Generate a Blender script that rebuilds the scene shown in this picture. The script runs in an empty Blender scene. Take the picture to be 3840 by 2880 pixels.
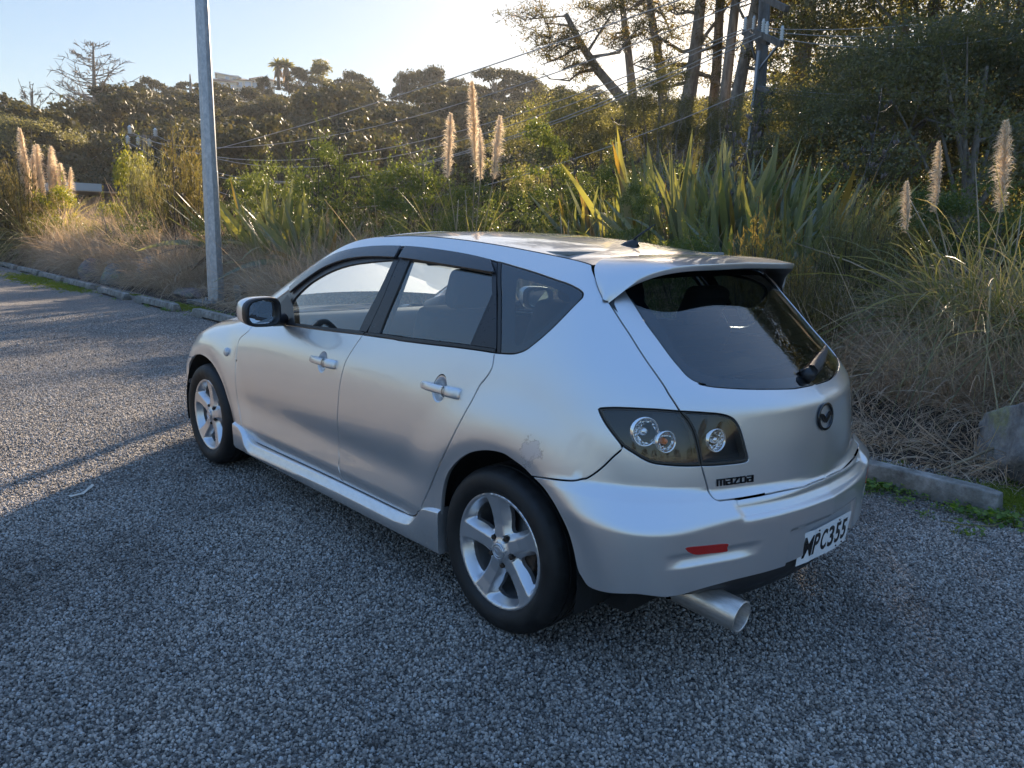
import bpy, bmesh, math, random
import numpy as np
from mathutils import Vector, Matrix
from mathutils.geometry import delaunay_2d_cdt
R_=math.radians
SC=bpy.context.scene
COL_=SC.collection
# ------------------------------------------------------------------ camera
cam_d=bpy.data.cameras.new('camera');cam=bpy.data.objects.new('camera',cam_d);COL_.objects.link(cam);SC.camera=cam
CF=2830/3840.;CP=(-1.905,2.598,1.459);CY,CPI,CR=R_(-43.43),R_(11.34),R_(1.61)
_f=Vector((math.cos(CPI)*math.cos(CY),math.cos(CPI)*math.sin(CY),-math.sin(CPI)))
_r=Vector((math.sin(CY),-math.cos(CY),0));_u=_r.cross(_f)
_r2=_r*math.cos(CR)+_u*math.sin(CR);_u2=-_r*math.sin(CR)+_u*math.cos(CR)
cam.matrix_world=Matrix(((_r2.x,_u2.x,-_f.x,CP[0]),(_r2.y,_u2.y,-_f.y,CP[1]),(_r2.z,_u2.z,-_f.z,CP[2]),(0,0,0,1)))
cam_d.sensor_fit='HORIZONTAL';cam_d.sensor_width=36;cam_d.lens=36*CF;cam_d.clip_start=.05;cam_d.clip_end=4000
# ------------------------------------------------------------------ sky, sun, exposure
SUN_AZ=R_(-57);SUN_EL=R_(21)          # azimuth measured in the ground plane from +x towards +y
W=bpy.data.worlds.new('World');SC.world=W;W.use_nodes=True
nt=W.node_tree;bg=nt.nodes['Background']
sky=nt.nodes.new('ShaderNodeTexSky');sky.sky_type='NISHITA';sky.sun_disc=False
sky.sun_elevation=SUN_EL;sky.sun_rotation=math.pi/2-SUN_AZ;sky.altitude=0;sky.air_density=1.0;sky.dust_density=.7;sky.ozone_density=2.0
# the phone's tone curve: the whole sky's range is evened out by its own brightness, strongly below a mid value, less above it
bwn=nt.nodes.new('ShaderNodeRGBToBW');nt.links.new(sky.outputs[0],bwn.inputs[0])
def wm(op,a,b):
    q=nt.nodes.new('ShaderNodeMath');q.operation=op
    for i,v in enumerate((a,b)):
        if isinstance(v,(int,float)):q.inputs[i].default_value=v
        else:nt.links.new(v,q.inputs[i])
    return q.outputs[0]
rel_=wm('DIVIDE',bwn.outputs[0],3.3);fac_=wm('MULTIPLY',wm('POWER',wm('MINIMUM',rel_,1.),-.90),wm('POWER',wm('MAXIMUM',rel_,1.),-.42))
hs_=nt.nodes.new('ShaderNodeHueSaturation');hs_.inputs['Saturation'].default_value=1.08;nt.links.new(sky.outputs[0],hs_.inputs['Color'])
sc_=nt.nodes.new('ShaderNodeVectorMath');sc_.operation='SCALE';nt.links.new(hs_.outputs[0],sc_.inputs[0]);nt.links.new(fac_,sc_.inputs['Scale'])
nt.links.new(sc_.outputs[0],bg.inputs[0]);bg.inputs[1].default_value=.052
sd=bpy.data.lights.new('sun','SUN');sd.energy=5.0;sd.angle=R_(.5);sd.color=(1,.80,.58)
sun=bpy.data.objects.new('sun',sd);COL_.objects.link(sun)
_s=Vector((math.cos(SUN_EL)*math.cos(SUN_AZ),math.cos(SUN_EL)*math.sin(SUN_AZ),math.sin(SUN_EL)))
sun.rotation_euler=_s.to_track_quat('Z','Y').to_euler();sun.location=_s*60
SC.view_settings.view_transform='Standard';SC.view_settings.look='None';SC.view_settings.exposure=1.65;SC.view_settings.gamma=1
SC.view_settings.use_curve_mapping=False
# ------------------------------------------------------------------ helpers
def put(o,parent=None,label=None,cat=None,group=None,kind=None):
    COL_.objects.link(o)
    if parent is not None: o.parent=parent
    if label:o['label']=label
    if cat:o['category']=cat
    if group:o['group']=group
    if kind:o['kind']=kind
    return o
def empty(name,loc=(0,0,0),label=None,cat=None,group=None,parent=None):
    o=bpy.data.objects.new(name,None);o.location=loc;o.empty_display_size=.2
    return put(o,parent,label,cat,group)
def mesh(name,V,F,mat=None,parent=None,smooth=True,normals=None,**k):
    me=bpy.data.meshes.new(name);me.from_pydata([tuple(v) for v in V],[],[tuple(f) for f in F])
    if mat:me.materials.append(mat)
    if smooth:
        me.polygons.foreach_set('use_smooth',[True]*len(me.polygons))
    if normals is not None: me.normals_split_custom_set_from_vertices([tuple(n) for n in normals])
    me.update()
    o=bpy.data.objects.new(name,me)
    return put(o,parent,**k)
def fastmesh(name,V,F,mat=None,smooth=False):
    """V (n,3) F (m,k) arrays -> mesh data"""
    V=np.asarray(V,np.float32);F=np.asarray(F,np.int32);m,k=F.shape
    me=bpy.data.meshes.new(name);me.vertices.add(len(V));me.vertices.foreach_set('co',V.ravel())
    me.loops.add(m*k);me.loops.foreach_set('vertex_index',F.ravel());me.polygons.add(m)
    me.polygons.foreach_set('loop_start',np.arange(m,dtype=np.int32)*k)
    try: me.polygons.foreach_set('loop_total',np.full(m,k,np.int32))
    except Exception: pass
    if smooth: me.polygons.foreach_set('use_smooth',np.ones(m,bool))
    if mat:me.materials.append(mat)
    me.update(calc_edges=True)
    return me
def obj(name,me,parent=None,**k): return put(bpy.data.objects.new(name,me),parent,**k)
# materials
def mat(name,col=(.5,.5,.5),rough=.5,metal=0,**k):
    m=bpy.data.materials.new(name);m.use_nodes=True;b=m.node_tree.nodes['Principled BSDF']
    b.inputs['Base Color'].default_value=(*col,1);b.inputs['Roughness'].default_value=rough;b.inputs['Metallic'].default_value=metal
    for a,v in k.items(): b.inputs[a.replace('_',' ')].default_value=v
    return m
def N_(m,t,**k):
    n=m.node_tree.nodes.new(t)
    for a,v in k.items(): setattr(n,a,v)
    return n
def L_(m,a,b): m.node_tree.links.new(a,b)
def P_(m): return m.node_tree.nodes['Principled BSDF']
def noise(m,scale,detail=3,rough=.5,coord='Object',vec=None,sc=None):
    n=N_(m,'ShaderNodeTexNoise');n.inputs['Scale'].default_value=scale;n.inputs['Detail'].default_value=detail;n.inputs['Roughness'].default_value=rough
    c=vec
    if c is None:
        tc=N_(m,'ShaderNodeTexCoord');c=tc.outputs[coord]
    if sc:
        mp=N_(m,'ShaderNodeMapping');mp.inputs['Scale'].default_value=sc;L_(m,c,mp.inputs[0]);c=mp.outputs[0]
    L_(m,c,n.inputs['Vector']);return n
def ramp(m,fac,stops):
    r=N_(m,'ShaderNodeValToRGB');cr_=r.color_ramp
    while len(cr_.elements)<len(stops): cr_.elements.new(.5)
    for e,(p_,c) in zip(cr_.elements,stops): e.position=p_;e.color=(*c,1) if len(c)==3 else c
    L_(m,fac,r.inputs[0]);return r
def bump_(m,h,strength=.3,dist=.01):
    b=N_(m,'ShaderNodeBump');b.inputs['Strength'].default_value=strength;b.inputs['Distance'].default_value=dist
    L_(m,h,b.inputs['Height']);L_(m,b.outputs[0],P_(m).inputs['Normal']);return b
def box(V,F,c,s,rot=None):
    """append a box"""
    n=len(V);c=np.array(c,float);s=np.array(s,float)/2
    for dz in(-1,1):
        for dy in(-1,1):
            for dx in(-1,1):
                q=np.array([dx,dy,dz])*s
                if rot is not None:q=np.array(rot@Vector(q))
                V.append(tuple(c+q))
    for f in((0,2,3,1),(4,5,7,6),(0,1,5,4),(2,6,7,3),(0,4,6,2),(1,3,7,5)):F.append(tuple(n+i for i in f))
def bevel(o,w,seg=2,angle=30):
    md=o.modifiers.new('b','BEVEL');md.width=w;md.segments=seg;md.limit_method='ANGLE';md.angle_limit=R_(angle);md.harden_normals=False
    return o
def tube(V,F,P,rad,n=8,cap=True):
    """append a swept tube along P with radii rad"""
    P=[Vector(p) for p in P];b0=len(V)
    up=Vector((0,0,1));prev=None
    for i,p in enumerate(P):
        t=(P[min(i+1,len(P)-1)]-P[max(i-1,0)]).normalized()
        if prev is None:
            a=t.cross(up) if abs(t.z)<.95 else t.cross(Vector((1,0,0)))
        else: a=prev-t*prev.dot(t)
        a.normalize();prev=a;b=t.cross(a)
        r=rad[i] if hasattr(rad,'__len__') else rad
        for k in range(n):
            an=2*math.pi*k/n;V.append(tuple(p+(a*math.cos(an)+b*math.sin(an))*r))
    for i in range(len(P)-1):
        for k in range(n):
            F.append((b0+i*n+k,b0+i*n+(k+1)%n,b0+(i+1)*n+(k+1)%n,b0+(i+1)*n+k))
    if cap:
        F.append(tuple(b0+k for k in range(n))[::-1]);F.append(tuple(b0+(len(P)-1)*n+k for k in range(n)))
def lathe(V,F,prof,n=48,axis='y',c=(0,0,0),closed=False,a0=0,a1=2*math.pi):
    """prof list of (r, h); revolve about axis through c"""
    b0=len(V);full=abs(a1-a0-2*math.pi)<1e-6;m=n if full else n+1
    for r,h in prof:
        for k in range(m):
            a=a0+(a1-a0)*k/n
            if axis=='y': V.append((c[0]+r*math.cos(a),c[1]+h,c[2]+r*math.sin(a)))
            elif axis=='z': V.append((c[0]+r*math.cos(a),c[1]+r*math.sin(a),c[2]+h))
            else: V.append((c[0]+h,c[1]+r*math.cos(a),c[2]+r*math.sin(a)))
    for i in range(len(prof)-1):
        for k in range(n if full else n):
            k2=(k+1)%m
            F.append((b0+i*m+k,b0+i*m+k2,b0+(i+1)*m+k2,b0+(i+1)*m+k))
def copy_tree(o,parent=None,**k):
    c=o.copy();COL_.objects.link(c)
    if parent is not None:c.parent=parent
    for ch in o.children: copy_tree(ch,c)
    return c

def sst(a,b,x):
    t=np.clip((x-a)/(b-a),0,1);return t*t*(3-2*t)

# ------------------------------------------------------------------ ground
rng=np.random.default_rng(7)
def pos(x,y,z=0): return (x,y,z)
def gravel_mat():
    m=mat('gravel_base',(.05,.055,.06),.85);t=N_(m,'ShaderNodeTexCoord')
    v=N_(m,'ShaderNodeTexVoronoi');v.inputs['Scale'].default_value=85;L_(m,t.outputs['Object'],v.inputs[0])
    v2=N_(m,'ShaderNodeTexVoronoi');v2.inputs['Scale'].default_value=52;L_(m,t.outputs['Object'],v2.inputs[0])
    n=noise(m,.55,4,.6,vec=t.outputs['Object'])
    r=ramp(m,v.outputs['Color'],[(.0,(.034,.031,.029)),(.55,(.185,.171,.158)),(.86,(.37,.345,.32)),(1,(.34,.34,.34))])
    mx=N_(m,'ShaderNodeMix',data_type='RGBA',blend_type='MULTIPLY');mx.inputs[0].default_value=.8
    r2=ramp(m,n.outputs[0],[(.3,(.72,.72,.73)),(.5,(1,1,1)),(.7,(1.25,1.22,1.18))])
    L_(m,r.outputs[0],mx.inputs[6]);L_(m,r2.outputs[0],mx.inputs[7])
    d=ramp(m,v2.outputs['Distance'],[(.0,(1,1,1)),(.55,(.35,.35,.35))])
    L_(m,mx.outputs[2],P_(m).inputs['Base Color'])
    b=N_(m,'ShaderNodeBump');b.inputs['Strength'].default_value=1;b.inputs['Distance'].default_value=.016;L_(m,v.outputs['Distance'],b.inputs['Height']);b.invert=True
    b2=N_(m,'ShaderNodeBump');b2.inputs['Strength'].default_value=.8;b2.inputs['Distance'].default_value=.012;L_(m,v2.outputs['Distance'],b2.inputs['Height']);b2.invert=True;L_(m,b.outputs[0],b2.inputs['Normal'])
    L_(m,b2.outputs[0],P_(m).inputs['Normal']);return m
M_GRAV=gravel_mat()
def soil_mat():
    m=mat('bark_litter_soil',(.035,.028,.022),.95);t=N_(m,'ShaderNodeTexCoord')
    n=noise(m,30,6,.75,vec=t.outputs['Object']);r=ramp(m,n.outputs[0],[(.3,(.012,.010,.009)),(.5,(.04,.032,.026)),(.7,(.11,.09,.07))])
    L_(m,r.outputs[0],P_(m).inputs['Base Color']);bump_(m,n.outputs[0],1,.03);return m
M_SOIL=soil_mat()
mesh('car_park_ground',[(-40,-2.55,0),(60,-2.55,0),(60,24,0),(-40,24,0)],[(0,1,2,3)],M_GRAV,None,False,kind='structure')
# planted bank beyond the wheel stops, a grass field behind the camera, all on one wide terrain sheet
xs=np.concatenate([np.linspace(-60,-8,14),np.linspace(-6,30,73),np.linspace(32,160,40)]);ys=np.concatenate([[-2.551,-2.7,-2.9],np.linspace(-3.2,-12,24),np.linspace(-13,-60,24),np.linspace(-65,-130,10)])
X,Y=np.meshgrid(xs,ys,indexing='ij')
def bank_z(x,y):
    h=.30*sst(-2.75,-3.9,y)+.45*sst(-3.5,-6.5,y)+.04*np.sin(x*2.3+1)*np.sin(y*1.9)*sst(-2.6,-3.4,y)
    return h-.004
Z=bank_z(X,Y);V=np.stack([X.ravel(),Y.ravel(),Z.ravel()],1);ny=len(ys)
F=[(i*ny+j,(i+1)*ny+j,(i+1)*ny+j+1,i*ny+j+1) for i in range(len(xs)-1) for j in range(ny-1)]
me=fastmesh('bank',V,[f[::-1] for f in F],M_SOIL,True);obj('bank_soil',me,kind='structure')
M_FIELD=mat('dry_field_grass',(.16,.13,.07),.9);_n=noise(M_FIELD,.4,6,.7);_r=ramp(M_FIELD,_n.outputs[0],[(.3,(.07,.075,.035)),(.6,(.20,.165,.10))]);L_(M_FIELD,_r.outputs[0],P_(M_FIELD).inputs['Base Color'])
mesh('field',[(-1500,23.9,-.01),(1500,23.9,-.01),(1500,1500,-.01),(-1500,1500,-.01)],[(0,1,2,3)],M_FIELD,None,False,kind='structure')
mesh('terrain',[(-1500,-1500,-.35),(1500,-1500,-.35),(1500,24,-.35),(-1500,24,-.35)],[(0,1,2,3)],M_FIELD,None,False,kind='structure')
# ---- scatter helper: real instances for loose ground cover and far foliage that nobody could count
def scatter(name,pts,protos,scale,rot=None,label=None,cat=None,kind='stuff',tilt=.0):
    """pts (n,3); protos list of mesh data; scale (n,)"""
    n=len(pts);me=bpy.data.meshes.new(name);me.vertices.add(n);me.vertices.foreach_set('co',np.asarray(pts,np.float32).ravel())
    a=me.attributes.new('scl','FLOAT','POINT');a.data.foreach_set('value',np.asarray(scale,np.float32))
    if rot is None: rot=np.stack([rng.normal(0,tilt,n),rng.normal(0,tilt,n),rng.uniform(0,6.283,n)],1)
    a=me.attributes.new('rt','FLOAT_VECTOR','POINT');a.data.foreach_set('vector',np.asarray(rot,np.float32).ravel())
    a=me.attributes.new('ix','INT','POINT');a.data.foreach_set('value',rng.integers(0,len(protos),n).astype(np.int32))
    o=obj(name,me,label=label,cat=cat,kind=kind)
    c=bpy.data.collections.new(name+'_parts')
    for i,p in enumerate(protos):
        q=bpy.data.objects.new('%s_piece'%name,p);c.objects.link(q)
    g=bpy.data.node_groups.new(name,'GeometryNodeTree');g.interface.new_socket('Geometry',in_out='INPUT',socket_type='NodeSocketGeometry');g.interface.new_socket('Geometry',in_out='OUTPUT',socket_type='NodeSocketGeometry')
    nn=g.nodes;gi=nn.new('NodeGroupInput');go=nn.new('NodeGroupOutput');ip=nn.new('GeometryNodeInstanceOnPoints');ci=nn.new('GeometryNodeCollectionInfo')
    ci.inputs['Collection'].default_value=c;ci.inputs['Separate Children'].default_value=True;ci.inputs['Reset Children'].default_value=True
    def at(nm,t):
        q=nn.new('GeometryNodeInputNamedAttribute');q.data_type=t;q.inputs[0].default_value=nm
        return [s for s in q.outputs if s.enabled and s.name=='Attribute'][0]
    l=g.links.new;l(gi.outputs[0],ip.inputs['Points']);l(ci.outputs[0],ip.inputs['Instance']);ip.inputs['Pick Instance'].default_value=True
    l(at('ix','INT'),ip.inputs['Instance Index']);l(at('scl','FLOAT'),ip.inputs['Scale'])
    er=nn.new('FunctionNodeEulerToRotation');l(at('rt','FLOAT_VECTOR'),er.inputs[0]);l(er.outputs[0],ip.inputs['Rotation'])
    l(ip.outputs[0],go.inputs[0]);md=o.modifiers.new('scatter','NODES');md.node_group=g
    return o
# loose chips of crushed basalt
def chip(seed):
    r=np.random.default_rng(seed);bm=bmesh.new();bmesh.ops.create_icosphere(bm,subdivisions=1,radius=1)
    s=np.array([1,r.uniform(.65,.95),r.uniform(.45,.75)])
    for v in bm.verts: v.co=Vector(np.array(v.co)*s*r.uniform(.78,1.12))
    me=bpy.data.meshes.new('chip');bm.to_mesh(me);bm.free();me.materials.append(M_CHIP);return me
M_CHIP=mat('basalt_chip',(.06,.065,.07),.62)
_oi=N_(M_CHIP,'ShaderNodeObjectInfo');_r=ramp(M_CHIP,_oi.outputs['Random'],[(0,(.085,.078,.071)),(.30,(.215,.198,.182)),(.75,(.38,.352,.325)),(.95,(.50,.465,.43)),(.975,(.42,.43,.44)),(1,(.55,.55,.55))]);
_g=N_(M_CHIP,'ShaderNodeNewGeometry');_n=noise(M_CHIP,.75,5,.65,vec=_g.outputs['Position']);_r9=ramp(M_CHIP,_n.outputs[0],[(.33,(.50,.48,.46)),(.46,(.95,.95,.95)),(.68,(1.25,1.22,1.18))])
_mx=N_(M_CHIP,'ShaderNodeMix',data_type='RGBA',blend_type='MULTIPLY');_mx.inputs[0].default_value=1;L_(M_CHIP,_r.outputs[0],_mx.inputs[6]);L_(M_CHIP,_r9.outputs[0],_mx.inputs[7]);L_(M_CHIP,_mx.outputs[2],P_(M_CHIP).inputs['Base Color'])
_n=noise(M_CHIP,140,3,.6,'Generated');bump_(M_CHIP,_n.outputs[0],.5,.003)
CAMXY=np.array(CP[:2])
def chips_in(n,d0,d1):
    """points in the viewed wedge between two distances from the camera"""
    az=rng.uniform(R_(-84),R_(-3),n);d=np.sqrt(rng.uniform(d0*d0,d1*d1,n));p=CAMXY+np.stack([d*np.cos(az),d*np.sin(az)],1)
    return p[p[:,1]>-2.75]
P1=chips_in(170000,1.0,4.6);P2=chips_in(150000,4.6,8.5);P3=chips_in(60000,8.5,14)
Pc=np.concatenate([P1,P2,P3]);sc=np.concatenate([rng.uniform(.0048,.0095,len(P1)),rng.uniform(.005,.009,len(P2)),rng.uniform(.006,.011,len(P3))])
scatter('gravel_chips',np.c_[Pc,rng.uniform(.0,.0045,len(Pc))],[chip(i) for i in range(7)],sc,rot=rng.uniform(0,6.28,(len(Pc),3))*[.25,.25,1],label=None)

# ------------------------------------------------------------------ plant materials
def leaf_mat(name,c1,c2,c3=None,trans=.45,rough=.42,spec=.5,tcol=None,c4=None):
    """leaves: colour varies from leaf to leaf, light passes through"""
    m=mat(name,c1,rough);b=P_(m);b.inputs['Specular IOR Level'].default_value=spec
    g=N_(m,'ShaderNodeNewGeometry');st=[(0,c1),(.5,c2)]
    if c3:st.append((.85,c3))
    if c4:st.append((.97,c4))
    r=ramp(m,g.outputs['Random Per Island'],st);L_(m,r.outputs[0],b.inputs['Base Color'])
    tr=N_(m,'ShaderNodeBsdfTranslucent');mm=N_(m,'ShaderNodeMix',data_type='RGBA',blend_type='MULTIPLY');mm.inputs[0].default_value=1;L_(m,r.outputs[0],mm.inputs[6]);mm.inputs[7].default_value=(*(tcol or (2.2,2.0,.9)),1);L_(m,mm.outputs[2],tr.inputs[0])
    mx=N_(m,'ShaderNodeMixShader');mx.inputs[0].default_value=trans;L_(m,b.outputs[0],mx.inputs[1]);L_(m,tr.outputs[0],mx.inputs[2]);L_(m,mx.outputs[0],m.node_tree.nodes['Material Output'].inputs[0]);return m
ML_COP=leaf_mat('coprosma_leaf',(.065,.095,.036),(.095,.125,.045),(.135,.16,.055),.42,.42,.3,c4=(.14,.15,.03))
ML_DARK=leaf_mat('evergreen_leaf',(.10,.106,.066),(.14,.142,.086),(.19,.18,.10),.48,.5,.5,c4=(.085,.085,.025))
ML_FAR=leaf_mat('hill_leaf',(.045,.048,.024),(.066,.066,.032),(.10,.088,.042),.22,.6,.3,c4=(.09,.075,.03))
ML_YEL=leaf_mat('yellow_green_leaf',(.08,.11,.018),(.13,.15,.022),(.20,.19,.030),.5,.4,.4)
ML_MAN=leaf_mat('manuka_leaf',(.085,.082,.038),(.12,.11,.052),(.16,.135,.068),.4,.6,.3,c4=(.16,.12,.06))
ML_GOLD=leaf_mat('golden_heath',(.14,.11,.04),(.22,.17,.065),(.32,.25,.11),.5,.6,.3)
ML_FLAX=leaf_mat('flax_blade',(.13,.15,.115),(.17,.19,.14),(.21,.215,.12),.30,.30,.7,(2.6,2.3,.5),c4=(.20,.14,.06))
ML_FLAXD=leaf_mat('dry_flax_blade',(.16,.13,.09),(.22,.19,.14),(.10,.07,.04),.3,.6,.3,(1.6,1.3,.9))
ML_PAMP=leaf_mat('pampas_leaf',(.12,.135,.06),(.19,.19,.09),(.32,.28,.16),.4,.45,.4,c4=(.48,.40,.26))
ML_STRAW=leaf_mat('dry_straw',(.33,.255,.19),(.46,.37,.28),(.58,.49,.39),.35,.7,.2,(1.4,1.2,.9),c4=(.55,.47,.38))
ML_PLUME=leaf_mat('pampas_plume',(.70,.62,.50),(.78,.70,.58),(.85,.79,.68),.45,.7,.2,(1.2,1.1,.95))
ML_STEM=mat('dry_cane',(.30,.24,.15),.6);_n=noise(ML_STEM,3,3);_r=ramp(ML_STEM,_n.outputs[0],[(.35,(.20,.155,.10)),(.65,(.38,.31,.20))]);L_(ML_STEM,_r.outputs[0],P_(ML_STEM).inputs['Base Color'])
ML_POD=mat('flax_pod_brown',(.055,.042,.036),.6);ML_POD2=mat('flax_pod_grey',(.16,.13,.12),.7)
ML_GRN=leaf_mat('low_weed_leaf',(.06,.12,.02),(.09,.17,.025),(.15,.22,.04),.4,.4,.4)
ML_MOSS=leaf_mat('moss',(.09,.13,.02),(.14,.19,.03),(.19,.22,.05),.35,.8,.2)
def bark_mat(name,a,b_,sc=6):
    m=mat(name,a,.9);n=noise(m,sc,6,.7,sc=(1,1,.25));r=ramp(m,n.outputs[0],[(.35,a),(.65,b_)]);L_(m,r.outputs[0],P_(m).inputs['Base Color']);bump_(m,n.outputs[0],.8,.05);return m
MB=bark_mat('grey_bark',(.14,.115,.095),(.34,.30,.255));MBD=bark_mat('dead_wood',(.16,.135,.11),(.36,.31,.26),10);MBT=bark_mat('twig_bark',(.045,.035,.028),(.11,.09,.07),20)
# ------------------------------------------------------------------ leaf and blade builders (numpy)
def unit(a): return a/(np.linalg.norm(a,axis=-1,keepdims=True)+1e-9)
def quads(c,nrm,up,w,h,fold=0):
    """leaf quads centred at c; pointed: 4 corners in a diamond-ish shape"""
    up=unit(up-nrm*np.sum(up*nrm,1,keepdims=True));sd=np.cross(nrm,up)
    w=np.asarray(w)[:,None];h=np.asarray(h)[:,None]
    V=np.stack([c-up*h*.5,c+sd*w*.5-up*h*.05,c+up*h*.5,c-sd*w*.5-up*h*.05],1).reshape(-1,3)
    F=np.arange(len(c)*4).reshape(-1,4);return V,F
def rand_dirs(r,n): return unit(r.normal(size=(n,3)))
def ribbons(base,d,L,w,droop,seg=6,twist=None,tip=.08,basew=.6,r=rng,fold=0.,bend=None):
    n=len(base);t=np.linspace(0,1,seg+1)
    d=unit(d);L=np.asarray(L)[:,None,None];dr=np.asarray(droop)[:,None,None]
    T=t[None,:,None]
    P=base[:,None,:]+d[:,None,:]*L*T
    hor=d.copy();hor[:,2]=0;hor=unit(hor)
    P=P+L*dr*(np.array([0,0,-1.])*T**2.2+hor[:,None,:]*.35*T**2)
    if bend is not None: P=P+bend[:,None,:]*L*T**2
    tan=np.gradient(P,axis=1);tan=unit(tan)
    ref=r.normal(size=(n,3))*.6+np.array([0,0,1.]) if twist is None else twist
    sd=unit(np.cross(tan,unit(ref)[:,None,:]))
    prof=np.interp(t,[0,.15,.5,.85,1],[basew,.9,1,.55,tip])[None,:,None]
    W=np.asarray(w)[:,None,None]*prof*.5
    if fold==0:
        V=np.stack([P-sd*W,P+sd*W],2).reshape(-1,3);k=2
        i=np.arange(n)[:,None]*(seg+1)*2+np.arange(seg)[None,:]*2
        F=np.stack([i,i+1,i+3,i+2],-1).reshape(-1,4)
    else:
        nn=np.cross(sd,tan);V=np.stack([P-sd*W,P-nn*W*fold,P+sd*W],2).reshape(-1,3)
        i=np.arange(n)[:,None]*(seg+1)*3+np.arange(seg)[None,:]*3
        F=np.concatenate([np.stack([i,i+1,i+4,i+3],-1).reshape(-1,4),np.stack([i+1,i+2,i+5,i+4],-1).reshape(-1,4)])
    return V,F
def join(parts):
    V=[];F=[];n=0
    for v,f in parts:
        V.append(v);F.append(f+n);n+=len(v)
    return np.concatenate(V),np.concatenate(F)
def limb_mesh(name,paths,mt,n=7):
    V=[];F=[]
    for P,rad in paths: tube(V,F,P,rad,n,False)
    me=bpy.data.meshes.new(name);me.from_pydata(V,[],F);me.polygons.foreach_set('use_smooth',[True]*len(F));me.materials.append(mt);me.update();return me
def blob_leaves(r,blobs,n,size,aspect=.5,shell=.55,upb=.5,clump=0):
    """leaves through the volume of many small puffs; blobs rows (x,y,z,rx,ry,rz)"""
    blobs=np.asarray(blobs,float);vol=(blobs[:,3]*blobs[:,4]*blobs[:,5])**.7;p=vol/vol.sum();k=r.choice(len(blobs),n,p=p)
    d=rand_dirs(r,n);d[:,2]=np.where(d[:,2]<-.25,-d[:,2]*.6,d[:,2]);rad=shell+(1-shell)*r.random(n)**.6
    lump=1+.18*np.sin(d[:,0]*7+k)*np.sin(d[:,1]*6+k*2)+.12*np.sin(d[:,2]*11+k)
    c=blobs[k,:3]+unit(d)*blobs[k,3:]*(rad*lump)[:,None]
    nrm=unit(d+r.normal(size=(n,3))*.75);up=unit(r.normal(size=(n,3))+np.array([0,0,upb])+d*.5)
    s=size*r.uniform(.6,1.35,n)
    return quads(c,nrm,up,s*aspect,s)
def tree_blobs(r,R,H,n,br,flat=.8,z0=.25,taper=None):
    """puff centres over a crown of radius R between z0*H and H"""
    out=[]
    for i in range(n):
        t=r.random()**.8;z=H*(z0+(1-z0)*t);w=R*(np.sqrt(max(0,1-((t-.38)/.66)**2)) if taper is None else taper(t))
        a=r.uniform(0,6.283);q=w*np.sqrt(r.uniform(.25,1));b=br*r.uniform(.6,1.25)
        out.append((q*math.cos(a),q*math.sin(a),z,b,b,b*flat))
    return np.array(out)
def branch_paths(r,H,blobs,tr=.2,lean=(0,0)):
    paths=[];T=[(lean[0]*t*t,lean[1]*t*t,H*.85*t) for t in np.linspace(0,1,7)];paths.append((T,[tr*(1-.8*t) for t in np.linspace(0,1,7)]))
    for b in blobs[r.choice(len(blobs),min(len(blobs),14),replace=False)]:
        t=r.uniform(.2,.75);s=np.array([lean[0]*t*t,lean[1]*t*t,H*.85*t]);e=b[:3];m=(s+e)/2+np.array([0,0,.08*H*r.random()]);paths.append(([tuple(s),tuple(m),tuple(e)],[tr*.35,tr*.22,tr*.07]))
    return paths
def tree_parts(seed,R,H,nb,br,nl,size,lm,bm_=MB,z0=.2,taper=None,tr=.2,aspect=.5,flat=.8):
    r=np.random.default_rng(seed);b=tree_blobs(r,R,H,nb,br,flat,z0,taper);V,F=blob_leaves(r,b,nl,size,aspect)
    return fastmesh('crown',V,F,lm),limb_mesh('trunk',branch_paths(r,H,b,tr),bm_)
def plant(name,parts,loc,rz=0,sc=1,label=None,cat='tree',group=None,names=('crown','trunk')):
    e=empty(name,loc,label,cat,group);e.rotation_euler=(0,0,rz);e.scale=(sc,)*3 if not hasattr(sc,'__len__') else sc
    for nm,me in zip(names,parts):
        if me is not None: obj(nm,me,e)
    return e
# ---- prototypes
def shrub_parts(seed,R,H,nl,size,lm,nstem=16,z0=.1,aspect=.45,nb=46,br=.26):
    r=np.random.default_rng(seed);b=tree_blobs(r,R,H,nb,br*R/.9,.95,z0);
    V,F=blob_leaves(r,b,nl,size,aspect,shell=.25,upb=.8)
    # thin shoots sticking out of the outline
    sh=[];
    for i in range(40):
        q=b[r.integers(len(b))];d=unit(q[:3]*[1,1,.4]+np.array([0,0,.6*H])+r.normal(size=3)*.25);L=r.uniform(.2,.5)*R
        m=10;c=q[:3]+d*np.linspace(.2,1,m)[:,None]*L+d*q[3];v,f=quads(c+r.normal(size=(m,3))*size*.35,rand_dirs(r,m),np.tile(d,(m,1))+r.normal(size=(m,3))*.5,np.full(m,size*aspect),np.full(m,size));sh.append((v,f))
    V,F=join([(V,F)]+sh)
    st=[]
    for i in range(nstem):
        q=b[r.integers(len(b))];e=q[:3];a=r.normal(size=3)*.05;a[2]=0;mid=(a+e)*.5*np.array([1,1,1.15]);st.append(([tuple(a),tuple(mid),tuple(e)],[.018,.012,.005]))
    return fastmesh('foliage',V,F,lm),limb_mesh('stem',st,MBT,5)
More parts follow.
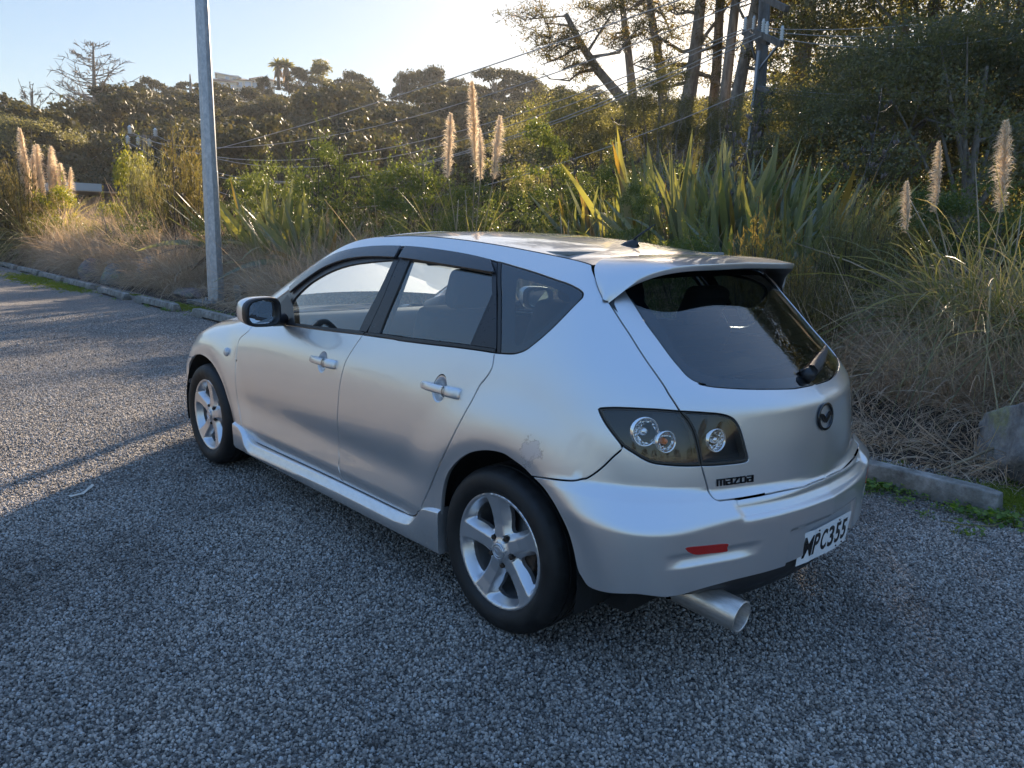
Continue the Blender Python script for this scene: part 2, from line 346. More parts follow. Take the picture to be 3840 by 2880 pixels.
def feather_parts(seed,R,H,nsp,lm,leafL=.10,leafw=.012,spread=.5,nper=16):
    """fine upright sprays, as on manuka and kanuka"""
    r=np.random.default_rng(seed);Vs=[];st=[]
    for i in range(nsp):
        a=r.uniform(0,6.283);q=R*np.sqrt(r.random())*.9;zt=H*(1-.55*(q/R)**2)*r.uniform(.55,1.05);b=np.array([q*.25*math.cos(a),q*.25*math.sin(a),0]);e=np.array([q*math.cos(a),q*math.sin(a),zt])
        mid=(b+e)/2+np.array([.12*q*math.cos(a),.12*q*math.sin(a),.0]);ts=np.sort(r.uniform(.22,1,nper));
        P=((1-ts)**2)[:,None]*b+(2*ts*(1-ts))[:,None]*mid+(ts**2)[:,None]*e
        ax=unit(e-mid+r.normal(size=3)*.1)
        k=5;base=np.repeat(P,k,0)+r.normal(size=(nper*k,3))*.05*R;d=ax*1.1+r.normal(size=(nper*k,3))*spread
        Vs.append(ribbons(base,d,leafL*r.uniform(.5,1.4,len(base))*R,np.full(len(base),leafw)*r.uniform(.6,1.3,len(base)),r.uniform(-.1,.3,len(base)),2,r=r,basew=.8,tip=.2))
        if i%3==0: st.append(([tuple(b),tuple(mid),tuple(e)],[.016,.010,.003]))
    V,F=join(Vs);return fastmesh('foliage',V,F,lm),limb_mesh('stem',st,MBT,5)
def flax_parts(seed,n=70,L=2.0,w=.115,spread=.55,out=.35,nbent=8):
    r=np.random.default_rng(seed);a=r.uniform(0,6.283,n);q=np.sqrt(r.random(n))*.35;b=np.stack([q*np.cos(a),q*np.sin(a),np.zeros(n)],1)
    sp=spread*r.random(n)**.8;a2=a+r.normal(0,.5,n);d=np.stack([np.sin(sp)*np.cos(a2),np.sin(sp)*np.sin(a2),np.cos(sp)],1)
    LL=L*r.uniform(.6,1.1,n);tw=np.stack([np.cos(a2),np.sin(a2),np.full(n,.15)],1)+r.normal(size=(n,3))*.7
    dr=np.where(r.random(n)<.22,r.uniform(.35,.75,n),r.uniform(.0,.12,n))
    V,F=ribbons(b,d,LL,w*r.uniform(.7,1.2,n),dr,9,tw,tip=.02,basew=.55,r=r,fold=.22)
    k=nbent+6;ab=r.uniform(0,6.283,k);b2=np.stack([.3*np.cos(ab),.3*np.sin(ab),r.uniform(0,.2,k)],1);d2=np.stack([np.cos(ab)*.8,np.sin(ab)*.8,r.uniform(.1,.6,k)],1)
    V2,F2=ribbons(b2,d2,L*r.uniform(.4,.8,k),np.full(k,w*.8),r.uniform(.3,.8,k),8,None,r=r,fold=.15)
    return fastmesh('blades',V,F,ML_FLAX,True),fastmesh('dry_blades',V2,F2,ML_FLAXD,True)
def pampas_leaves(seed,n=520,L=1.7,w=.011,R=.35,spread=1.0,droop=.55,upright=.2):
    r=np.random.default_rng(seed);a=r.uniform(0,6.283,n);q=np.sqrt(r.random(n))*R;b=np.stack([q*np.cos(a),q*np.sin(a),np.zeros(n)],1)
    sp=upright+spread*r.random(n)**1.1;a2=a+r.normal(0,.45,n);d=np.stack([np.sin(sp)*np.cos(a2),np.sin(sp)*np.sin(a2),np.cos(sp)],1)
    V,F=ribbons(b,d,L*r.uniform(.5,1.15,n),w*r.uniform(.6,1.3,n),droop*r.uniform(.4,1.5,n),9,r=r,tip=.1,fold=0,bend=r.normal(size=(n,3))*.12)
    return fastmesh('leaves',V,F,ML_PAMP)
def plume_mesh(seed,L=.75,w=.036,oneside=(1,0),n=1100):
    r=np.random.default_rng(seed);t=r.random(n)**.85;
    ax=np.stack([.10*t**2*oneside[0],.10*t**2*oneside[1],t*L],1)
    env=np.interp(t,[0,.12,.45,.8,1],[.35,.85,1,.62,.12])
    a=r.uniform(0,6.283,n);o=np.array([oneside[0],oneside[1]])
    d=np.stack([.8*np.cos(a)+o[0]*.9,.8*np.sin(a)+o[1]*.9,1.7+0*a],1);d=unit(d)
    V,F=ribbons(ax-np.array([0,0,1])*.05*L,d,w*1.9*env*r.uniform(.35,1.6,n)+.03,np.full(n,.0055),r.uniform(.1,.9,n),4,r=r,tip=.15,basew=1)
    return fastmesh('plume',V,F,ML_PLUME)
def straw_mesh(seed,n=260,L=.75,w=.006,R=.35,lay=.8,mt=ML_STRAW):
    r=np.random.default_rng(seed);a=r.uniform(0,6.283,n);q=np.sqrt(r.random(n))*R;b=np.stack([q*np.cos(a),q*np.sin(a),np.zeros(n)],1)
    sp=lay*r.random(n)**.8+.05;a2=r.uniform(0,6.283,n)*.35+a*.65;d=np.stack([np.sin(sp)*np.cos(a2),np.sin(sp)*np.sin(a2),np.cos(sp)],1)
    V,F=ribbons(b,d,L*r.uniform(.35,1.15,n),w*r.uniform(.6,1.4,n),r.uniform(.1,1.0,n),6,r=r,tip=.2,bend=r.normal(size=(n,3))*.22)
    return fastmesh('straw',V,F,mt)

# ------------------------------------------------------------------ near planting
def gz(x,y): return float(bank_z(np.array(float(x)),np.array(float(y))))
def P3(xy,dz=0): return (xy[0],xy[1],gz(*xy)+dz)
# dry grass lying over the bank
straws=[straw_mesh(11,300,.95),straw_mesh(12,300,.80,lay=1.2),straw_mesh(13,240,1.2,lay=.6),straw_mesh(14,300,.75,lay=1.4)]
def band(n,x0,x1,y0,y1,excl=()):
    p=np.stack([rng.uniform(x0,x1,n),rng.uniform(y0,y1,n)],1)
    return p
pA=band(1000,3,40,-5.3,-3.15)
pB=band(420,-2.5,3,-5.6,-3.75)
pts=np.concatenate([pA,pB]);pts=pts[~((pts[:,1]>-3.9)&(abs(pts[:,0]-12.1)<1.1))];z=bank_z(pts[:,0],pts[:,1])
scatter('dry_grass',np.c_[pts,z-.02],straws,rng.uniform(.65,1.15,len(pts))*np.interp(pts[:,0],[2,9,22],[.72,1.0,1.25]),label='tangle of dead brown grass over the bank behind the wheel stops',cat='dry grass',tilt=.12)
fl=straw_mesh(15,90,.30,.006,.4,1.55)
pts=np.concatenate([band(240,-3,6,-3.7,-2.8),band(200,6,30,-3.6,-2.9)]);z=bank_z(pts[:,0],pts[:,1])
scatter('straw_litter',np.c_[pts,z],[fl],rng.uniform(.5,1.1,len(pts)),label='loose dry stalks lying on the dark soil strip',cat='litter')
# bark and twig litter
def bit(seed):
    r=np.random.default_rng(seed);V=[];F=[];box(V,F,(0,0,0),(r.uniform(.03,.07),r.uniform(.008,.02),r.uniform(.003,.008)));me=bpy.data.meshes.new('bark_bit');me.from_pydata(V,[],F);me.materials.append(MBT);return me
pts=band(5200,-4,14,-3.9,-2.56);z=bank_z(pts[:,0],pts[:,1])
scatter('bark_litter',np.c_[pts,z+.006],[bit(i) for i in range(5)],rng.uniform(.5,1.2,len(pts)),rot=rng.normal(0,1,(len(pts),3))*[.35,.35,3],label='dark bark bits and twigs covering the soil strip',cat='litter')
# moss and small weeds round the wheel stops
def tuft(seed,n=26,L=.035,w=.006,R=.03,mt=ML_MOSS):
    r=np.random.default_rng(seed);a=r.uniform(0,6.283,n);q=np.sqrt(r.random(n))*R;b=np.stack([q*np.cos(a),q*np.sin(a),np.zeros(n)],1);d=unit(np.stack([np.cos(a)*.6,np.sin(a)*.6,np.ones(n)],1)+r.normal(size=(n,3))*.3)
    V,F=ribbons(b,d,L*r.uniform(.5,1.3,n),np.full(n,w),r.uniform(0,.4,n),2,r=r);return fastmesh('tuft',V,F,mt)
def weed(seed):
    r=np.random.default_rng(seed);n=26;a=r.uniform(0,6.283,n);q=r.uniform(.01,.075,n);c=np.stack([q*np.cos(a),q*np.sin(a),r.uniform(.008,.045,n)],1);V,F=quads(c,unit(np.array([0,0,1.])+r.normal(size=(n,3))*.45),np.stack([np.cos(a),np.sin(a),0*a],1),r.uniform(.014,.026,n),r.uniform(.018,.034,n));return fastmesh('weed',V,F,ML_GRN)
mp=[]
for cx,cy,sx,sy,n in ((-.35,-2.36,.9,.10,900),(-1.6,-2.45,.7,.25,900),(.4,-2.42,.5,.06,200),(-.95,-2.62,.35,.06,160),(11.8,-2.32,.9,.12,300),(17,-1.75,1.2,.18,500),(20,-1.6,2,.25,900),(12.5,-2.35,3,.05,300)):
    mp.append(np.stack([rng.normal(cx,sx*.6,n),rng.normal(cy,sy,n)],1))
mp=np.concatenate(mp);scatter('moss',np.c_[mp,np.where(mp[:,1]<-2.55,bank_z(mp[:,0],mp[:,1]),.003)],[tuft(i) for i in range(4)],rng.uniform(.4,1.1,len(mp)),label='bright green moss growing along the wheel stops',cat='moss')
wp_=[];
for cx,cy,sx,sy,n in ((-.30,-1.98,.45,.05,26),(-.75,-1.93,.3,.05,10),(-.15,-1.80,.35,.10,9),(.3,-1.96,.3,.04,10),(-1.3,-1.95,.3,.1,8),(11.8,-1.92,.8,.08,18),(9.6,-2.35,.8,.12,26),(16.5,-1.8,1.5,.1,20),(-1.3,-1.55,.3,.1,3)):
    wp_.append(np.stack([rng.normal(cx,sx,n),rng.normal(cy,sy,n)],1))
wp_=np.concatenate(wp_);scatter('weeds',np.c_[wp_,np.full(len(wp_),.006)],[weed(i) for i in range(4)],rng.uniform(.5,1.3,len(wp_)),label='small clover-like weeds in the gravel by the wheel stops',cat='weeds')
# ---- pampas grasses
plumes=[plume_mesh(31,.78,.055,(.5,-.2),1300),plume_mesh(32,.85,.050,(.7,.3),1300),plume_mesh(33,.74,.060,(-.6,.5),1300)]
def pampas(name_label,loc,heads,leafmesh,sc,group=None,rz=0,headscale=1.,stalks=()):
    e=empty('pampas_grass',loc,name_label,'pampas grass',group);l=obj('leaves',leafmesh,e);l.scale=(sc,)*3;l.rotation_euler=(0,0,rz)
    for i,(tx,ty,tz,k,hs) in enumerate(heads):
        # a head whose top is at the world point (tx,ty,tz)
        top=Vector((tx-loc[0],ty-loc[1],tz-loc[2]));L=.8*hs;lean=Vector((top.x,top.y,0))*.12;base=top-Vector((0,0,L))-lean*.5
        foot=Vector((base.x*.25,base.y*.25,0));mid=(foot+base)/2+Vector((-base.x,-base.y,0))*.06
        V=[];F=[];tube(V,F,[foot,mid,base,base+Vector((0,0,L*.5))],[.008*max(1,hs*.8),.007*max(1,hs*.8),.006*max(1,hs*.8),.003],6)
        s=mesh('stalk',V,F,ML_STEM,e);h=obj('plume',plumes[k%3],s);h.location=base;h.scale=(hs,)*3;h.rotation_euler=(0,0,rng.uniform(0,6.28) if k<3 else 0)
        h.rotation_euler=(rng.normal(0,.05),rng.normal(0,.05),i*1.7)
    for (ax,ay,az,bx,by,bz) in stalks:
        V=[];F=[];tube(V,F,[(ax-loc[0],ay-loc[1],az-loc[2]),((ax+bx)/2-loc[0],(ay+by)/2-loc[1],(az+bz)/2-loc[2]+.04),(bx-loc[0],by-loc[1],bz-loc[2])],[.010,.008,.004],6);mesh('stalk',V,F,ML_STEM,e)
    return e
pl1=pampas_leaves(21,620,1.9,.012,.45);pl2=pampas_leaves(22,1000,1.9,.012,.45,1.0,.75,.05);pl3=pampas_leaves(23,700,1.5,.012,.6,1.25,.7,.3)
c=(6.83,-4.73);c2=(5.78,-5.27)
pampas('pampas grass with four tall cream plumes directly behind the car roof',P3(c),[(*(7.05,-4.45,3.17),0,1.15),(*(6.64,-4.65,3.48),1,1.3),(*(6.88,-4.97,3.04),2,1.0),(*(6.82,-5.20,3.24),0,1.2)],pl1,1.0,stalks=[(*(6.65,-4.32,1.32),*(6.63,-4.34,1.90)),(*(6.54,-4.45,1.33),*(6.57,-4.41,2.03))])
pampas('plumeless pampas clump with arching leaves behind the antenna end of the car roof',P3(c2),[],pl3,1.0,rz=1.)
pampas('low pampas clump with cut stalks between the plumed pampas and the flax',P3((4.71,-4.90)),[],pl3,.85,rz=2.2,stalks=[(*(4.93,-4.71,1.26),*(4.96,-4.67,1.72)),(*(4.88,-4.75,1.26),*(4.88,-4.75,1.64)),(*(4.55,-5.04,1.27),*(4.55,-5.04,1.68))])
c=(0.13,-5.14)
pampas('big fountain of pampas leaves with three plumes above the mossy boulder',P3(c),[(*(0.69,-5.18,2.37),1,.75),(*(0.12,-5.14,2.56),0,.98),(*(0.81,-4.82,2.07),2,.62)],pl2,1.0,stalks=[(*(0.49,-4.61,1.01),*(1.84,-4.70,1.46)),(*(0.35,-4.24,0.72),*(1.45,-4.45,0.94)),(*(0.17,-5.13,1.02),*(0.47,-5.46,2.22)),(*(0.31,-5.09,0.92),*(0.94,-5.30,1.88)),(*(-0.04,-5.18,1.03),*(0.02,-5.37,1.83))],rz=.6)
pampas('second pampas clump half out of frame at the right of the plumed one',P3((-0.52,-4.87)),[],pl2,.85,rz=3.)
pampas('small dry pampas tussock in front of the dark trees right of the tailgate',P3((0.99,-5.50)),[],pl3,.8,rz=4.)
c=(27.43,-3.67)
pampas('sunlit clump of golden pampas plumes at the far left',P3(c),[(*(27.55,-3.08,3.75),0,2.0),(*(27.53,-3.22,4.25),1,2.3),(*(27.99,-3.47,3.72),2,2.0),(*(27.46,-3.54,3.96),0,2.2),(*(28.02,-3.80,3.82),1,2.1),(*(27.40,-3.82,4.01),2,2.2),(*(27.77,-4.01,3.76),0,2.1),(*(27.35,-4.05,3.48),1,1.9),(*(27.61,-4.24,3.45),2,1.8),(*(27.29,-4.29,3.35),0,1.7),(*(27.47,-4.43,3.16),1,1.6),(*(27.72,-3.28,3.36),2,1.7)],pl2,1.6)
# ---- flax
fx=[flax_parts(41),flax_parts(42,84,2.15),flax_parts(43,60,1.8,.105,.75),flax_parts(44,66,1.7,.10,.95)]
def flax(label,xy,top,k,rz=0):
    co=np.empty(len(fx[k][0].vertices)*3);fx[k][0].vertices.foreach_get('co',co);z=gz(*xy)-.03;sc_=(top-z)/np.percentile(co[2::3],99)
    return plant('flax_bush',fx[k],(xy[0],xy[1],z),rz,sc_,label,'flax','flax bushes behind the car',('blades','dry_blades'))
flax('tall flax bush left of the power pole, its broad blades standing upright',(3.73,-5.90),(3.79,-5.86,2.51)[2],1,0.0)
flax('flax bush directly in front of the power pole foot',(3.45,-6.44),(3.52,-6.39,2.57)[2],0,1.3)
flax('flax bush right of the power pole with yellow-edged blades',(2.99,-6.58),(3.06,-6.54,2.45)[2],1,2.6)
flax('outermost right flax bush leaning out to the right',(2.44,-6.41),(2.51,-6.38,2.27)[2],2,3.9)
flax('flax bush at the left edge of the big flax thicket',(4.37,-6.07),(4.43,-6.02,2.67)[2],0,5.2)
flax('flax bush standing behind the young shrub beside the antenna',(5.28,-6.38),(5.32,-6.35,2.22)[2],2,0.2)
flax('thin flax bush between the loose green shrub and the flax thicket',(6.05,-6.39),(6.07,-6.37,2.03)[2],2,1.5)
flax('low drooping flax bush left of the plumed pampas, under the green shrubs',(11.16,-4.76),(11.16,-4.78,1.98)[2],3,2.8)
flax('drooping dark flax bush right of the grey lamp post',(12.81,-4.86),(12.80,-4.89,2.17)[2],3,4.1)
flax('upright flax bush above the drooping ones right of the lamp post',(14.42,-4.99),(14.40,-5.03,2.47)[2],3,5.4)
flax('short flax tuft low down beside the right edge of the thicket',(1.77,-5.51),(1.77,-5.51,1.56)[2],3,0.4)
flax('flax bush filling the front of the thicket above the spoiler',(3.02,-5.41),(3.06,-5.38,2.07)[2],3,1.7)
flax('flax bush filling the front of the thicket right of the golden heath',(2.30,-5.58),(2.34,-5.56,1.96)[2],3,3.0)
# flax flower stalks with black seed pods
def pod_stalk(label,base,top,n,side,mt,thick=.012,pl=.07,bend=.2):
    e=empty('flax_flower_stalk',base,label,'seed stalk','dead flax flower stalks');b=Vector((0,0,0));t=Vector(top)-Vector(base);mid=t*.5+Vector((bend*side,0,.05))
    pts=[b*(1-s)**2+mid*(2*s*(1-s))+t*s*s for s in np.linspace(0,1,12)]
    V=[];F=[];tube(V,F,pts,[thick*(1-.6*s) for s in np.linspace(0,1,12)],6);mesh('stem',V,F,ML_POD,e)
    r=np.random.default_rng(int(abs(top[0]*100))+n);V=[];F=[];V2=[];F2=[]
    for i in range(n):
        s=.42+.56*i/n;p=b*(1-s)**2+mid*(2*s*(1-s))+t*s*s;a=i*2.4;L=r.uniform(.18,.34)*(1.15-s*.6)*t.length/2.6
        q=p+Vector((math.cos(a)*L,math.sin(a)*L,L*.35));tube(V,F,[p,(p+q)/2+Vector((0,0,-.03)),q],[.006,.005,.004],5,False)
        for k in range(7):
            w=p.lerp(q,r.uniform(.45,1.05));d=Vector((r.normal(0,.35),r.normal(0,.35),1)).normalized();tube(V2,F2,[w,w+d*pl*.5,w+d*pl],[.004,.011,.003],5,False)
    mesh('branch',V,F,ML_POD,e,kind='stuff');mesh('seed_pods',V2,F2,mt,e,kind='stuff')
pod_stalk('dead flax stalk with many grey pods in front of the power pole',P3((3.65,-6.90)),(3.53,-6.97,3.21),13,1,ML_POD2)
pod_stalk('dead flax stalk with grey pods just left of the power pole',P3((3.93,-7.19)),(4.08,-7.11,3.06),12,-1,ML_POD2)
pod_stalk('curved black flax stalk crossing the foot of the power pole',P3((3.17,-6.36)),(3.57,-6.12,2.69),6,1,ML_POD2,.014)
pod_stalk('thin flax stalk with pods behind the loose green shrub',P3((6.89,-7.25)),(7.00,-7.15,2.80),9,0,ML_POD2)
pod_stalk('dark flax stalk with black pods above the green shrubs right of the lamp post',P3((11.64,-4.93)),(11.64,-4.94,3.43),9,0,ML_POD)
pod_stalk('dark flax stalk with black pods between two green shrubs',P3((11.96,-5.58)),(11.96,-5.59,3.72),9,0,ML_POD)
pod_stalk('brown flax stalk rising left of the manuka bushes',P3((15.45,-3.51)),(15.42,-3.60,3.37),9,0,ML_POD)
pod_stalk('leaning pale flax stalk right of the thicket',P3((2.29,-6.59)),(1.92,-7.29,2.78),8,0,ML_POD2,.012,.06,.1)
pod_stalk('dark flax stalk curving up right of the thicket',P3((2.47,-6.73)),(2.26,-7.58,3.36),11,-1,ML_POD,.010,.06,.3)
pod_stalk('brown flax stalk with pods between the flax bushes left of the thicket',P3((5.89,-7.30)),(6.03,-7.19,3.38),9,0,ML_POD)
# ---- shrubs
cop=[shrub_parts(51,.95,1.9,7500,.055,ML_COP),shrub_parts(52,1.15,1.7,8500,.05,ML_COP),shrub_parts(53,.8,2.3,6000,.05,ML_COP,nb=36,br=.22),shrub_parts(54,.9,1.6,6500,.055,ML_YEL)]
man=[feather_parts(61,.9,2.4,150,ML_MAN),feather_parts(62,1.0,2.0,150,ML_MAN),feather_parts(63,.6,1.5,90,ML_GOLD,.12,.012,.5),feather_parts(64,.9,2.2,140,ML_DARK,.10,.012)]
def top_of(parts): return max(max(v.co.z for v in me.vertices) for me in parts[:1])
_tops={}
def shrub(label,xy,top,parts,wide=1.,rz=0,group='shrubs on the planted bank'):
    """top: height of the crown's top above the car park"""
    k=id(parts[0]);
    if k not in _tops:
        co=np.empty(len(parts[0].vertices)*3);parts[0].vertices.foreach_get('co',co);_tops[k]=np.percentile(co[2::3],99.2)
    z=gz(*xy)-.05;s=(top-z)/_tops[k];return plant('shrub',parts,(xy[0],xy[1],z),rz,(s*wide,s*wide,s),label,'shrub',group,('foliage','stem'))
shrub('loose green shrub with open crown right of the plumed pampas',(8.03,-7.27),(8.08,-7.22,3.48)[2],cop[2],0.8,0.0)
shrub('green shrub left of the first pampas plume, above the car roof',(9.51,-5.51),(9.51,-5.51,2.83)[2],cop[0],0.9,1.7)
shrub('low green shrub just left of the pampas leaves, above the car roof',(8.02,-5.00),(8.03,-4.99,2.13)[2],cop[1],0.8,3.4)
shrub('broad green shrub under the two dark podded flax stalks',(12.16,-6.03),(12.15,-6.05,3.24)[2],cop[1],0.8,5.1)
shrub('tall green shrub left of the dark podded stalks',(13.80,-6.19),(13.78,-6.23,3.38)[2],cop[2],0.9,0.5)
shrub('green shrub just right of the lamp post',(15.84,-5.48),(15.82,-5.54,2.87)[2],cop[0],0.8,2.2)
shrub('rounded green shrub peeping over the drooping flax',(16.88,-6.79),(16.85,-6.85,3.19)[2],cop[1],0.7,3.9)
shrub('dark green low shrub right behind the lamp post foot',(14.63,-4.50),(14.62,-4.53,1.99)[2],cop[1],0.9,5.6)
shrub('shrub with small leaves under the loose shrub beside the pampas',(6.86,-5.60),(6.87,-5.58,2.19)[2],cop[1],0.9,1.0)
shrub('shrub behind the arching pampas leaves left of the thin flax bush',(6.98,-6.89),(7.01,-6.86,2.41)[2],cop[0],0.9,2.7)
shrub('young upright green shrub beside the car antenna, before the flax',(3.46,-4.38),(3.49,-4.35,2.08)[2],cop[2],0.62,4.4)
shrub('little leafy shrub just above the spoiler seam',(2.55,-4.04),(2.56,-4.04,1.54)[2],cop[0],0.9,6.1)
shrub('tiny leafy shrub at the foot of the tall flax',(2.86,-4.08),(2.86,-4.07,1.52)[2],cop[1],0.9,1.6)
shrub('golden heath bush glowing above the right end of the spoiler',(1.73,-4.07),(1.74,-4.07,1.63)[2],man[2],0.8,3.3)
shrub('dark green feathery manuka right of the tailgate glass',(1.31,-5.06),(1.34,-5.04,1.85)[2],man[3],0.75,5.0)
shrub('feathery manuka bush leaning behind the pampas stalks',(1.36,-6.00),(1.40,-5.99,1.93)[2],man[1],0.8,0.4)
shrub('low twiggy manuka directly right of the spoiler end',(1.21,-4.00),(1.19,-4.01,1.28)[2],man[1],0.8,2.1)
shrub('brown-green manuka bush left of the lamp post',(17.81,-4.64),(17.77,-4.75,3.48)[2],man[0],0.75,3.8)
shrub('dark bushy manuka with a yellow-green top left of the lamp post',(20.92,-4.83),(20.87,-4.96,3.29)[2],man[3],0.55,5.5)
shrub('yellow-green leafy shrub on top of the dark manuka',(22.46,-4.94),(22.41,-5.09,3.61)[2],cop[3],0.45,0.9)
shrub('dark green shrub under the two manukas, by the dead grass',(17.99,-4.12),(17.98,-4.17,1.98)[2],cop[1],1,2.6)
shrub('sunlit yellow-green shrub in front of the timber building',(23.14,-4.39),(23.12,-4.46,2.08)[2],cop[3],.7,4.3)
shrub('bright yellow-green shrub under the golden plumes',(26.39,-3.78),(26.36,-3.90,2.63)[2],cop[3],0.75,6.0)
shrub('big olive manuka bush at the left edge of the picture',(27.59,-2.90),(27.55,-3.09,3.23)[2],man[0],0.9,1.4)
shrub('second olive manuka bush cut by the left edge of the picture',(28.71,-2.28),(28.67,-2.50,3.38)[2],man[1],0.9,3.1)
shrub('green shrub spreading low between the building and the dead grass',(24.23,-4.17),(24.23,-4.20,1.35)[2],cop[1],1.3,4.8)
shrub('dark leafy shrub at the foot of the sunlit ones',(21.10,-4.24),(21.09,-4.26,1.45)[2],cop[1],1,0.2)
shrub('deep green shrub behind the flax thicket at its left',(7.78,-8.86),(7.84,-8.81,2.95)[2],cop[0],1,1.9)
shrub('dark shrub filling behind the big flax bushes',(6.53,-9.81),(6.61,-9.75,2.97)[2],cop[1],1.1,3.6)
shrub('grey-green shrub right behind the outermost flax',(3.63,-9.71),(3.73,-9.67,2.63)[2],cop[1],1,5.3)
shrub('dark shrub behind the pampas stalks at the right',(2.24,-9.72),(2.34,-9.69,2.41)[2],cop[0],1.1,0.8)
shrub('dark shrub behind the big pampas fountain',(1.28,-9.49),(1.38,-9.46,2.43)[2],cop[1],1.1,2.5)
shrub('dense olive shrub beside the power pole foot',(5.49,-11.59),(5.59,-11.54,2.81)[2],cop[0],1.1,4.2)
shrub('low grey-green shrub at the left of the flax thicket',(9.50,-7.14),(9.51,-7.13,2.51)[2],cop[0],1.1,5.9)
# bare grey twiggy bush left of the tall flax
def bare_bush(label,xy,H,n,seed):
    r=np.random.default_rng(seed);paths=[]
    def grow(p,d,L,rad,lev):
        k=4;P=[p]
        for i in range(k):
            d=(d+Vector(r.normal(0,.14,3))+Vector((0,0,.05))).normalized();P.append(P[-1]+d*L/k)
        paths.append(([tuple(q) for q in P],list(np.linspace(rad,rad*.55,k+1))))
        if lev>0:
            for j in range(3):
                s=P[r.integers(1,k+1)];grow(s,(d+Vector(r.normal(0,.5,3))).normalized(),L*.62,rad*.5,lev-1)
    for i in range(n): grow(Vector((r.normal(0,.1),r.normal(0,.1),0)),Vector((r.normal(0,.28),r.normal(0,.28),1)).normalized(),H*.5,.014,3)
    e=empty('bare_bush',P3(xy),label,'bush');obj('branches',limb_mesh('branches',paths,MB,4),e)
bare_bush('leafless grey twiggy bush behind the flax, left of the power pole',(4.98,-7.23),2.9,11,5)
bare_bush('leafless grey bush between the green shrub and the first plume',(9.26,-5.84),2.6,8,6)
bare_bush('bare twigs standing in the dry grass left of the lamp post',(20.20,-3.74),2.2,6,8)

# ------------------------------------------------------------------ wheel stops, boulders, lamp post, litter
M_CONC=mat('weathered_concrete',(.22,.215,.20),.9);_t=N_(M_CONC,'ShaderNodeTexCoord')
_n=noise(M_CONC,9,7,.75,vec=_t.outputs['Object']);_n2=noise(M_CONC,70,4,.7,vec=_t.outputs['Object']);_r=ramp(M_CONC,_n.outputs[0],[(.32,(.085,.08,.07)),(.5,(.19,.185,.17)),(.68,(.33,.325,.31))]);
_sx=N_(M_CONC,'ShaderNodeSeparateXYZ');L_(M_CONC,_t.outputs['Object'],_sx.inputs[0]);_mr=N_(M_CONC,'ShaderNodeMapRange');L_(M_CONC,_sx.outputs[2],_mr.inputs[0]);_mr.inputs[1].default_value=.09;_mr.inputs[2].default_value=.0
_mx=N_(M_CONC,'ShaderNodeMix',data_type='RGBA');_mu=N_(M_CONC,'ShaderNodeMath',operation='MULTIPLY');L_(M_CONC,_mr.outputs[0],_mu.inputs[0]);L_(M_CONC,_n2.outputs[0],_mu.inputs[1]);L_(M_CONC,_mu.outputs[0],_mx.inputs[0]);L_(M_CONC,_r.outputs[0],_mx.inputs[6]);_mx.inputs[7].default_value=(.07,.065,.05,1);L_(M_CONC,_mx.outputs[2],P_(M_CONC).inputs['Base Color']);bump_(M_CONC,_n2.outputs[0],.7,.006)
def stop_mesh(L,seed):
    r=np.random.default_rng(seed);V=[];F=[];n=24
    for i in range(n+1):
        x=-L/2+L*i/n;foot=0 if (abs(x)>L*.28) else .03
        e=.012 if i in(0,n) else 0
        for y,z in((-.085,foot),(-.055+e,.128-e),(.055-e,.130-e),(.085,foot)):
            V.append((x+r.normal(0,.001),y+r.normal(0,.0015),z+r.normal(0,.0012)))
    for i in range(n):
        for j in range(3):F.append((i*4+j,i*4+j+1,(i+1)*4+j+1,(i+1)*4+j))
        F.append((i*4+3,i*4,(i+1)*4,(i+1)*4+3))
    F.append((3,2,1,0));e=n*4;F.append((e,e+1,e+2,e+3))
    me=bpy.data.meshes.new('wheel_stop');me.from_pydata(V,[],F);me.materials.append(M_CONC);me.update();return me
stops=[(.33,-2.13,2.42,'weathered concrete wheel stop at the right, behind the rear bumper','a'),(9.45,-2.02,2.05,'dark mossy concrete wheel stop in front of the lamp post','b'),(12.14,-1.98,1.92,'concrete wheel stop nearest the lamp post on its left','c'),(14.49,-1.94,1.84,'second concrete wheel stop to the left of the lamp post',''),(17.15,-1.98,2.05,'third concrete wheel stop to the left of the lamp post',''),(19.8,-2.02,2.3,'fourth concrete wheel stop to the left of the lamp post',''),(22.55,-2.07,2.3,'fifth concrete wheel stop to the left of the lamp post',''),(25.4,-2.1,2.2,'farthest concrete wheel stop, at the left edge of the picture','')]
for i,(x,y,L,lb,_x) in enumerate(stops):
    o=obj('wheel_stop',stop_mesh(L,i),label=lb,cat='wheel stop',group='concrete wheel stops along the edge of the car park');o.location=(x,y,0);o.rotation_euler=(0,0,rng.normal(0,.012));bevel(o,.008,2)
def rock_mat(name,a,b_,c_):
    m=mat(name,a,.85);t=N_(m,'ShaderNodeTexCoord');n=noise(m,3.5,8,.7,vec=t.outputs['Object']);n2=noise(m,24,5,.7,vec=t.outputs['Object'])
    r=ramp(m,n.outputs[0],[(.35,a),(.5,b_),(.62,c_),(.72,b_)]);mx=N_(m,'ShaderNodeMix',data_type='RGBA',blend_type='MULTIPLY');mx.inputs[0].default_value=.6;L_(m,r.outputs[0],mx.inputs[6]);r2=ramp(m,n2.outputs[0],[(.3,(.5,.5,.5)),(.65,(1.3,1.3,1.3))]);L_(m,r2.outputs[0],mx.inputs[7]);L_(m,mx.outputs[2],P_(m).inputs['Base Color'])
    bump_(m,n2.outputs[0],.6,.03);return m
M_ROCK=rock_mat('boulder_grey_green',(.13,.135,.14),(.22,.23,.23),(.22,.24,.13));M_ROCKR=rock_mat('boulder_reddish',(.12,.10,.10),(.18,.15,.15),(.15,.16,.11))
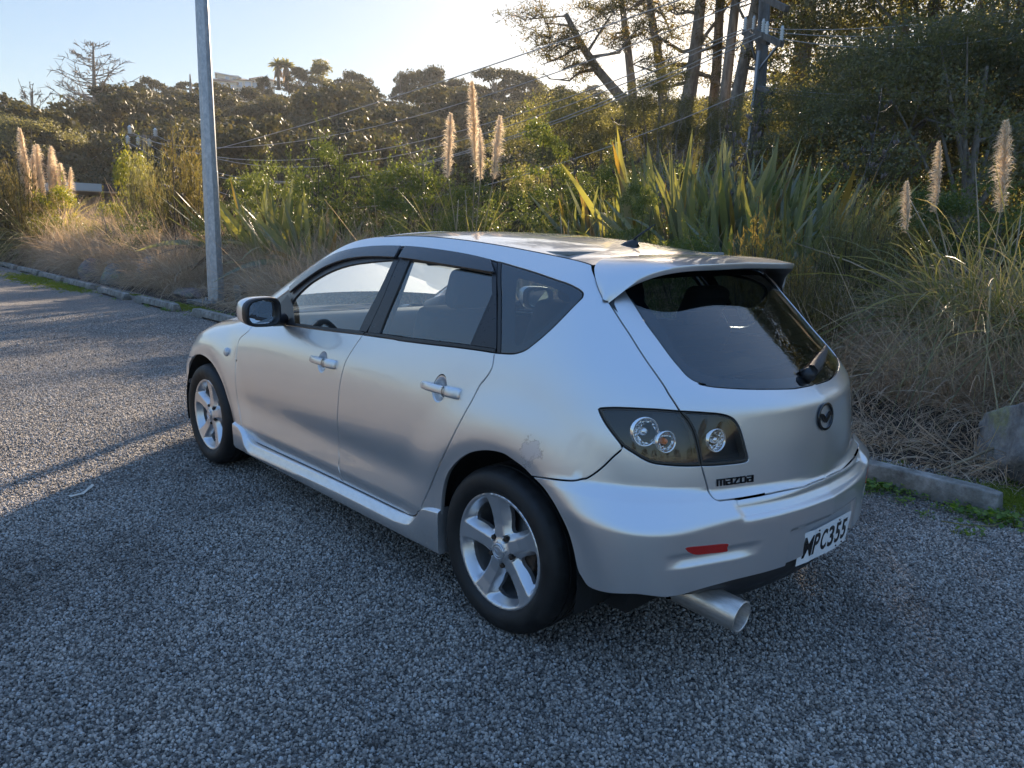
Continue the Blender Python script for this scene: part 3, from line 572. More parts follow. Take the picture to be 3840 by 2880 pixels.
def boulder(label,loc,size,seed,mt,group=None):
    r=np.random.default_rng(seed);bm=bmesh.new();bmesh.ops.create_icosphere(bm,subdivisions=5,radius=1)
    cuts=[(Vector(rand_dirs(r,1)[0]),r.uniform(.62,.9)) for _ in range(12)]
    from mathutils import noise as mn
    for v in bm.verts:
        p=v.co.copy()
        for n,d in cuts:
            k=p.dot(n)-d
            if k>0:p-=n*k*.85
        p*=1+.10*mn.noise(p*1.7+Vector((seed,0,0)))+.035*mn.noise(p*5+Vector((seed,3,0)))+.012*mn.noise(p*14)
        v.co=Vector((p.x*size[0],p.y*size[1],p.z*size[2]))
    me=bpy.data.meshes.new('boulder');bm.to_mesh(me);bm.free();me.polygons.foreach_set('use_smooth',[True]*len(me.polygons));me.materials.append(mt)
    o=obj('boulder',me,label=label,cat='boulder',group=group);o.location=loc;return o
boulder('large grey boulder with green lichen at the right edge of the picture',(-1.13,-3.12,.22),(.72,.52,.42),3,M_ROCK,'boulders along the bank')
for lb,xy,s,sd,mt_ in (('dark reddish boulder leftmost in the dead grass',(19.61,-2.71),(.50,.35,.42),21,M_ROCKR),('green-grey boulder between the reddish one and the pointed one',(17.98,-2.85),(.62,.4,.38),22,M_ROCK),('tall greenish boulder in the dead grass left of the lamp post',(16.34,-3.05),(.48,.35,.55),23,M_ROCK),('low flat dark boulder beside the lamp post foot',(13.45,-2.91),(.55,.35,.22),24,M_ROCKR),('small grey boulder above the tall greenish one',(19.59,-4.53),(.30,.25,.25),25,M_ROCK)):
    boulder(lb,(xy[0],xy[1]-.2,s[2]*.25),s,sd,mt_,'boulders along the bank')
# lamp post (galvanised, eight-sided, in three lengths), the lantern is above the picture
M_GALV=mat('galvanised_steel',(.42,.44,.47),.42,.55);_n=noise(M_GALV,22,5,.7,sc=(1,1,.5));_r=ramp(M_GALV,_n.outputs[0],[(.3,(.30,.33,.38)),(.5,(.42,.45,.49)),(.7,(.58,.60,.62))]);L_(M_GALV,_r.outputs[0],P_(M_GALV).inputs['Base Color']);bump_(M_GALV,_n.outputs[0],.12,.004)
lp=empty('lamp_post',(12.12,-3.04,0.05),'tall galvanised octagonal lamp post standing behind the wheel stops','lamp post')
def octo(name,z0,z1,r0,r1,par):
    V=[];F=[]
    for z,r in((z0,r0),(z1,r1)):
        for k in range(8):a=math.pi/8+k*math.pi/4+.25;V.append((r*math.cos(a),r*math.sin(a),z))
    for k in range(8):F.append((k,(k+1)%8,8+(k+1)%8,8+k))
    F.append(tuple(range(8,16)));o=mesh(name,V,F,M_GALV,par,False);bevel(o,.006,2);return o
octo('lower_shaft',.02,2.35,.150,.137,lp);octo('middle_shaft',2.35,5.35,.132,.112,lp);octo('upper_shaft',5.35,9.5,.107,.075,lp)
V=[];F=[];box(V,F,(0,0,.0),(.52,.52,.03));bp=mesh('base_plate',V,F,M_GALV,lp,False);bevel(bp,.004)
for a in(.8,2.37,3.94,5.5):
    V=[];F=[];tube(V,F,[(.2*math.cos(a),.2*math.sin(a),.01),(.2*math.cos(a),.2*math.sin(a),.07)],.016,6);mesh('anchor_bolt',V,F,M_GALV,lp,False)
V=[];F=[];box(V,F,(0,0,-.03),(.95,.75,.10));cb=mesh('footing',V,F,M_CONC,lp,False);bevel(cb,.01)
V=[];F=[];tube(V,F,[(0,0,9.5),(-.1,.9,9.7),(-.2,1.6,9.75)],[.05,.04,.035],8);arm=mesh('bracket_arm',V,F,M_GALV,lp);V=[];F=[];box(V,F,(-.22,1.9,9.74),(.28,.65,.12));ln=mesh('lantern',V,F,M_GALV,arm,False);bevel(ln,.03)
pst=(10.77,-2.96)
V=[];F=[];box(V,F,(0,0,.22),(.16,.16,.46));o=mesh('concrete_post',V,F,M_CONC,None,False,label='short grey concrete bollard stub half hidden by the car door mirror',cat='bollard');o.location=(pst[0],pst[1],0);o.rotation_euler=(0,R_(8),.4);bevel(o,.02)
# worn white bay lines: thin broken paint on the chips
M_LINE=mat('worn_white_paint',(.62,.62,.62),.8);_n=noise(M_LINE,26,5,.8);_r=ramp(M_LINE,_n.outputs[0],[(.60,(0,0,0)),(.68,(.8,.8,.8))]);L_(M_LINE,_r.outputs[0],P_(M_LINE).inputs['Alpha'])
for x,lb in((18.3,'worn white bay line farthest to the left'),(15.75,'worn white bay line second from the left'),(13.25,'broken white bay line left of the lamp post'),(10.75,'broken white bay line ahead of the lamp post'),(8.2,'faint white bay line ahead of the car'),(21.2,'worn white bay line near the left edge')):
    V=[];F=[];n=20
    for i in range(n+1):
        y=-1.75+4.6*i/n;V+= [(x-.035,y,.012),(x+.035,y,.012)]
    for i in range(n):F.append((2*i,2*i+1,2*i+3,2*i+2))
    mesh('bay_line',V,F,M_LINE,None,False,kind='structure')
# scrap of paper on the gravel
M_PAPER=mat('paper_scrap',(.55,.52,.46),.8)
def scrap(label,P,z=.016,mt=None):
    V=[(p[0],p[1],z+.006*math.sin(i*2.1)) for i,p in enumerate(P)];return mesh('paper_scrap',V,[tuple(range(len(P)))],mt or M_PAPER,None,False,label=label,cat='litter')
c=(2.52,1.59)
V=[];F=[];q=[(-.05,.085),(-.055,.05),(-.045,.02),(-.01,-.01),(.03,-.035),(.06,-.06)]
for i,(a,b) in enumerate(q): V+= [(c[0]+a-.004,c[1]+b,.014+.006*(i%2)),(c[0]+a+.014+.012*(i==5),c[1]+b+.006,.02)]
for i in range(5):F.append((2*i,2*i+1,2*i+3,2*i+2))
mesh('paper_scrap',V,F,M_PAPER,None,False,label='curled pale scrap of torn paper on the gravel at the lower left',cat='litter')
# fallen cane lying over the kerb strip by the boulder
V=[];F=[];tube(V,F,[(-.43,-2.52,.05),(-.52,-2.80,.10),(-.62,-3.05,.17),(-.80,-3.30,.30)],[.006,.009,.010,.011],7);mesh('fallen_cane',V,F,ML_STEM,None,label='tan fallen cane leaning against the large boulder',cat='cane')
V=[];F=[];tube(V,F,[(-.72,-1.70,.015),(-.82,-1.72,.02),(-.93,-1.82,.02),(-.97,-1.98,.03),(-.93,-2.12,.05)],[.003,.004,.004,.003,.002],6);mesh('fallen_stalk',V,F,ML_PAMP,None,label='thin curved yellow stalk lying at the end of the right wheel stop',cat='stalk')

# ------------------------------------------------------------------ hill, far trees, houses
def polar(az,d): return (CP[0]+d*math.cos(R_(az)),CP[1]+d*math.sin(R_(az)))
RIDGE=[(25,1.5),(8,2.5),(-3,3.4),(-8,4.0),(-11.5,4.5),(-13.2,4.6),(-14.2,5.4),(-16.7,6.6),(-18.4,7.5),(-20.6,7.8),(-25,8.2),(-27,8.6),(-31.5,8.6),(-36,8.2),(-41,8.9),(-46,9.2),(-52,8.6),(-58,9.0),(-66,11),(-76,12),(-90,12),(-110,9),(-130,5)]
_ra=np.array([a for a,_ in RIDGE])[::-1];_re=np.array([e+(1.0 if -70<a<-9 else .5) for a,e in RIDGE])[::-1]
def hill_z(az,d):
    """height of the hill at azimuth az (deg) and distance d"""
    e=np.interp(az,_ra,_re);zr=128*np.tan(np.radians(e))+CP[2]-3.2
    t=np.clip((d-52)/(128-52),0,1);z=-.4+(zr+.4)*(t**1.15)
    z=np.where(d>128,z*(d/128)*.985,z)
    return z+1.2*np.sin(az*.9+d*.11)*t+.8*np.sin(az*2.1-d*.07)*t
azs=np.linspace(-130,25,156);ds=np.concatenate([[50],np.linspace(54,128,22),np.linspace(136,300,8)])
A,D=np.meshgrid(azs,ds,indexing='ij');Z=hill_z(A,D);X=CP[0]+D*np.cos(np.radians(A));Y=CP[1]+D*np.sin(np.radians(A))
nd=len(ds);F=[(i*nd+j,(i+1)*nd+j,(i+1)*nd+j+1,i*nd+j+1) for i in range(len(azs)-1) for j in range(nd-1)]
M_HILL=mat('hill_undergrowth',(.03,.033,.018),.9);_n=noise(M_HILL,.5,5,.7);_r=ramp(M_HILL,_n.outputs[0],[(.35,(.018,.020,.010)),(.65,(.05,.048,.026))]);L_(M_HILL,_r.outputs[0],P_(M_HILL).inputs['Base Color'])
obj('hill',fastmesh('hill',np.stack([X.ravel(),Y.ravel(),Z.ravel()],1),F,M_HILL,True),kind='structure')
# far crowns as one wood
def far_crown(seed,R,H,n,sz,nb=12,flat=.7,lm=ML_FAR):
    r=np.random.default_rng(seed);b=tree_blobs(r,R,H,nb,R*.42,flat,.15);V,F=blob_leaves(r,b,n,sz,.7,shell=.6);return fastmesh('far_crown',V,F,lm)
far=[far_crown(71,2.6,5,3600,.25),far_crown(72,3.1,4.2,4200,.26),far_crown(73,2.2,6,3400,.24),far_crown(74,2.8,4.6,3600,.25),far_crown(75,1.8,3.2,2200,.22)]
n=1500;az=rng.uniform(-92,2,n);d=54+76*rng.random(n)**.85;zz=hill_z(az,d);x=CP[0]+d*np.cos(np.radians(az));y=CP[1]+d*np.sin(np.radians(az))
s=rng.uniform(.65,1.5,n)*np.interp(d,[95,120],[1,.5])
scatter('hillside_bush',np.c_[x,y,zz-.8],far,s,label='dense dark green bush covering the whole hillside',cat='bush',tilt=.08)
# low scrub between the planted bank and the hill
n=520;az=rng.uniform(-95,3,n);d=30+26*rng.random(n);x=CP[0]+d*np.cos(np.radians(az));y=CP[1]+d*np.sin(np.radians(az));k=(y<-9)&~((az>-17.5)&(az<-11));
scatter('valley_scrub',np.c_[x,y,np.where(d>52,hill_z(az,d),.2)][k],far,(rng.uniform(.22,.42,n))[k],label='dark scrub filling the ground between the bank and the hill',cat='scrub',tilt=.08)
# trees on the ridge that stand out one by one
rt=[tree_parts(81,3.4,7.2,26,1.35,5200,.36,ML_FAR,MB,.35,None,.28,.6,.7),tree_parts(82,4.2,6.0,30,1.3,5200,.36,ML_FAR,MB,.45,None,.3,.6,.55),tree_parts(83,2.6,9.0,30,1.0,5200,.34,ML_DARK,MB,.15,lambda t:(1-t)**.7+.05,.28,.5,.8)]
def hz(az,d): return float(hill_z(np.array(float(az)),np.array(float(d))))
def ridge_tree(label,xy,top,k,rz,w=1.):
    """xy ground point, top height"""
    az=math.degrees(math.atan2(xy[1]-CP[1],xy[0]-CP[0]));d=math.hypot(xy[0]-CP[0],xy[1]-CP[1]);z=hz(az,d)-.5;H=(7.2,6.0,9.0)[k];s=(top-z)/H
    plant('ridge_tree',rt[k],(xy[0],xy[1],z),rz,(s*w,s*w,s),label,'tree','trees standing out along the ridge')
ridge_tree('tall dark conifer on the ridge right of the two palms',(106.13,-58.26),(105.88,-58.71,25.38)[2],2,.3,1.2)
ridge_tree('dark bushy tree on the ridge between the palms and the conifer',(107.64,-55.50),(107.35,-56.05,24.37)[2],0,1.3,.8)
ridge_tree('rounded tree on the ridge right of the conifer',(103.61,-62.54),(103.45,-62.80,23.87)[2],1,2.3,.7)
ridge_tree('small open tree on the ridge above the saddle',(98.19,-67.15),(98.17,-67.18,24.09)[2],0,3.3,.55)
ridge_tree('dark rounded tree on the ridge left of the first plume',(95.65,-70.66),(95.73,-70.55,24.64)[2],1,4.3,.8)
ridge_tree('dark tree on the ridge just left of the tallest plume',(92.97,-74.11),(93.15,-73.88,23.63)[2],0,5.3,.7)
ridge_tree('wide flat-topped tree on the ridge right of the plumes',(86.19,-75.91),(86.54,-75.51,24.26)[2],1,.7,1.0)
ridge_tree('small tree on the ridge behind the leaning pine',(83.05,-79.29),(83.53,-78.80,23.62)[2],0,1.7,.7)
ridge_tree('rounded crown on the ridge left of the hill house',(113.78,-36.15),(113.39,-37.30,20.51)[2],1,2.7,.7)
ridge_tree('dark tree at the left end of the hill',(112.11,-27.79),(112.01,-28.16,16.44)[2],0,3.7,.8)
ridge_tree('thin-leaved tree between the hill houses and the palms',(107.20,-49.72),(106.87,-50.40,22.17)[2],0,4.7,.5)
# left-hand tree behind the golden plumes
bt=[tree_parts(91,4.2,8.5,46,1.3,36000,.11,ML_DARK,MB,.15),tree_parts(92,4.6,11.,56,1.35,42000,.11,ML_DARK,MB,.12),tree_parts(93,3.6,12.5,56,1.1,38000,.105,ML_DARK,MB,.1,lambda t:1.1*(1-t)**.55+.1)]
def big(label,xy,top,k,rz,w=1.,z=0.,group='large evergreen trees behind the bank'):
    H=(8.5,11.,12.5)[k];s=(top-z)/H;plant('evergreen_tree',bt[k],(xy[0],xy[1],z),rz,(s*w,s*w,s),label,'tree',group)
big('dark round tree behind the golden plumes at the far left',(58.84,-9.82),(58.71,-10.42,7.91)[2],0,.4,1.1)
big('dark tree cut by the left edge behind the golden plumes',(63.17,-8.40),(63.06,-9.05,7.71)[2],0,1.4,1.0)
# dark trees closing the right half of the view, taller than the picture
Z0=-.3
big('tallest dark tree right of the power pole',(10.03,-28.17),13.5,1,.2,.9)
big('huge dark tree filling the right edge of the picture',(5.98,-26.35),14.5,1,1.2,1.05)
big('dark tree in the middle of the dark wall on the right',(8.54,-26.59),14.8,2,3.2,1.1)
big('lower dark tree before the dark wall, right of the flax',(6.47,-18.82),6.6,0,4.2,1.0)
big('lower dark tree behind the right-hand pampas plumes',(4.06,-17.54),6.4,0,5.2,1.1)
big('low dark tree right behind the flax thicket',(7.74,-17.18),5.0,0,.9,1.05)
big('dark tree just outside the right edge of the picture',(3.20,-24.93),14.,1,1.9,1.05)
big('second tree outside the right edge of the picture',(0.78,-24.27),13.,1,2.9,1.0)
big('third tree outside the right edge of the picture',(-2.04,-23.40),13.,0,3.9,1.0)
big('dense green conifer-like tree before the pine trunks',(15.95,-21.51),(16.24,-21.29,7.34)[2],2,.5,1.25)
big('dark rounded tree left of the dense green one',(21.51,-24.75),(21.72,-24.57,7.04)[2],0,1.5,1.0)
big('dark rounded bush-like tree behind the loose green shrub',(25.70,-26.35),(25.88,-26.18,7.62)[2],0,2.5,1.1)
big('dark tree right of the pine trunks behind the flax stalks',(13.82,-22.95),(14.11,-22.77,5.87)[2],0,3.5,.9)
big('low dark tree at the foot of the pines',(17.21,-25.52),(17.50,-25.32,6.65)[2],0,4.5,.9)
# ---- old pines against the sun
ML_PINE=leaf_mat('pine_needles',(.040,.048,.022),(.060,.064,.028),(.085,.080,.036),.45,.5,.4,(2.6,2.1,1.0),c4=(.15,.11,.05))
def pine(label,base,trunk,limbs,nfol,rad,seed,group='old pines against the low sun',puff=1.):
    """trunk: list of points; limbs: list of (start fraction, end point)"""
    r=np.random.default_rng(seed);e=empty('pine_tree',base,label,'pine tree',group);B=Vector(base);T=[Vector(p)-B for p in trunk];paths=[]
    n=len(T);paths.append(([tuple(p) for p in T],[rad*(1-.62*i/(n-1)) for i in range(n)]))
    tips=[]
    def on(t):
        f=t*(n-1);i=min(int(f),n-2);return T[i].lerp(T[i+1],f-i)
    for t,end in limbs:
        s=on(t);q=Vector(end)-B;L=(q-s).length;m1=s.lerp(q,.35)+Vector(r.normal(0,.10*L,3));m2=s.lerp(q,.7)+Vector(r.normal(0,.10*L,3))
        pts=[s.lerp(m1,k) for k in(0,.5,1)]+[m2,q];rr=rad*(1-.62*t)*.42;paths.append(([tuple(p) for p in pts],[rr,rr*.85,rr*.7,rr*.45,rr*.2]))
        for k in range(int(5+L*1.1)):
            a=r.uniform(.35,1.02);c=m1.lerp(m2,min(1,(a-.35)/.35)) if a<.7 else m2.lerp(q,(a-.7)/.3)
            d=Vector(r.normal(0,1,3));d.z=abs(d.z)*.35+.1;d.normalize();tp=c+d*r.uniform(.4,1.3);paths.append(([tuple(c),tuple(c.lerp(tp,.5)+Vector((0,0,.1))),tuple(tp)],[.035,.025,.010]));tips.append(tp)
    tips=np.array([tuple(t) for t in tips]);
    k=r.integers(0,len(tips),nfol);c=tips[k]+r.normal(size=(nfol,3))*np.array([.34,.34,.17])*puff;d=r.normal(size=(nfol,3));d[:,2]=abs(d[:,2])*.8+.3
    V,F=ribbons(c,d,r.uniform(.14,.30,nfol),np.full(nfol,.045),r.uniform(0,.4,nfol),1,r=r,basew=1,tip=.4)
    obj('trunk',limb_mesh('trunk',paths,MB,8),e);obj('crown',fastmesh('crown',V,F,ML_PINE),e)
pine('pine leaning to the left with a forked bare top',(24.41,-30.14,5.77),[(24.41,-30.14,5.77),(24.66,-29.94,8.44),(25.72,-29.03,9.92),(26.39,-28.44,11.15),(27.02,-27.86,12.59)],
 [(.98,(27.84,-25.62,11.96)),(.9,(28.22,-26.67,11.56)),(.8,(28.75,-27.56,11.23)),(.7,(27.77,-27.12,10.60)),(.62,(24.60,-31.26,12.18)),(.55,(26.37,-27.09,9.69)),(.5,(27.57,-27.32,9.42)),(.75,(27.84,-27.05,10.10)),(.66,(25.11,-29.56,12.60))],5200,.34,101)
pine('slender pine between the leaning pine and the thick one',(26.58,-33.52,6.18),[(26.58,-33.52,6.18),(26.77,-33.37,9.48),(27.09,-33.11,11.96),(27.39,-32.86,13.90),(27.54,-32.74,15.10)],
 [(.9,(29.06,-31.42,13.91)),(.8,(27.80,-31.21,13.16)),(.75,(25.86,-34.07,13.40)),(.95,(26.51,-33.58,14.13)),(.85,(30.09,-31.83,13.18)),(.6,(28.21,-32.17,12.08)),(.55,(25.60,-34.27,12.19))],3600,.30,102)
pine('thin straight pine left of the thick trunk',(23.94,-33.01,6.00),[(23.94,-33.01,6.00),(24.37,-32.70,10.32),(24.89,-32.30,12.89),(25.07,-32.16,14.26),(25.16,-32.10,15.17)],
 [(.7,(25.65,-31.71,13.47)),(.6,(23.42,-33.38,11.70)),(.72,(26.18,-31.27,12.55)),(.66,(23.96,-33.00,12.63))],500,.30,103)
pine('thick pine with a forked trunk against the bright sky',(19.70,-28.66,5.17),[(19.70,-28.66,5.17),(19.71,-28.65,7.46),(19.57,-28.75,9.49),(19.51,-28.79,11.28),(19.50,-28.80,13.22),(19.42,-28.86,15.12)],
 [(.42,(18.07,-29.73,12.57)),(.45,(21.17,-27.60,10.63)),(.38,(21.78,-27.12,9.32)),(.5,(18.05,-29.74,9.85)),(.62,(20.72,-27.93,11.71)),(.7,(17.95,-29.80,13.32)),(.35,(17.93,-29.81,8.25)),(.3,(21.83,-28.35,8.47))],4500,.40,104)
pine('leaning pine trunk right behind the power pole',(16.41,-27.23,4.89),[(16.41,-27.23,4.89),(16.33,-27.28,7.15),(16.12,-27.40,9.17),(15.94,-27.51,10.95),(15.80,-27.59,12.87),(15.80,-27.59,14.91)],
 [(.45,(14.51,-28.32,10.34)),(.4,(14.69,-29.35,9.12)),(.55,(17.08,-26.80,11.19)),(.6,(14.14,-28.51,11.53)),(.7,(17.19,-26.73,12.79)),(.36,(14.28,-28.44,7.65)),(.8,(14.12,-28.52,13.06)),(.9,(16.70,-27.05,14.65)),(.5,(13.65,-29.87,10.14))],5200,.32,105,puff=1.1)
pine('broad old pine right of the power pole, mostly above the picture',(15.32,-30.15,5.28),[(15.32,-30.15,5.28),(15.30,-30.16,8.20),(15.16,-30.23,10.45),(15.10,-30.26,12.65),(15.21,-30.20,14.80)],
 [(.5,(16.43,-29.54,10.72)),(.55,(13.57,-31.01,10.16)),(.6,(16.56,-29.46,12.40)),(.7,(13.38,-31.10,11.59)),(.8,(16.35,-29.59,13.84)),(.45,(13.79,-30.91,9.07)),(.9,(13.91,-30.85,13.78)),(.65,(15.33,-29.01,10.97)),(.75,(14.17,-29.62,12.30)),(.62,(17.33,-30.18,11.76))],6500,.34,106,puff=1.2)
# added pines with crowns above the picture, put in to shade the car
bc=tree_parts(97,6.2,8.5,60,1.9,15000,.42,ML_PINE,MB,.1,None,.3,.45,.6)
for lb,q,rz,w in (('added shading pine crown above the picture, over the power pole',(17.03,-28.02,12.17),.3,1.05),('added shading pine crown above the picture, right of the power pole',(14.44,-29.48,11.80),1.7,1.1),('added shading pine crown above the right half of the picture',(11.49,-30.82,12.03),3.1,1.15),('added shading pine crown high above the flax thicket',(20.00,-30.87,15.61),4.4,1.0)):
    e=empty('pine_tree',(q[0],q[1],0),lb,'pine tree','old pines against the low sun');e.rotation_euler=(0,0,rz)
    V=[];F=[];tube(V,F,[(0,0,0),(.3,0,q[2]*.6),(0,0,q[2]+3)],[.30,.24,.15],9);mesh('trunk',V,F,MB,e)
    c_=obj('crown',bc[0],e);c_.location=(0,0,q[2]+1.6);c_.scale=(w,w,1.15)
# ---- dead trees at the left
def dead(label,base,top,span,n,rad,seed,lean=0,flat=.25):
    r=np.random.default_rng(seed);e=empty('dead_tree',base,label,'dead tree');H=top-base[2];paths=[];T=[Vector((lean*t*t,0,H*t)) for t in np.linspace(0,1,8)];paths.append(([tuple(p) for p in T],[rad*(1-.85*i/7) for i in range(8)]))
    for i in range(n):
        t=.22+.76*(i+.5)/n;s=Vector((lean*t*t,0,H*t));a=r.uniform(0,6.283);L=span*(1.15-t)*r.uniform(.55,1.1)*(.8 if t<.35 else 1);d=Vector((math.cos(a),math.sin(a),flat*r.uniform(.2,1.6)))
        m=s+d*L*.5+Vector((0,0,-.04*L));q=s+d*L+Vector((0,0,.10*L));paths.append(([tuple(s),tuple(m),tuple(q)],[rad*.28*(1.2-t),rad*.17*(1.2-t),.02]))
        for k in range(6):
            u=r.uniform(.35,1);c=s.lerp(q,u);d2=(d+Vector(r.normal(0,.55,3))).normalized();w=c+d2*L*.28*r.uniform(.4,1);paths.append(([tuple(c),tuple(w)],[.04,.015]))
            w2=w+Vector(r.normal(0,.12*L,3));paths.append(([tuple(c.lerp(w,.6)),tuple(w2)],[.025,.012]))
    obj('trunk',limb_mesh('trunk',paths,MBD,5),e)
dead('tall bare dead pine spreading on the left skyline',(86.86,-21.58,8.84),(86.75,-21.99,18.98)[2],7.0,70,.42,7,lean=-1.0)
dead('smaller bare dead tree left of the tall one',(80.32,-14.57,7.41),(80.25,-14.89,12.65)[2],4.5,24,.22,8,flat=.8)
dead('pale broken dead trunk on the ridge beside the lamp post',(102.69,-37.45,15.29),(102.62,-37.64,20.45)[2],.6,4,.45,9)
# ---- palms on the ridge
def palm(label,base,top,seed):
    e=empty('palm_tree',base,label,'palm tree','two palms on the ridge');H=top-base[2];r=np.random.default_rng(seed);V=[];F=[];tube(V,F,[(0,0,0),(0,0,H*.6),(0,0,H*.9)],[.28,.24,.22],7);mesh('trunk',V,F,MB,e)
    n=60;a=r.uniform(0,6.283,n);sp=r.uniform(.2,1.9,n);d=np.stack([np.sin(sp)*np.cos(a),np.sin(sp)*np.sin(a),np.cos(sp)],1);V,F=ribbons(np.tile([0,0,H*.88],(n,1)),d,r.uniform(1.1,1.7,n),np.full(n,.30),r.uniform(.1,.5,n),4,r=r);m1=fastmesh('fronds',V,F,ML_DARK);obj('fronds',m1,e)
    n=50;a=r.uniform(0,6.283,n);d=np.stack([.35*np.cos(a),.35*np.sin(a),-np.ones(n)],1);V,F=ribbons(np.stack([.2*np.cos(a),.2*np.sin(a),H*r.uniform(.62,.86,n)],1),d,r.uniform(.8,1.5,n),np.full(n,.25),r.uniform(0,.1,n),2,r=r);obj('dead_skirt',fastmesh('skirt',V,F,ML_STRAW),e)
palm('left one of the two palms on the ridge',(*(109.00,-52.86),(108.71,-53.44,21.34)[2]),(108.66,-53.55,25.24)[2],1)
palm('right one of the two palms on the ridge, partly behind a tree',(*(108.48,-53.90),(108.19,-54.45,21.42)[2]),(108.14,-54.55,25.27)[2],2)
# ---- houses
M_CREAM=mat('cream_render',(.62,.57,.47),.85);M_TILE=mat('brown_roof',(.11,.07,.055),.8);M_WIN=mat('house_window_glass',(.30,.40,.52),.08,0,Coat_Weight=1.0);M_WHITE=mat('white_trim',(.7,.7,.68),.6)
def house(label,c,az,blocks,wins,rail=None):
    """blocks (x0,x1,y0,y1,z0,z1,roof kind, rise); local +x to the right as seen from the car park, -y towards it"""
    e=empty('hill_house',c,label,'house','houses on the ridge');e.rotation_euler=(0,0,R_(az-90));e.scale=(1.22,)*3
    for x0,x1,y0,y1,z0,z1,rk,rise in blocks:
        V=[];F=[];box(V,F,((x0+x1)/2,(y0+y1)/2,(z0+z1)/2),(x1-x0,y1-y0,z1-z0));mesh('wall',V,F,M_CREAM,e,False)
        o=.45
        if rk=='hip':
            hx=(x1-x0)/2;hy=(y1-y0)/2;k=min(hx,hy);cx,cy=(x0+x1)/2,(y0+y1)/2
            V=[(x0-o,y0-o,z1+.02),(x1+o,y0-o,z1+.02),(x1+o,y1+o,z1+.02),(x0-o,y1+o,z1+.02),(x0+k,cy,z1+rise),(x1-k,cy,z1+rise)];F=[(0,1,5,4),(1,2,5),(2,3,4,5),(3,0,4),(3,2,1,0)]
        else:
            V=[];F=[];box(V,F,((x0+x1)/2,(y0+y1)/2,z1+.12),(x1-x0+2*o,y1-y0+2*o,.2));
            V=[(x,y,z+(x-x0)/(x1-x0)*-rise) for x,y,z in V]
        mesh('roof',V,F,M_TILE if rk=='hip' else M_WHITE,e,False)
    for x,z,w,h,y in wins:
        V=[];F=[];box(V,F,(x,y-.02,z),(w+.2,.08,h+.2));f=mesh('window',V,F,M_WHITE,e,False);V=[];F=[];box(V,F,(x,y-.055,z),(w,.05,h));mesh('pane',V,F,M_WIN,f,False)
    if rail:
        x0,x1,y,z=rail
        for i in range(7):
            V=[];F=[];x=x0+(x1-x0)*i/6;box(V,F,(x,y,z+.45),(.06,.06,.9));mesh('baluster',V,F,M_WHITE,e,False)
        V=[];F=[];box(V,F,((x0+x1)/2,y,z+.95),(x1-x0,.08,.08));mesh('handrail',V,F,M_WHITE,e,False)
hb=(211.70,-87.94,37.49)
house('cream two-storey house with a brown hipped roof on the ridge right of the lamp post',(hb[0],hb[1],hb[2]-.6),-23,[(-3.0,2.9,0,7,-1.5,2.3,'hip',1.2),(-1.2,3.6,3.5,9,1.5,4.4,'flat',.5)],[(-1.9,1.2,1.0,.8,0),(-.2,1.2,.8,1.5,0),(1.7,1.2,1.2,.8,0),(1.0,3.7,.8,.6,3.5),(2.5,3.6,.8,.5,3.5),(-2.6,1.,.5,1.,0)],(-3.,-1.2,3.4,2.4))
hb=(213.03,-94.87,39.10)
house('long low cream house with brown roofs on the ridge beside the two-storey one',(hb[0],hb[1],hb[2]-.7),-24.5,[(-2.2,1.6,0,6,-1.5,2.2,'hip',.9),(1.3,6.5,1.5,8,-1.5,2.9,'hip',1.4)],[(-1.3,1.2,1.2,1.0,0),(.6,1.3,1.2,1.3,0),(2.4,1.4,1.6,1.5,1.5),(4.6,1.5,.9,.9,1.5)])
# ---- timber building with a dark flat roof, beyond the planted bank
M_TIMB=mat('vertical_timber_cladding',(.33,.24,.17),.8);_n=noise(M_TIMB,2,4,.6,sc=(9,9,.6));_r=ramp(M_TIMB,_n.outputs[0],[(.35,(.22,.165,.125)),(.65,(.42,.33,.26))]);L_(M_TIMB,_r.outputs[0],P_(M_TIMB).inputs['Base Color'])
M_ROOFD=mat('dark_fascia',(.020,.020,.030),.5);M_SOFF=mat('pale_timber_soffit',(.50,.42,.33),.8);M_GFAS=mat('grey_metal_fascia',(.42,.48,.52),.4,.3)
bb_=(40.97,-7.29,1.58)
tb_=empty('timber_building',(bb_[0],bb_[1],0),'low timber-clad building with a dark flat roof at the left behind the bushes','building');tb_.rotation_euler=(0,0,R_(-14-90+12))
zt=(40.95,-7.40,2.97)[2]
# boards one by one
for i in range(22):
    V=[];F=[];box(V,F,(1.1+i*.20,.0+.006*(i%3),zt*.5-.15),(.185,.05,zt-.35));mesh('cladding_board',V,F,M_TIMB,tb_,False)
V=[];F=[];box(V,F,(3.1,2.53,zt*.5-.2),(4.2,5,zt-.5));mesh('wall',V,F,M_TIMB,tb_,False)
for i in range(14):
    V=[];F=[];box(V,F,(5.55,.15+i*.20,zt*.5-.2),(.05,.185,zt-.55));mesh('cladding_board',V,F,M_TIMB,tb_,False)
V=[];F=[];box(V,F,(3.3,2.2,zt-.10),(7.4,6.6,.06));mesh('soffit',V,F,M_SOFF,tb_,False)
V=[];F=[];box(V,F,(4.3,2.2,zt+.10),(5.5,6.7,.34));mesh('roof',V,F,M_ROOFD,tb_,False)
V=[];F=[];box(V,F,(.55,2.2,zt+.09),(1.95,6.72,.36));mesh('fascia',V,F,M_GFAS,tb_,False)
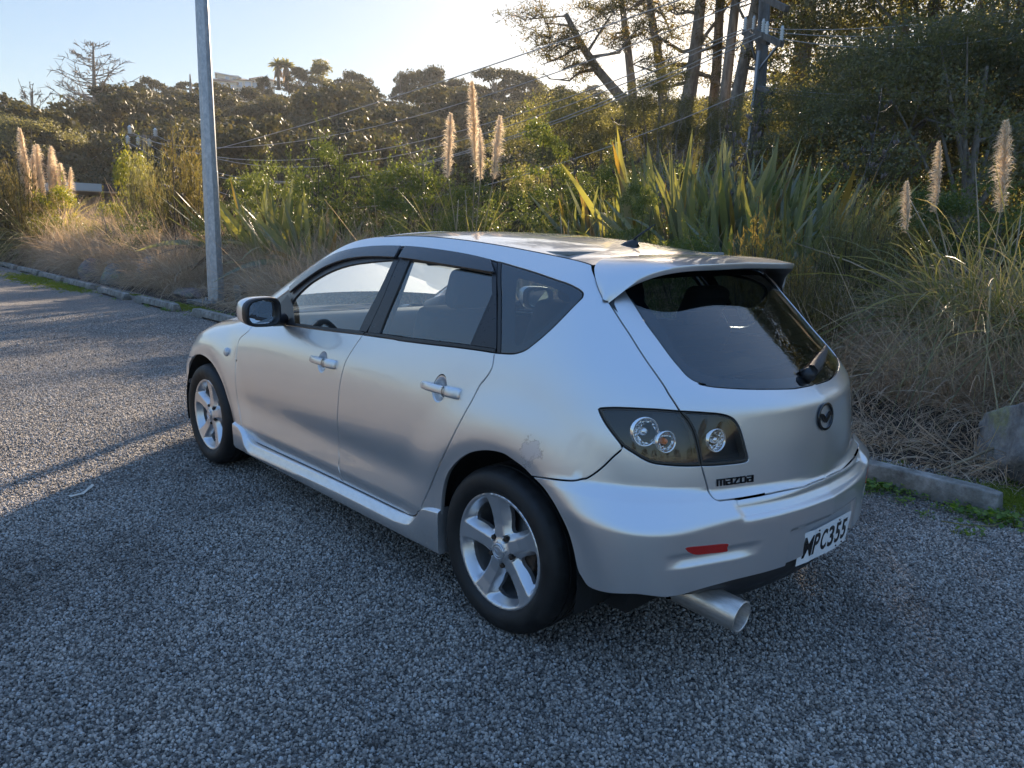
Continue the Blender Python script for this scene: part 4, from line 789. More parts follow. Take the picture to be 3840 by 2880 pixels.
# ---- power poles and wires
M_POLE=bark_mat('weathered_pole_timber',(.085,.075,.065),(.19,.17,.15),7);M_INS=mat('porcelain_insulator',(.50,.53,.55),.15,0,Coat_Weight=1.0);M_WIRE=mat('aluminium_wire',(.42,.40,.38),.5,.5);M_STEEL=mat('grey_steel_brace',(.30,.33,.38),.5,.6)
def insulator(par,loc,h=.36,r=.06,n=5):
    V=[];F=[];prof=[(.02,0)]
    for i in range(n): prof+= [(r,h*(.15+.8*i/n)),(r*.55,h*(.15+.8*(i+.55)/n))]
    prof+= [(.03,h)];lathe(V,F,prof,12,'z',loc);mesh('insulator',V,F,M_INS,par)
pb=(8.92,-16.55);ptop=(9.14,-16.43,8.19);pl=Vector((ptop[0]-pb[0],ptop[1]-pb[1],ptop[2]+.5))
pp=empty('power_pole',(pb[0],pb[1],-.3),'weathered wooden power pole with two crossarms behind the flax','power pole')
V=[];F=[];tube(V,F,[(0,0,0),pl*.5,pl],[.20,.17,.14],12);mesh('pole',V,F,M_POLE,pp)
u_=Vector((math.cos(R_(-60)),math.sin(R_(-60)),0));rt_=Vector((math.sin(R_(-60)),-math.cos(R_(-60)),0)) # away from / to the right of the camera
def rel(p): return Vector((p[0]-pb[0],p[1]-pb[1],p[2]+.3))
def beam(name,a,b,w,h,mt,par):
    a=Vector(a);b=Vector(b);V=[];F=[];d=(b-a);L=d.length;q=d.to_track_quat('X','Z').to_matrix();box(V,F,tuple((a+b)/2),(L,w,h),q);return mesh(name,V,F,mt,par,False)
beam('crossarm',rel((9.92,-16.89,6.96)),rel((8.57,-15.84,6.31)),.12,.14,M_POLE,pp);beam('crossarm',rel((9.06,-16.01,6.66)),rel((7.99,-15.47,6.12)),.12,.14,M_POLE,pp)
beam('brace',rel((8.22,-15.68,6.16)),rel((8.95,-16.19,5.80)),.05,.05,M_STEEL,pp);beam('brace',rel((9.54,-16.54,6.72)),rel((9.03,-16.26,5.82)),.05,.04,M_POLE,pp)
beam('lower_crossarm',rel((9.06,-16.24,5.39)),rel((8.30,-15.76,5.06)),.09,.10,M_POLE,pp)
beam('cable_conduit',rel((8.97,-16.12,6.22)),rel((9.06,-16.13,3.59)),.07,.07,M_STEEL,pp)
beam('upper_crossarm',rel((9.14,-16.19,7.57)),rel((8.05,-15.66,6.96)),.12,.14,M_POLE,pp)
ins=[(1608,70,22.8),(1628,68,22.2),(1637,72,21.5),(1652,76,21.3),(1688,92,20.7)]
for a in ((9.91,-16.90,6.98),(9.41,-16.50,6.85),(8.80,-15.93,6.56),(8.62,-15.80,6.44),(8.06,-15.55,6.20)): insulator(pp,tuple(rel(a)))
# distant pole
db=(55.29,-15.53);dp=empty('distribution_pole',(db[0],db[1],0),'distant power pole with two crossarms and pale insulators among the manuka','power pole')
def rel2(p): return Vector((p[0]-db[0],p[1]-db[1],p[2]))
V=[];F=[];tube(V,F,[(0,0,0),rel2((55.18,-15.87,7.36))],[.16,.12],9);mesh('pole',V,F,M_POLE,dp)
beam('crossarm',rel2((55.45,-15.03,7.29)),rel2((54.94,-16.61,7.24)),.12,.13,M_POLE,dp);beam('crossarm',rel2((55.49,-14.90,6.62)),rel2((55.07,-16.21,6.50)),.12,.12,M_POLE,dp)
for a in ((55.43,-15.08,7.33),(54.95,-16.58,7.27),(55.48,-14.93,6.65),(55.29,-15.53,6.63),(55.08,-16.18,6.56)): insulator(dp,tuple(rel2(a)),.6,.17,4)
def wire(label,a,b,sag,r=.016):
    a=Vector(a);b=Vector(b);V=[];F=[];tube(V,F,[tuple(a.lerp(b,t)-Vector((0,0,sag*4*t*(1-t)))) for t in np.linspace(0,1,22)],r,4,False);mesh('power_line',V,F,M_WIRE,None,label=label,cat='power line',group='power lines strung between the poles')
lbW=['power line from the near pole left insulator to the left end of the distant pole','power line from the near pole second insulator to the right end of the distant pole','power line from the third insulator of the near power pole to the distant lower crossarm','power line from the fourth insulator of the near power pole to the distant lower crossarm','highest power line of the near pole sagging to the middle of the distant pole','lowest power line, from the low crossarm of the near pole to below the distant crossarms']
wn=[(9.92,-16.90,7.05),(9.42,-16.50,6.92),(8.80,-15.93,6.64),(8.63,-15.80,6.51),(9.15,-16.19,7.59),(8.99,-16.17,5.32)]
wf=[(55.43,-15.09,7.48),(54.95,-16.59,7.39),(55.47,-14.94,6.80),(55.08,-16.19,6.71),(55.28,-15.55,7.06),(55.19,-15.86,6.17)]
for l_,a,b,s_ in zip(lbW,wn,wf,(2.6,2.8,3.2,3.0,1.8,3.4)): wire(l_,a,b,s_)
wire('topmost power line crossing the sky above the plumes',(9.19,-16.17,8.14),(136.58,-17.96,8.78),3.,.02)
for o_,a,b in (('topmost',(55.43,-15.09,7.48),(77.16,-9.61,3.78)),('second',(55.47,-14.94,6.80),(77.17,-9.51,2.63)),('third',(54.95,-16.59,7.39),(77.14,-9.73,1.48)),('lowest',(55.08,-16.19,6.71),(77.10,-9.98,0.71))): wire(o_+' power line leaving the distant pole towards the left edge of the picture',a,b,1.2)
for o_,a,b,s_ in (('topmost',(9.42,-16.50,6.92),(3.88,-20.69,7.37),.25),('second',(8.80,-15.93,6.64),(3.61,-19.73,6.92),.3),('third',(8.04,-15.55,6.26),(3.33,-18.77,6.34),.3),('fourth',(8.93,-16.20,5.37),(3.43,-19.77,5.59),.35),('lowest',(8.57,-15.95,5.18),(3.39,-19.78,5.27),.3)): wire(o_+' power line running from the near power pole out to the right',a,b,s_,.011)
# ---- behind the camera: a line of trees across the field, seen only mirrored in the car
for i in range(26):
    az=R_(28+i*9.2);d=72+14*math.sin(i*1.7);k=i%3
    plant('field_tree',bt[k],(CP[0]+d*math.cos(az),CP[1]+d*math.sin(az)+6,-.3),i*1.3,(.9+.25*math.sin(i*2.3),)*3,'tree in the belt across the field, out of the picture behind the camera','tree','tree belt behind the camera')

# ------------------------------------------------------------------ thin sunlit haze over the whole valley
M_HAZE=bpy.data.materials.new('haze_air');M_HAZE.use_nodes=True;_t=M_HAZE.node_tree;_t.nodes.remove(P_(M_HAZE))
_v=_t.nodes.new('ShaderNodeVolumePrincipled');_v.inputs['Color'].default_value=(.92,.95,1,1);_v.inputs['Density'].default_value=.0004;_v.inputs['Anisotropy'].default_value=.30;_t.links.new(_v.outputs[0],_t.nodes['Material Output'].inputs['Volume'])
V=[];F=[];box(V,F,(60,-20,24),(760,760,56));hz_=mesh('haze',V,F,M_HAZE,None,False,kind='stuff')

# ---------------------------------------------------------------- car body surface (left half, metres; +x forward, +y left)
LV=[.22,.36,.50,.62,.76,.88]
#        x at the six levels                     y at the six levels                  belt point        top point
ST=[
 ((-.775,-.785,-.79,-.795,-.788,-.775),(0,)*6,                     (-.742,0,.945),   (-.27,0,1.345)),
 ((-.755,-.765,-.770,-.773,-.766,-.751),(.22,)*6,                  (-.720,.215,.947),(-.264,.20,1.344)),
 ((-.698,-.708,-.712,-.714,-.704,-.687),(.42,)*6,                  (-.660,.402,.954),(-.248,.385,1.339)),
 ((-.632,-.642,-.646,-.648,-.637,-.617),(.57,.58,.58,.58,.575,.562),(-.588,.535,.968),(-.218,.49,1.330)),
 ((-.535,-.545,-.550,-.552,-.542,-.525),(.695,.702,.704,.703,.695,.675),(-.495,.637,.987),(-.182,.538,1.338)),
 ((-.42,-.425,-.43,-.43,-.425,-.415),(.772,.782,.786,.786,.776,.753),(-.395,.707,1.003),(-.135,.553,1.356)),
 ((-.28,)*6,(.812,.826,.831,.833,.825,.803),                       (-.27,.757,1.018),(-.065,.562,1.370)),
 ((-.05,)*6,(.834,.848,.854,.858,.850,.828),                       (-.05,.783,1.028),(.075,.567,1.386)),
 ((.2,)*6,(.838,.855,.861,.866,.860,.838),                         (.2,.794,1.030),(.25,.569,1.403)),
 ((.5,)*6,(.838,.857,.863,.869,.864,.843),                         (.5,.799,1.018),(.5,.570,1.422)),
 ((.9,)*6,(.836,.857,.863,.869,.865,.844),                         (.9,.800,1.000),(.86,.568,1.434)),
 ((1.3,)*6,(.834,.856,.862,.868,.863,.841),                        (1.3,.797,.982),(1.18,.562,1.422)),
 ((1.7,)*6,(.832,.854,.860,.866,.859,.833),                        (1.7,.788,.962),(1.52,.567,1.366)),
 ((2.0,)*6,(.830,.852,.858,.863,.852,.820),                        (2.0,.768,.945),(1.90,.592,1.214)),
 ((2.3,)*6,(.826,.850,.856,.860,.846,.80),                         (2.3,.735,.925),(2.36,.640,.992)),
]
FR=[ # front of the body: fender and bumper, levels then the bonnet edge
 ((2.0,)*6,(.830,.852,.858,.863,.852,.820),LV,(2.0,.768,.945)),
 ((2.3,)*6,(.826,.850,.856,.860,.846,.80),LV,(2.3,.735,.925)),
 ((2.6,)*6,(.82,.845,.852,.855,.832,.785),[.22,.36,.50,.62,.755,.84],(2.6,.700,.885)),
 ((2.9,)*6,(.80,.828,.838,.838,.808,.755),[.22,.35,.49,.60,.72,.79],(2.9,.655,.838)),
 ((3.12,3.13,3.13,3.13,3.12,3.10),(.735,.768,.782,.775,.735,.68),[.21,.34,.46,.56,.66,.72],(3.08,.59,.770)),
 ((3.30,3.33,3.34,3.33,3.29,3.24),(.56,.60,.61,.60,.56,.50),[.20,.33,.44,.53,.62,.68],(3.20,.43,.725)),
 ((3.42,3.45,3.46,3.44,3.40,3.34),(.28,.30,.30,.29,.26,.24),[.20,.32,.43,.52,.60,.66],(3.30,.20,.705)),
 ((3.44,3.475,3.48,3.46,3.42,3.36),(0,)*6,[.20,.32,.43,.52,.60,.66],(3.32,0,.70)),
]
def cspline(t,Y,tq,nat=True):
    """C2 natural cubic spline, Y (n,d)"""
    t=np.asarray(t,float);Y=np.asarray(Y,float);n=len(t);h=np.diff(t)
    A=np.zeros((n,n));B=np.zeros((n,Y.shape[1]))
    A[0,0]=A[-1,-1]=1
    for i in range(1,n-1):
        A[i,i-1]=h[i-1];A[i,i]=2*(h[i-1]+h[i]);A[i,i+1]=h[i]
        B[i]=6*((Y[i+1]-Y[i])/h[i]-(Y[i]-Y[i-1])/h[i-1])
    M=np.linalg.solve(A,B)
    tq=np.asarray(tq,float);i=np.clip(np.searchsorted(t,tq)-1,0,n-2)
    d=(tq-t[i]);e=(t[i+1]-tq);hh=h[i]
    a=(M[i]*e[:,None]**3+M[i+1]*d[:,None]**3)/(6*hh[:,None])
    return a+(Y[i]/hh[:,None]-M[i]*hh[:,None]/6)*e[:,None]+(Y[i+1]/hh[:,None]-M[i+1]*hh[:,None]/6)*d[:,None]
def bez(P0,P1,P2,P3,t):
    return (1-t)**3*P0+3*(1-t)**2*t*P1+3*(1-t)*t*t*P2+t**3*P3
VK=np.array([0,1,2,3,4,5,6,7,8,9,10],float)*.1
def columns():
    cols=[];n=len(ST)
    for i,(xs,ys,E,I) in enumerate(ST):
        c=[np.array([x,y,z]) for x,y,z in zip(xs,ys,LV)]
        E=np.array(E,float);I=np.array(I,float)
        d=E-c[-1];d/=np.linalg.norm(d)
        ch=I-E;L=np.linalg.norm(ch)
        side=np.clip((i-3)/3,0,1)          # 0 rear glass, 1 side
        # direction leaving the belt
        d0=ch/L
        t0=(1-.55*side)*d0+(.55*side)*d
        # direction arriving at the top
        inw=np.array([0,-1,.42]);inw/=np.linalg.norm(inw)
        t1=(1-side)*d0+side*(inw*.62+d0*.55)
        t0/=np.linalg.norm(t0);t1/=np.linalg.norm(t1)
        P1=E+t0*L*.36;P2=I-t1*L*(.30)
        c.append(E)
        for t in (.27,.52,.76): c.append(bez(E,P1,P2,I,t))
        c.append(I)
        cols.append(np.array(c))
    return np.array(cols)
COL=columns()
UK=np.concatenate([[0],np.cumsum(np.linalg.norm(np.diff(COL[:,3],axis=0),axis=1))])
COLF=np.array([[np.array([x,y,z]) for x,y,z in zip(a,b,c)]+[np.array(e)] for a,b,c,e in FR])
UF=np.concatenate([[0],np.cumsum(np.linalg.norm(np.diff(COLF[:,3],axis=0),axis=1))])+UK[13]
def grid(u,v,front=False):
    u=np.asarray(u,float);v=np.asarray(v,float)
    C_,K=(COLF,UF) if front else (COL,UK)
    nk=C_.shape[1];vk=VK[:nk]
    us,inv=np.unique(u,return_inverse=True)
    a=cspline(K,C_.reshape(len(K),-1),us).reshape(len(us),nk,3)
    # spline in v for each unique u (solve once, the knots are shared)
    b=np.moveaxis(a,1,0).reshape(nk,-1)
    return us,inv,vk,b
def base(u,v,front=False):
    us,inv,vk,b=grid(u,v,front)
    inv=inv.reshape(-1);v=np.asarray(v,float).reshape(-1)
    n=len(vk);h=np.diff(vk);A=np.zeros((n,n));A[0,0]=A[-1,-1]=1;B=np.zeros_like(b)
    for i in range(1,n-1):
        A[i,i-1]=h[i-1];A[i,i]=2*(h[i-1]+h[i]);A[i,i+1]=h[i]
        B[i]=6*((b[i+1]-b[i])/h[i]-(b[i]-b[i-1])/h[i-1])
    M=np.linalg.solve(A,B).reshape(n,len(us),3);Y=b.reshape(n,len(us),3)
    i=np.clip(np.searchsorted(vk,v)-1,0,n-2);hh=h[i][:,None];d=(v-vk[i])[:,None];e=(vk[i+1]-v)[:,None]
    return (M[i,inv]*e**3+M[i+1,inv]*d**3)/(6*hh)+(Y[i,inv]/hh-M[i,inv]*hh/6)*e+(Y[i+1,inv]/hh-M[i+1,inv]*hh/6)*d
def disp(P,N,front=False):
    x,y,z=P[:,0],P[:,1],P[:,2];D=np.zeros(len(P))
    for cx,ro in ((0.,.375),(2.64,.375)):
        r=np.hypot(x-cx,z-.312);w=sst(.16,.26,z)*(y>.5)
        D+=w*np.where(r<.43,.005+.010*sst(ro-.02,.43,r),.015*(1-sst(.43,.62,r)))
    # door side: lower body sweep
    w=sst(.25,.6,x)*(1-sst(2.05,2.3,x))
    D+=w*(-.012*np.exp(-((z-.47)/.075)**2)+.004*np.exp(-((z-.345)/.03)**2)-.014*sst(.30,.24,z))
    return D
BV=np.array([(-.052,0),(-.055,0),(-.070,.004),(-.075,.022),(-.105,.045),(-.10,.045),(-.04,.018),(0,.0),(0,0),(0,0)])
def bump(u,P):
    """bumper standing out from the body behind the rear wheel"""
    b=np.zeros_like(P);m=u<UK[8]
    if m.any(): b[m,:2]=cspline(UK[:10],BV,u[m])
    z=P[:,2];zt=.612+.012*sst(0,.4,P[:,1]);k=.036+.022*sst(.45,.70,P[:,1])
    t=np.clip((zt+k-z)/(2*k)*1.05,0,3);a_=np.where(t<.35,.35*(t/.35)**1.7,t);h=np.clip(.5+.5*(1-a_)/.16,0,1);w=(1-h)+a_*h-.16*h*(1-h);w=np.maximum(w,0)
    w=w-.35*sst(.34,.20,z)
    return b*w[:,None]
def S(u,v,front=False,d=True):
    u=np.atleast_1d(np.asarray(u,float)).ravel();v=np.atleast_1d(np.asarray(v,float)).ravel()
    e=2e-3
    n=len(u);uu=np.concatenate([u,u+e,u-e,u,u]);vv=np.concatenate([v,v,v,v+e*.2,v-e*.2])
    P=base(uu,vv,front).reshape(5,n,3)
    N=-np.cross(P[1]-P[2],P[3]-P[4]);N/=np.linalg.norm(N,axis=1,keepdims=True)+1e-12
    if not d: return P[0],N
    return P[0]+N*disp(P[0],N,front)[:,None]+(0 if front else bump(u,P[0])),N
def SN(u,v,front=False):
    """displaced point and its true normal"""
    u=np.atleast_1d(np.asarray(u,float)).ravel();v=np.atleast_1d(np.asarray(v,float)).ravel()
    e=1.5e-3;n=len(u)
    P,_=S(np.concatenate([u,u+e,u-e,u,u]),np.concatenate([v,v,v,v+e*.3,v-e*.3]),front)
    P=P.reshape(5,n,3);N=-np.cross(P[1]-P[2],P[3]-P[4]);N/=np.linalg.norm(N,axis=1,keepdims=True)+1e-12
    return P[0],N

# panel outlines on the body surface: (length along the body, height parameter)
SEG={
 'fs_up':[[3.4812,0.5675],[3.475,0.5519],[3.4673,0.5361],[3.4625,0.5206],[3.4646,0.5061],[3.478,0.4925],[3.4994,0.4796],[3.5217,0.4674],[3.5378,0.456],[3.5455,0.446],[3.5488,0.4373],[3.5496,0.4283],[3.55,0.4177],[3.5498,0.4034],[3.5481,0.3867],[3.5461,0.3714],[3.5449,0.3613],[3.545,0.3599],[3.5458,0.3643],[3.5465,0.3689],[3.5463,0.3678],[3.5447,0.3594],[3.5423,0.3467],[3.5396,0.3314],[3.5373,0.3151],[3.5354,0.2971],[3.5336,0.277],[3.5319,0.2566],[3.5304,0.2378],[3.5294,0.2211],[3.5289,0.2055],[3.5279,0.1906],[3.5254,0.1763],[3.5205,0.1624],[3.5141,0.1492],[3.5073,0.1366],[3.5015,0.125],[3.4968,0.1143],[3.4927,0.1043],[3.4891,0.0953],[3.4862,0.0873],[3.4842,0.0806],[3.483,0.0752],[3.4821,0.0702],[3.4809,0.065],[3.4499,0.0512]],
 'fbot':[[3.4499,0.0512],[3.401,0.0358],[3.352,0.0339],[3.3029,0.035],[3.2538,0.036],[3.2048,0.037],[3.1557,0.038],[3.1067,0.039],[3.0576,0.0399],[3.0086,0.0409],[2.9595,0.0418],[2.9105,0.0428],[2.8614,0.0437],[2.8124,0.0446],[2.7633,0.0455],[2.7143,0.0462],[2.6652,0.0468],[2.6162,0.0474],[2.5671,0.0479],[2.5181,0.0485],[2.469,0.049],[2.42,0.0496]],
 'rbot':[[2.42,0.0496],[2.3745,0.0498],[2.329,0.0499],[2.2835,0.05],[2.238,0.0502],[2.1925,0.0503],[2.1469,0.0504],[2.1014,0.0504],[2.0559,0.0504],[2.0104,0.0504],[1.9649,0.0504],[1.9349,0.0514],[1.9205,0.052],[1.906,0.0525],[1.8916,0.0531],[1.8772,0.0552],[1.8627,0.0574],[1.8483,0.0596],[1.8339,0.0647],[1.8195,0.0708],[1.805,0.0837]],
 'ms':[[2.3097,0.6],[2.3179,0.5893],[2.326,0.579],[2.3343,0.5681],[2.3428,0.5559],[2.3525,0.5412],[2.3629,0.5248],[2.3726,0.5088],[2.3802,0.4949],[2.3846,0.4845],[2.3869,0.4763],[2.3884,0.4685],[2.3905,0.4594],[2.3936,0.4489],[2.3968,0.4377],[2.4001,0.4257],[2.4031,0.413],[2.4059,0.3989],[2.4086,0.3837],[2.4111,0.3685],[2.4135,0.3544],[2.4155,0.3426],[2.4173,0.3322],[2.4192,0.3214],[2.4216,0.3083],[2.4248,0.2924],[2.4286,0.2744],[2.4325,0.2556],[2.4361,0.2368],[2.4398,0.2169],[2.4437,0.1959],[2.4469,0.1763],[2.4484,0.1606],[2.4473,0.1503],[2.4443,0.1437],[2.4411,0.1387],[2.4392,0.1331],[2.4396,0.1264],[2.4413,0.1197],[2.4429,0.1133],[2.4429,0.1072],[2.4408,0.1022],[2.4372,0.0979],[2.4333,0.0932],[2.4298,0.087],[2.4272,0.0787],[2.4248,0.069],[2.4226,0.0588],[2.42,0.0496]],
 'rs':[[1.805,0.0837],[1.7839,0.0913],[1.7805,0.0954],[1.778,0.0994],[1.7745,0.105],[1.7679,0.114],[1.7574,0.127],[1.7442,0.143],[1.7293,0.1612],[1.7137,0.181],[1.6967,0.2033],[1.6783,0.2283],[1.6597,0.2533],[1.6423,0.2758],[1.6263,0.2951],[1.611,0.3126],[1.5966,0.3289],[1.5833,0.3448],[1.5712,0.3599],[1.5603,0.3742],[1.55,0.3883],[1.5402,0.4032],[1.5305,0.4196],[1.5213,0.4368],[1.5126,0.4537],[1.5049,0.4692],[1.4984,0.4833],[1.4928,0.4966],[1.4877,0.5083],[1.4825,0.5181],[1.4772,0.5249],[1.472,0.5294],[1.4669,0.5331],[1.462,0.5374],[1.4569,0.5427],[1.4517,0.5484],[1.4471,0.5539],[1.4437,0.559],[1.4419,0.5631],[1.4411,0.5666],[1.4411,0.5702],[1.4416,0.5747],[1.4427,0.5802],[1.4445,0.5865],[1.4465,0.5931],[1.4485,0.5996]],
 'belt_f':[[3.1531,0.5975],[3.1002,0.5976],[3.0485,0.5978],[2.9944,0.5979],[2.9342,0.5979],[2.8661,0.5979],[2.7925,0.5977],[2.7154,0.5976],[2.6372,0.5977],[2.5575,0.5981],[2.4754,0.5987],[2.3923,0.5993],[2.3097,0.6]],
 'belt_r':[[2.3097,0.6],[2.2461,0.5998],[2.1796,0.5996],[2.1188,0.5994],[2.0727,0.5992],[2.0534,0.5988],[2.0528,0.5982],[2.0497,0.5978],[2.0228,0.5975],[1.9608,0.5975],[1.8769,0.5976],[1.7865,0.5979],[1.7047,0.5983],[1.6355,0.5988],[1.5708,0.5994],[1.5079,0.6001],[1.4441,0.6007]],
 'belt_f_up':[[3.1131,0.6125],[3.0351,0.6117],[2.955,0.6108],[2.8791,0.61],[2.8136,0.6094],[2.7658,0.6089],[2.7303,0.6086],[2.6953,0.6084],[2.6487,0.6084],[2.5807,0.6087],[2.4999,0.6094],[2.4221,0.61],[2.3634,0.6103],[2.3315,0.6102],[2.3168,0.6098],[2.309,0.6092],[2.2977,0.6088]],
 'belt_r_up':[[2.2858,0.6087],[2.2619,0.6091],[2.2389,0.6094],[2.2139,0.6098],[2.1834,0.61],[2.1407,0.6101],[2.0896,0.6101],[2.0424,0.6101],[2.0113,0.61],[2.0108,0.6098],[2.0306,0.6095],[2.0458,0.6091],[2.0314,0.6089],[1.9707,0.6088],[1.8802,0.6087],[1.7853,0.6086],[1.7112,0.6086],[1.6673,0.6085],[1.6391,0.6085],[1.6165,0.6085],[1.5892,0.6087],[1.5549,0.609],[1.519,0.6094],[1.4825,0.6099],[1.4463,0.6103]],
 'dlo_top':[[3.3981,0.79],[3.3751,0.7971],[3.3513,0.8041],[3.329,0.8113],[3.3105,0.819],[3.2975,0.8274],[3.2886,0.8364],[3.2807,0.8454],[3.271,0.8542],[3.259,0.863],[3.2461,0.8719],[3.2323,0.8802],[3.2177,0.8871],[3.2017,0.8921],[3.1845,0.8957],[3.1671,0.8988],[3.1504,0.9026],[3.1351,0.9076],[3.1205,0.9132],[3.1057,0.9186],[3.0896,0.923],[3.0733,0.9263],[3.0568,0.9288],[3.0377,0.9308],[3.0137,0.9324],[2.9832,0.9334],[2.9476,0.9339],[2.9097,0.9342],[2.8719,0.9348],[2.8347,0.9357],[2.7967,0.9369],[2.7583,0.938],[2.7197,0.939],[2.6831,0.9399],[2.6476,0.9408],[2.6092,0.9415],[2.5638,0.9418],[2.5062,0.9415],[2.4401,0.9409],[2.3743,0.9401],[2.3178,0.9395],[2.2749,0.9391],[2.2402,0.9388],[2.2083,0.9385],[2.174,0.938],[2.136,0.9372],[2.097,0.9363],[2.0581,0.9352],[2.0202,0.9343],[1.9837,0.9335],[1.9481,0.9329],[1.9129,0.9321],[1.8778,0.9312],[1.8427,0.93],[1.8079,0.9287],[1.7731,0.9272],[1.7379,0.9254],[1.7023,0.9231],[1.6663,0.9206],[1.6302,0.9179],[1.5942,0.9152]],
 'q_top':[[1.5942,0.9152],[1.5881,0.9154],[1.5831,0.9157],[1.5758,0.9157],[1.5627,0.9152],[1.5421,0.914],[1.5163,0.9122],[1.487,0.9102],[1.4561,0.908],[1.423,0.9059],[1.3871,0.9036],[1.3502,0.9012],[1.3139,0.8984],[1.2777,0.8952],[1.241,0.8915],[1.2056,0.888],[1.1733,0.885],[1.1445,0.883],[1.1184,0.8816],[1.0946,0.8803],[1.0731,0.8786],[1.0546,0.8766],[1.0389,0.8743],[1.0244,0.872],[1.0093,0.8697]],
 'q_tip':[[1.0093,0.8697],[1.0032,0.8679],[0.9968,0.8661],[0.9911,0.8642],[0.9868,0.8622],[0.9842,0.8602],[0.9828,0.8582],[0.9825,0.8559],[0.9831,0.8532],[0.9848,0.8498],[0.9877,0.8458],[0.991,0.8417],[0.9941,0.8376]],
 'q_bot':[[0.9941,0.8376],[1.0099,0.8269],[1.0258,0.8162],[1.0416,0.8054],[1.0573,0.7947],[1.0719,0.7845],[1.0859,0.7748],[1.101,0.7641],[1.1192,0.7511],[1.1427,0.7341],[1.17,0.7141],[1.1969,0.6945],[1.2194,0.6782],[1.236,0.6663],[1.249,0.6571],[1.2599,0.6496],[1.2701,0.6428],[1.2793,0.6366],[1.287,0.6315],[1.2942,0.6272],[1.3018,0.6233],[1.3101,0.6197],[1.3186,0.6166],[1.327,0.614],[1.3352,0.6117],[1.3425,0.6098],[1.3494,0.6083],[1.3568,0.6071],[1.3659,0.6059],[1.378,0.6047],[1.392,0.6037],[1.4059,0.6028],[1.4175,0.6021],[1.4259,0.6016],[1.4323,0.6013],[1.438,0.601],[1.4441,0.6007]],
 'q_front':[[1.5627,0.9152],[1.5236,0.8495],[1.489,0.7875],[1.4674,0.7359],[1.4508,0.6894],[1.4339,0.6451],[1.4175,0.6021]],
 'q_fr0':[[1.588,0.915],[1.5463,0.8482],[1.5095,0.7854],[1.4869,0.7336],[1.4698,0.6874],[1.4525,0.6445],[1.4359,0.6032]],
 'ditch':[[1.6756,1.0056],[1.6216,1.0045],[1.5678,1.0034],[1.5137,1.0023],[1.4588,1.0013],[1.4032,1.0004],[1.347,0.9994],[1.2901,0.9987],[1.2321,0.9983],[1.1692,0.9982],[1.1027,0.9985],[1.0406,0.999],[0.9906,0.9998],[0.9578,1.0009],[0.9369,1.0024],[0.9209,1.0041],[0.9024,1.0056]],
 'ts':[[0.9018,1.0048],[0.9008,0.9993],[0.9002,0.9939],[0.8988,0.9881],[0.8953,0.9813],[0.8887,0.9731],[0.8799,0.9638],[0.8705,0.9541],[0.8619,0.9448],[0.8546,0.9364],[0.8478,0.9286],[0.841,0.92],[0.8339,0.9096],[0.8259,0.8963],[0.8175,0.8812],[0.8093,0.8654],[0.8023,0.8504],[0.7967,0.8363],[0.7921,0.8226],[0.788,0.8092],[0.7837,0.7963],[0.7791,0.7839],[0.7744,0.7721],[0.77,0.7605],[0.7661,0.7489],[0.7628,0.7369],[0.76,0.7248],[0.7574,0.713],[0.7547,0.7017],[0.7519,0.6912],[0.7493,0.6812],[0.7465,0.6715],[0.7434,0.6622],[0.7397,0.653],[0.7356,0.644],[0.7315,0.6355],[0.7278,0.6279],[0.7247,0.6216],[0.7219,0.6163],[0.7192,0.6113],[0.7165,0.6062],[0.7141,0.601],[0.7118,0.5959],[0.7092,0.5906],[0.7058,0.585],[0.7014,0.5788],[0.6962,0.5722],[0.6907,0.5655],[0.6857,0.5593],[0.6813,0.5536],[0.6771,0.5482],[0.673,0.543],[0.6688,0.5377]],
 'ls':[[0.6688,0.5377],[0.666,0.535],[0.6634,0.5325],[0.6604,0.5296],[0.6566,0.526],[0.6515,0.5214],[0.6455,0.5161],[0.6393,0.5102],[0.6334,0.5038],[0.6278,0.4968],[0.6224,0.4893],[0.6172,0.4811],[0.6124,0.4721],[0.6081,0.4618],[0.6041,0.4504],[0.6006,0.4388],[0.5974,0.428],[0.5947,0.4182],[0.5924,0.4089],[0.5904,0.3998],[0.5882,0.3906]],
 'ts2':[[0.5882,0.3906],[0.585,0.3838],[0.5818,0.3769],[0.5786,0.3701],[0.5756,0.3637],[0.5726,0.3575],[0.5697,0.3514],[0.567,0.3458],[0.5648,0.3408],[0.5631,0.3367],[0.562,0.3331],[0.561,0.33],[0.5598,0.327],[0.5585,0.3241],[0.5572,0.3213],[0.5557,0.3188],[0.5537,0.3168],[0.5509,0.3154],[0.5477,0.3146],[0.5442,0.3139],[0.5408,0.3132]],
 'tb':[[0.5408,0.3132],[0.5227,0.3129],[0.5052,0.3126],[0.4866,0.3123],[0.465,0.3121],[0.4338,0.3122],[0.3958,0.3124],[0.3643,0.3125],[0.3521,0.3125],[0.3721,0.3122],[0.4142,0.3117],[0.4574,0.3112],[0.4805,0.3108],[0.4766,0.3107],[0.4574,0.3108],[0.4299,0.311],[0.4012,0.3111],[0.3718,0.3113],[0.3385,0.3116],[0.3025,0.3117],[0.2651,0.3114],[0.226,0.3104],[0.1846,0.3089],[0.1424,0.3072],[0.1006,0.3056]],
 'lamp_top':[[0.9522,0.5208],[0.9523,0.5217],[0.9531,0.5225],[0.9525,0.5235],[0.9485,0.5246],[0.9401,0.526],[0.9286,0.5277],[0.9152,0.5293],[0.9012,0.5308],[0.8873,0.5319],[0.8725,0.5329],[0.8564,0.5338],[0.8381,0.5347],[0.8167,0.5356],[0.7927,0.5366],[0.7682,0.5374],[0.7455,0.538],[0.7252,0.5381],[0.7061,0.538],[0.6876,0.5378],[0.6688,0.5377]],
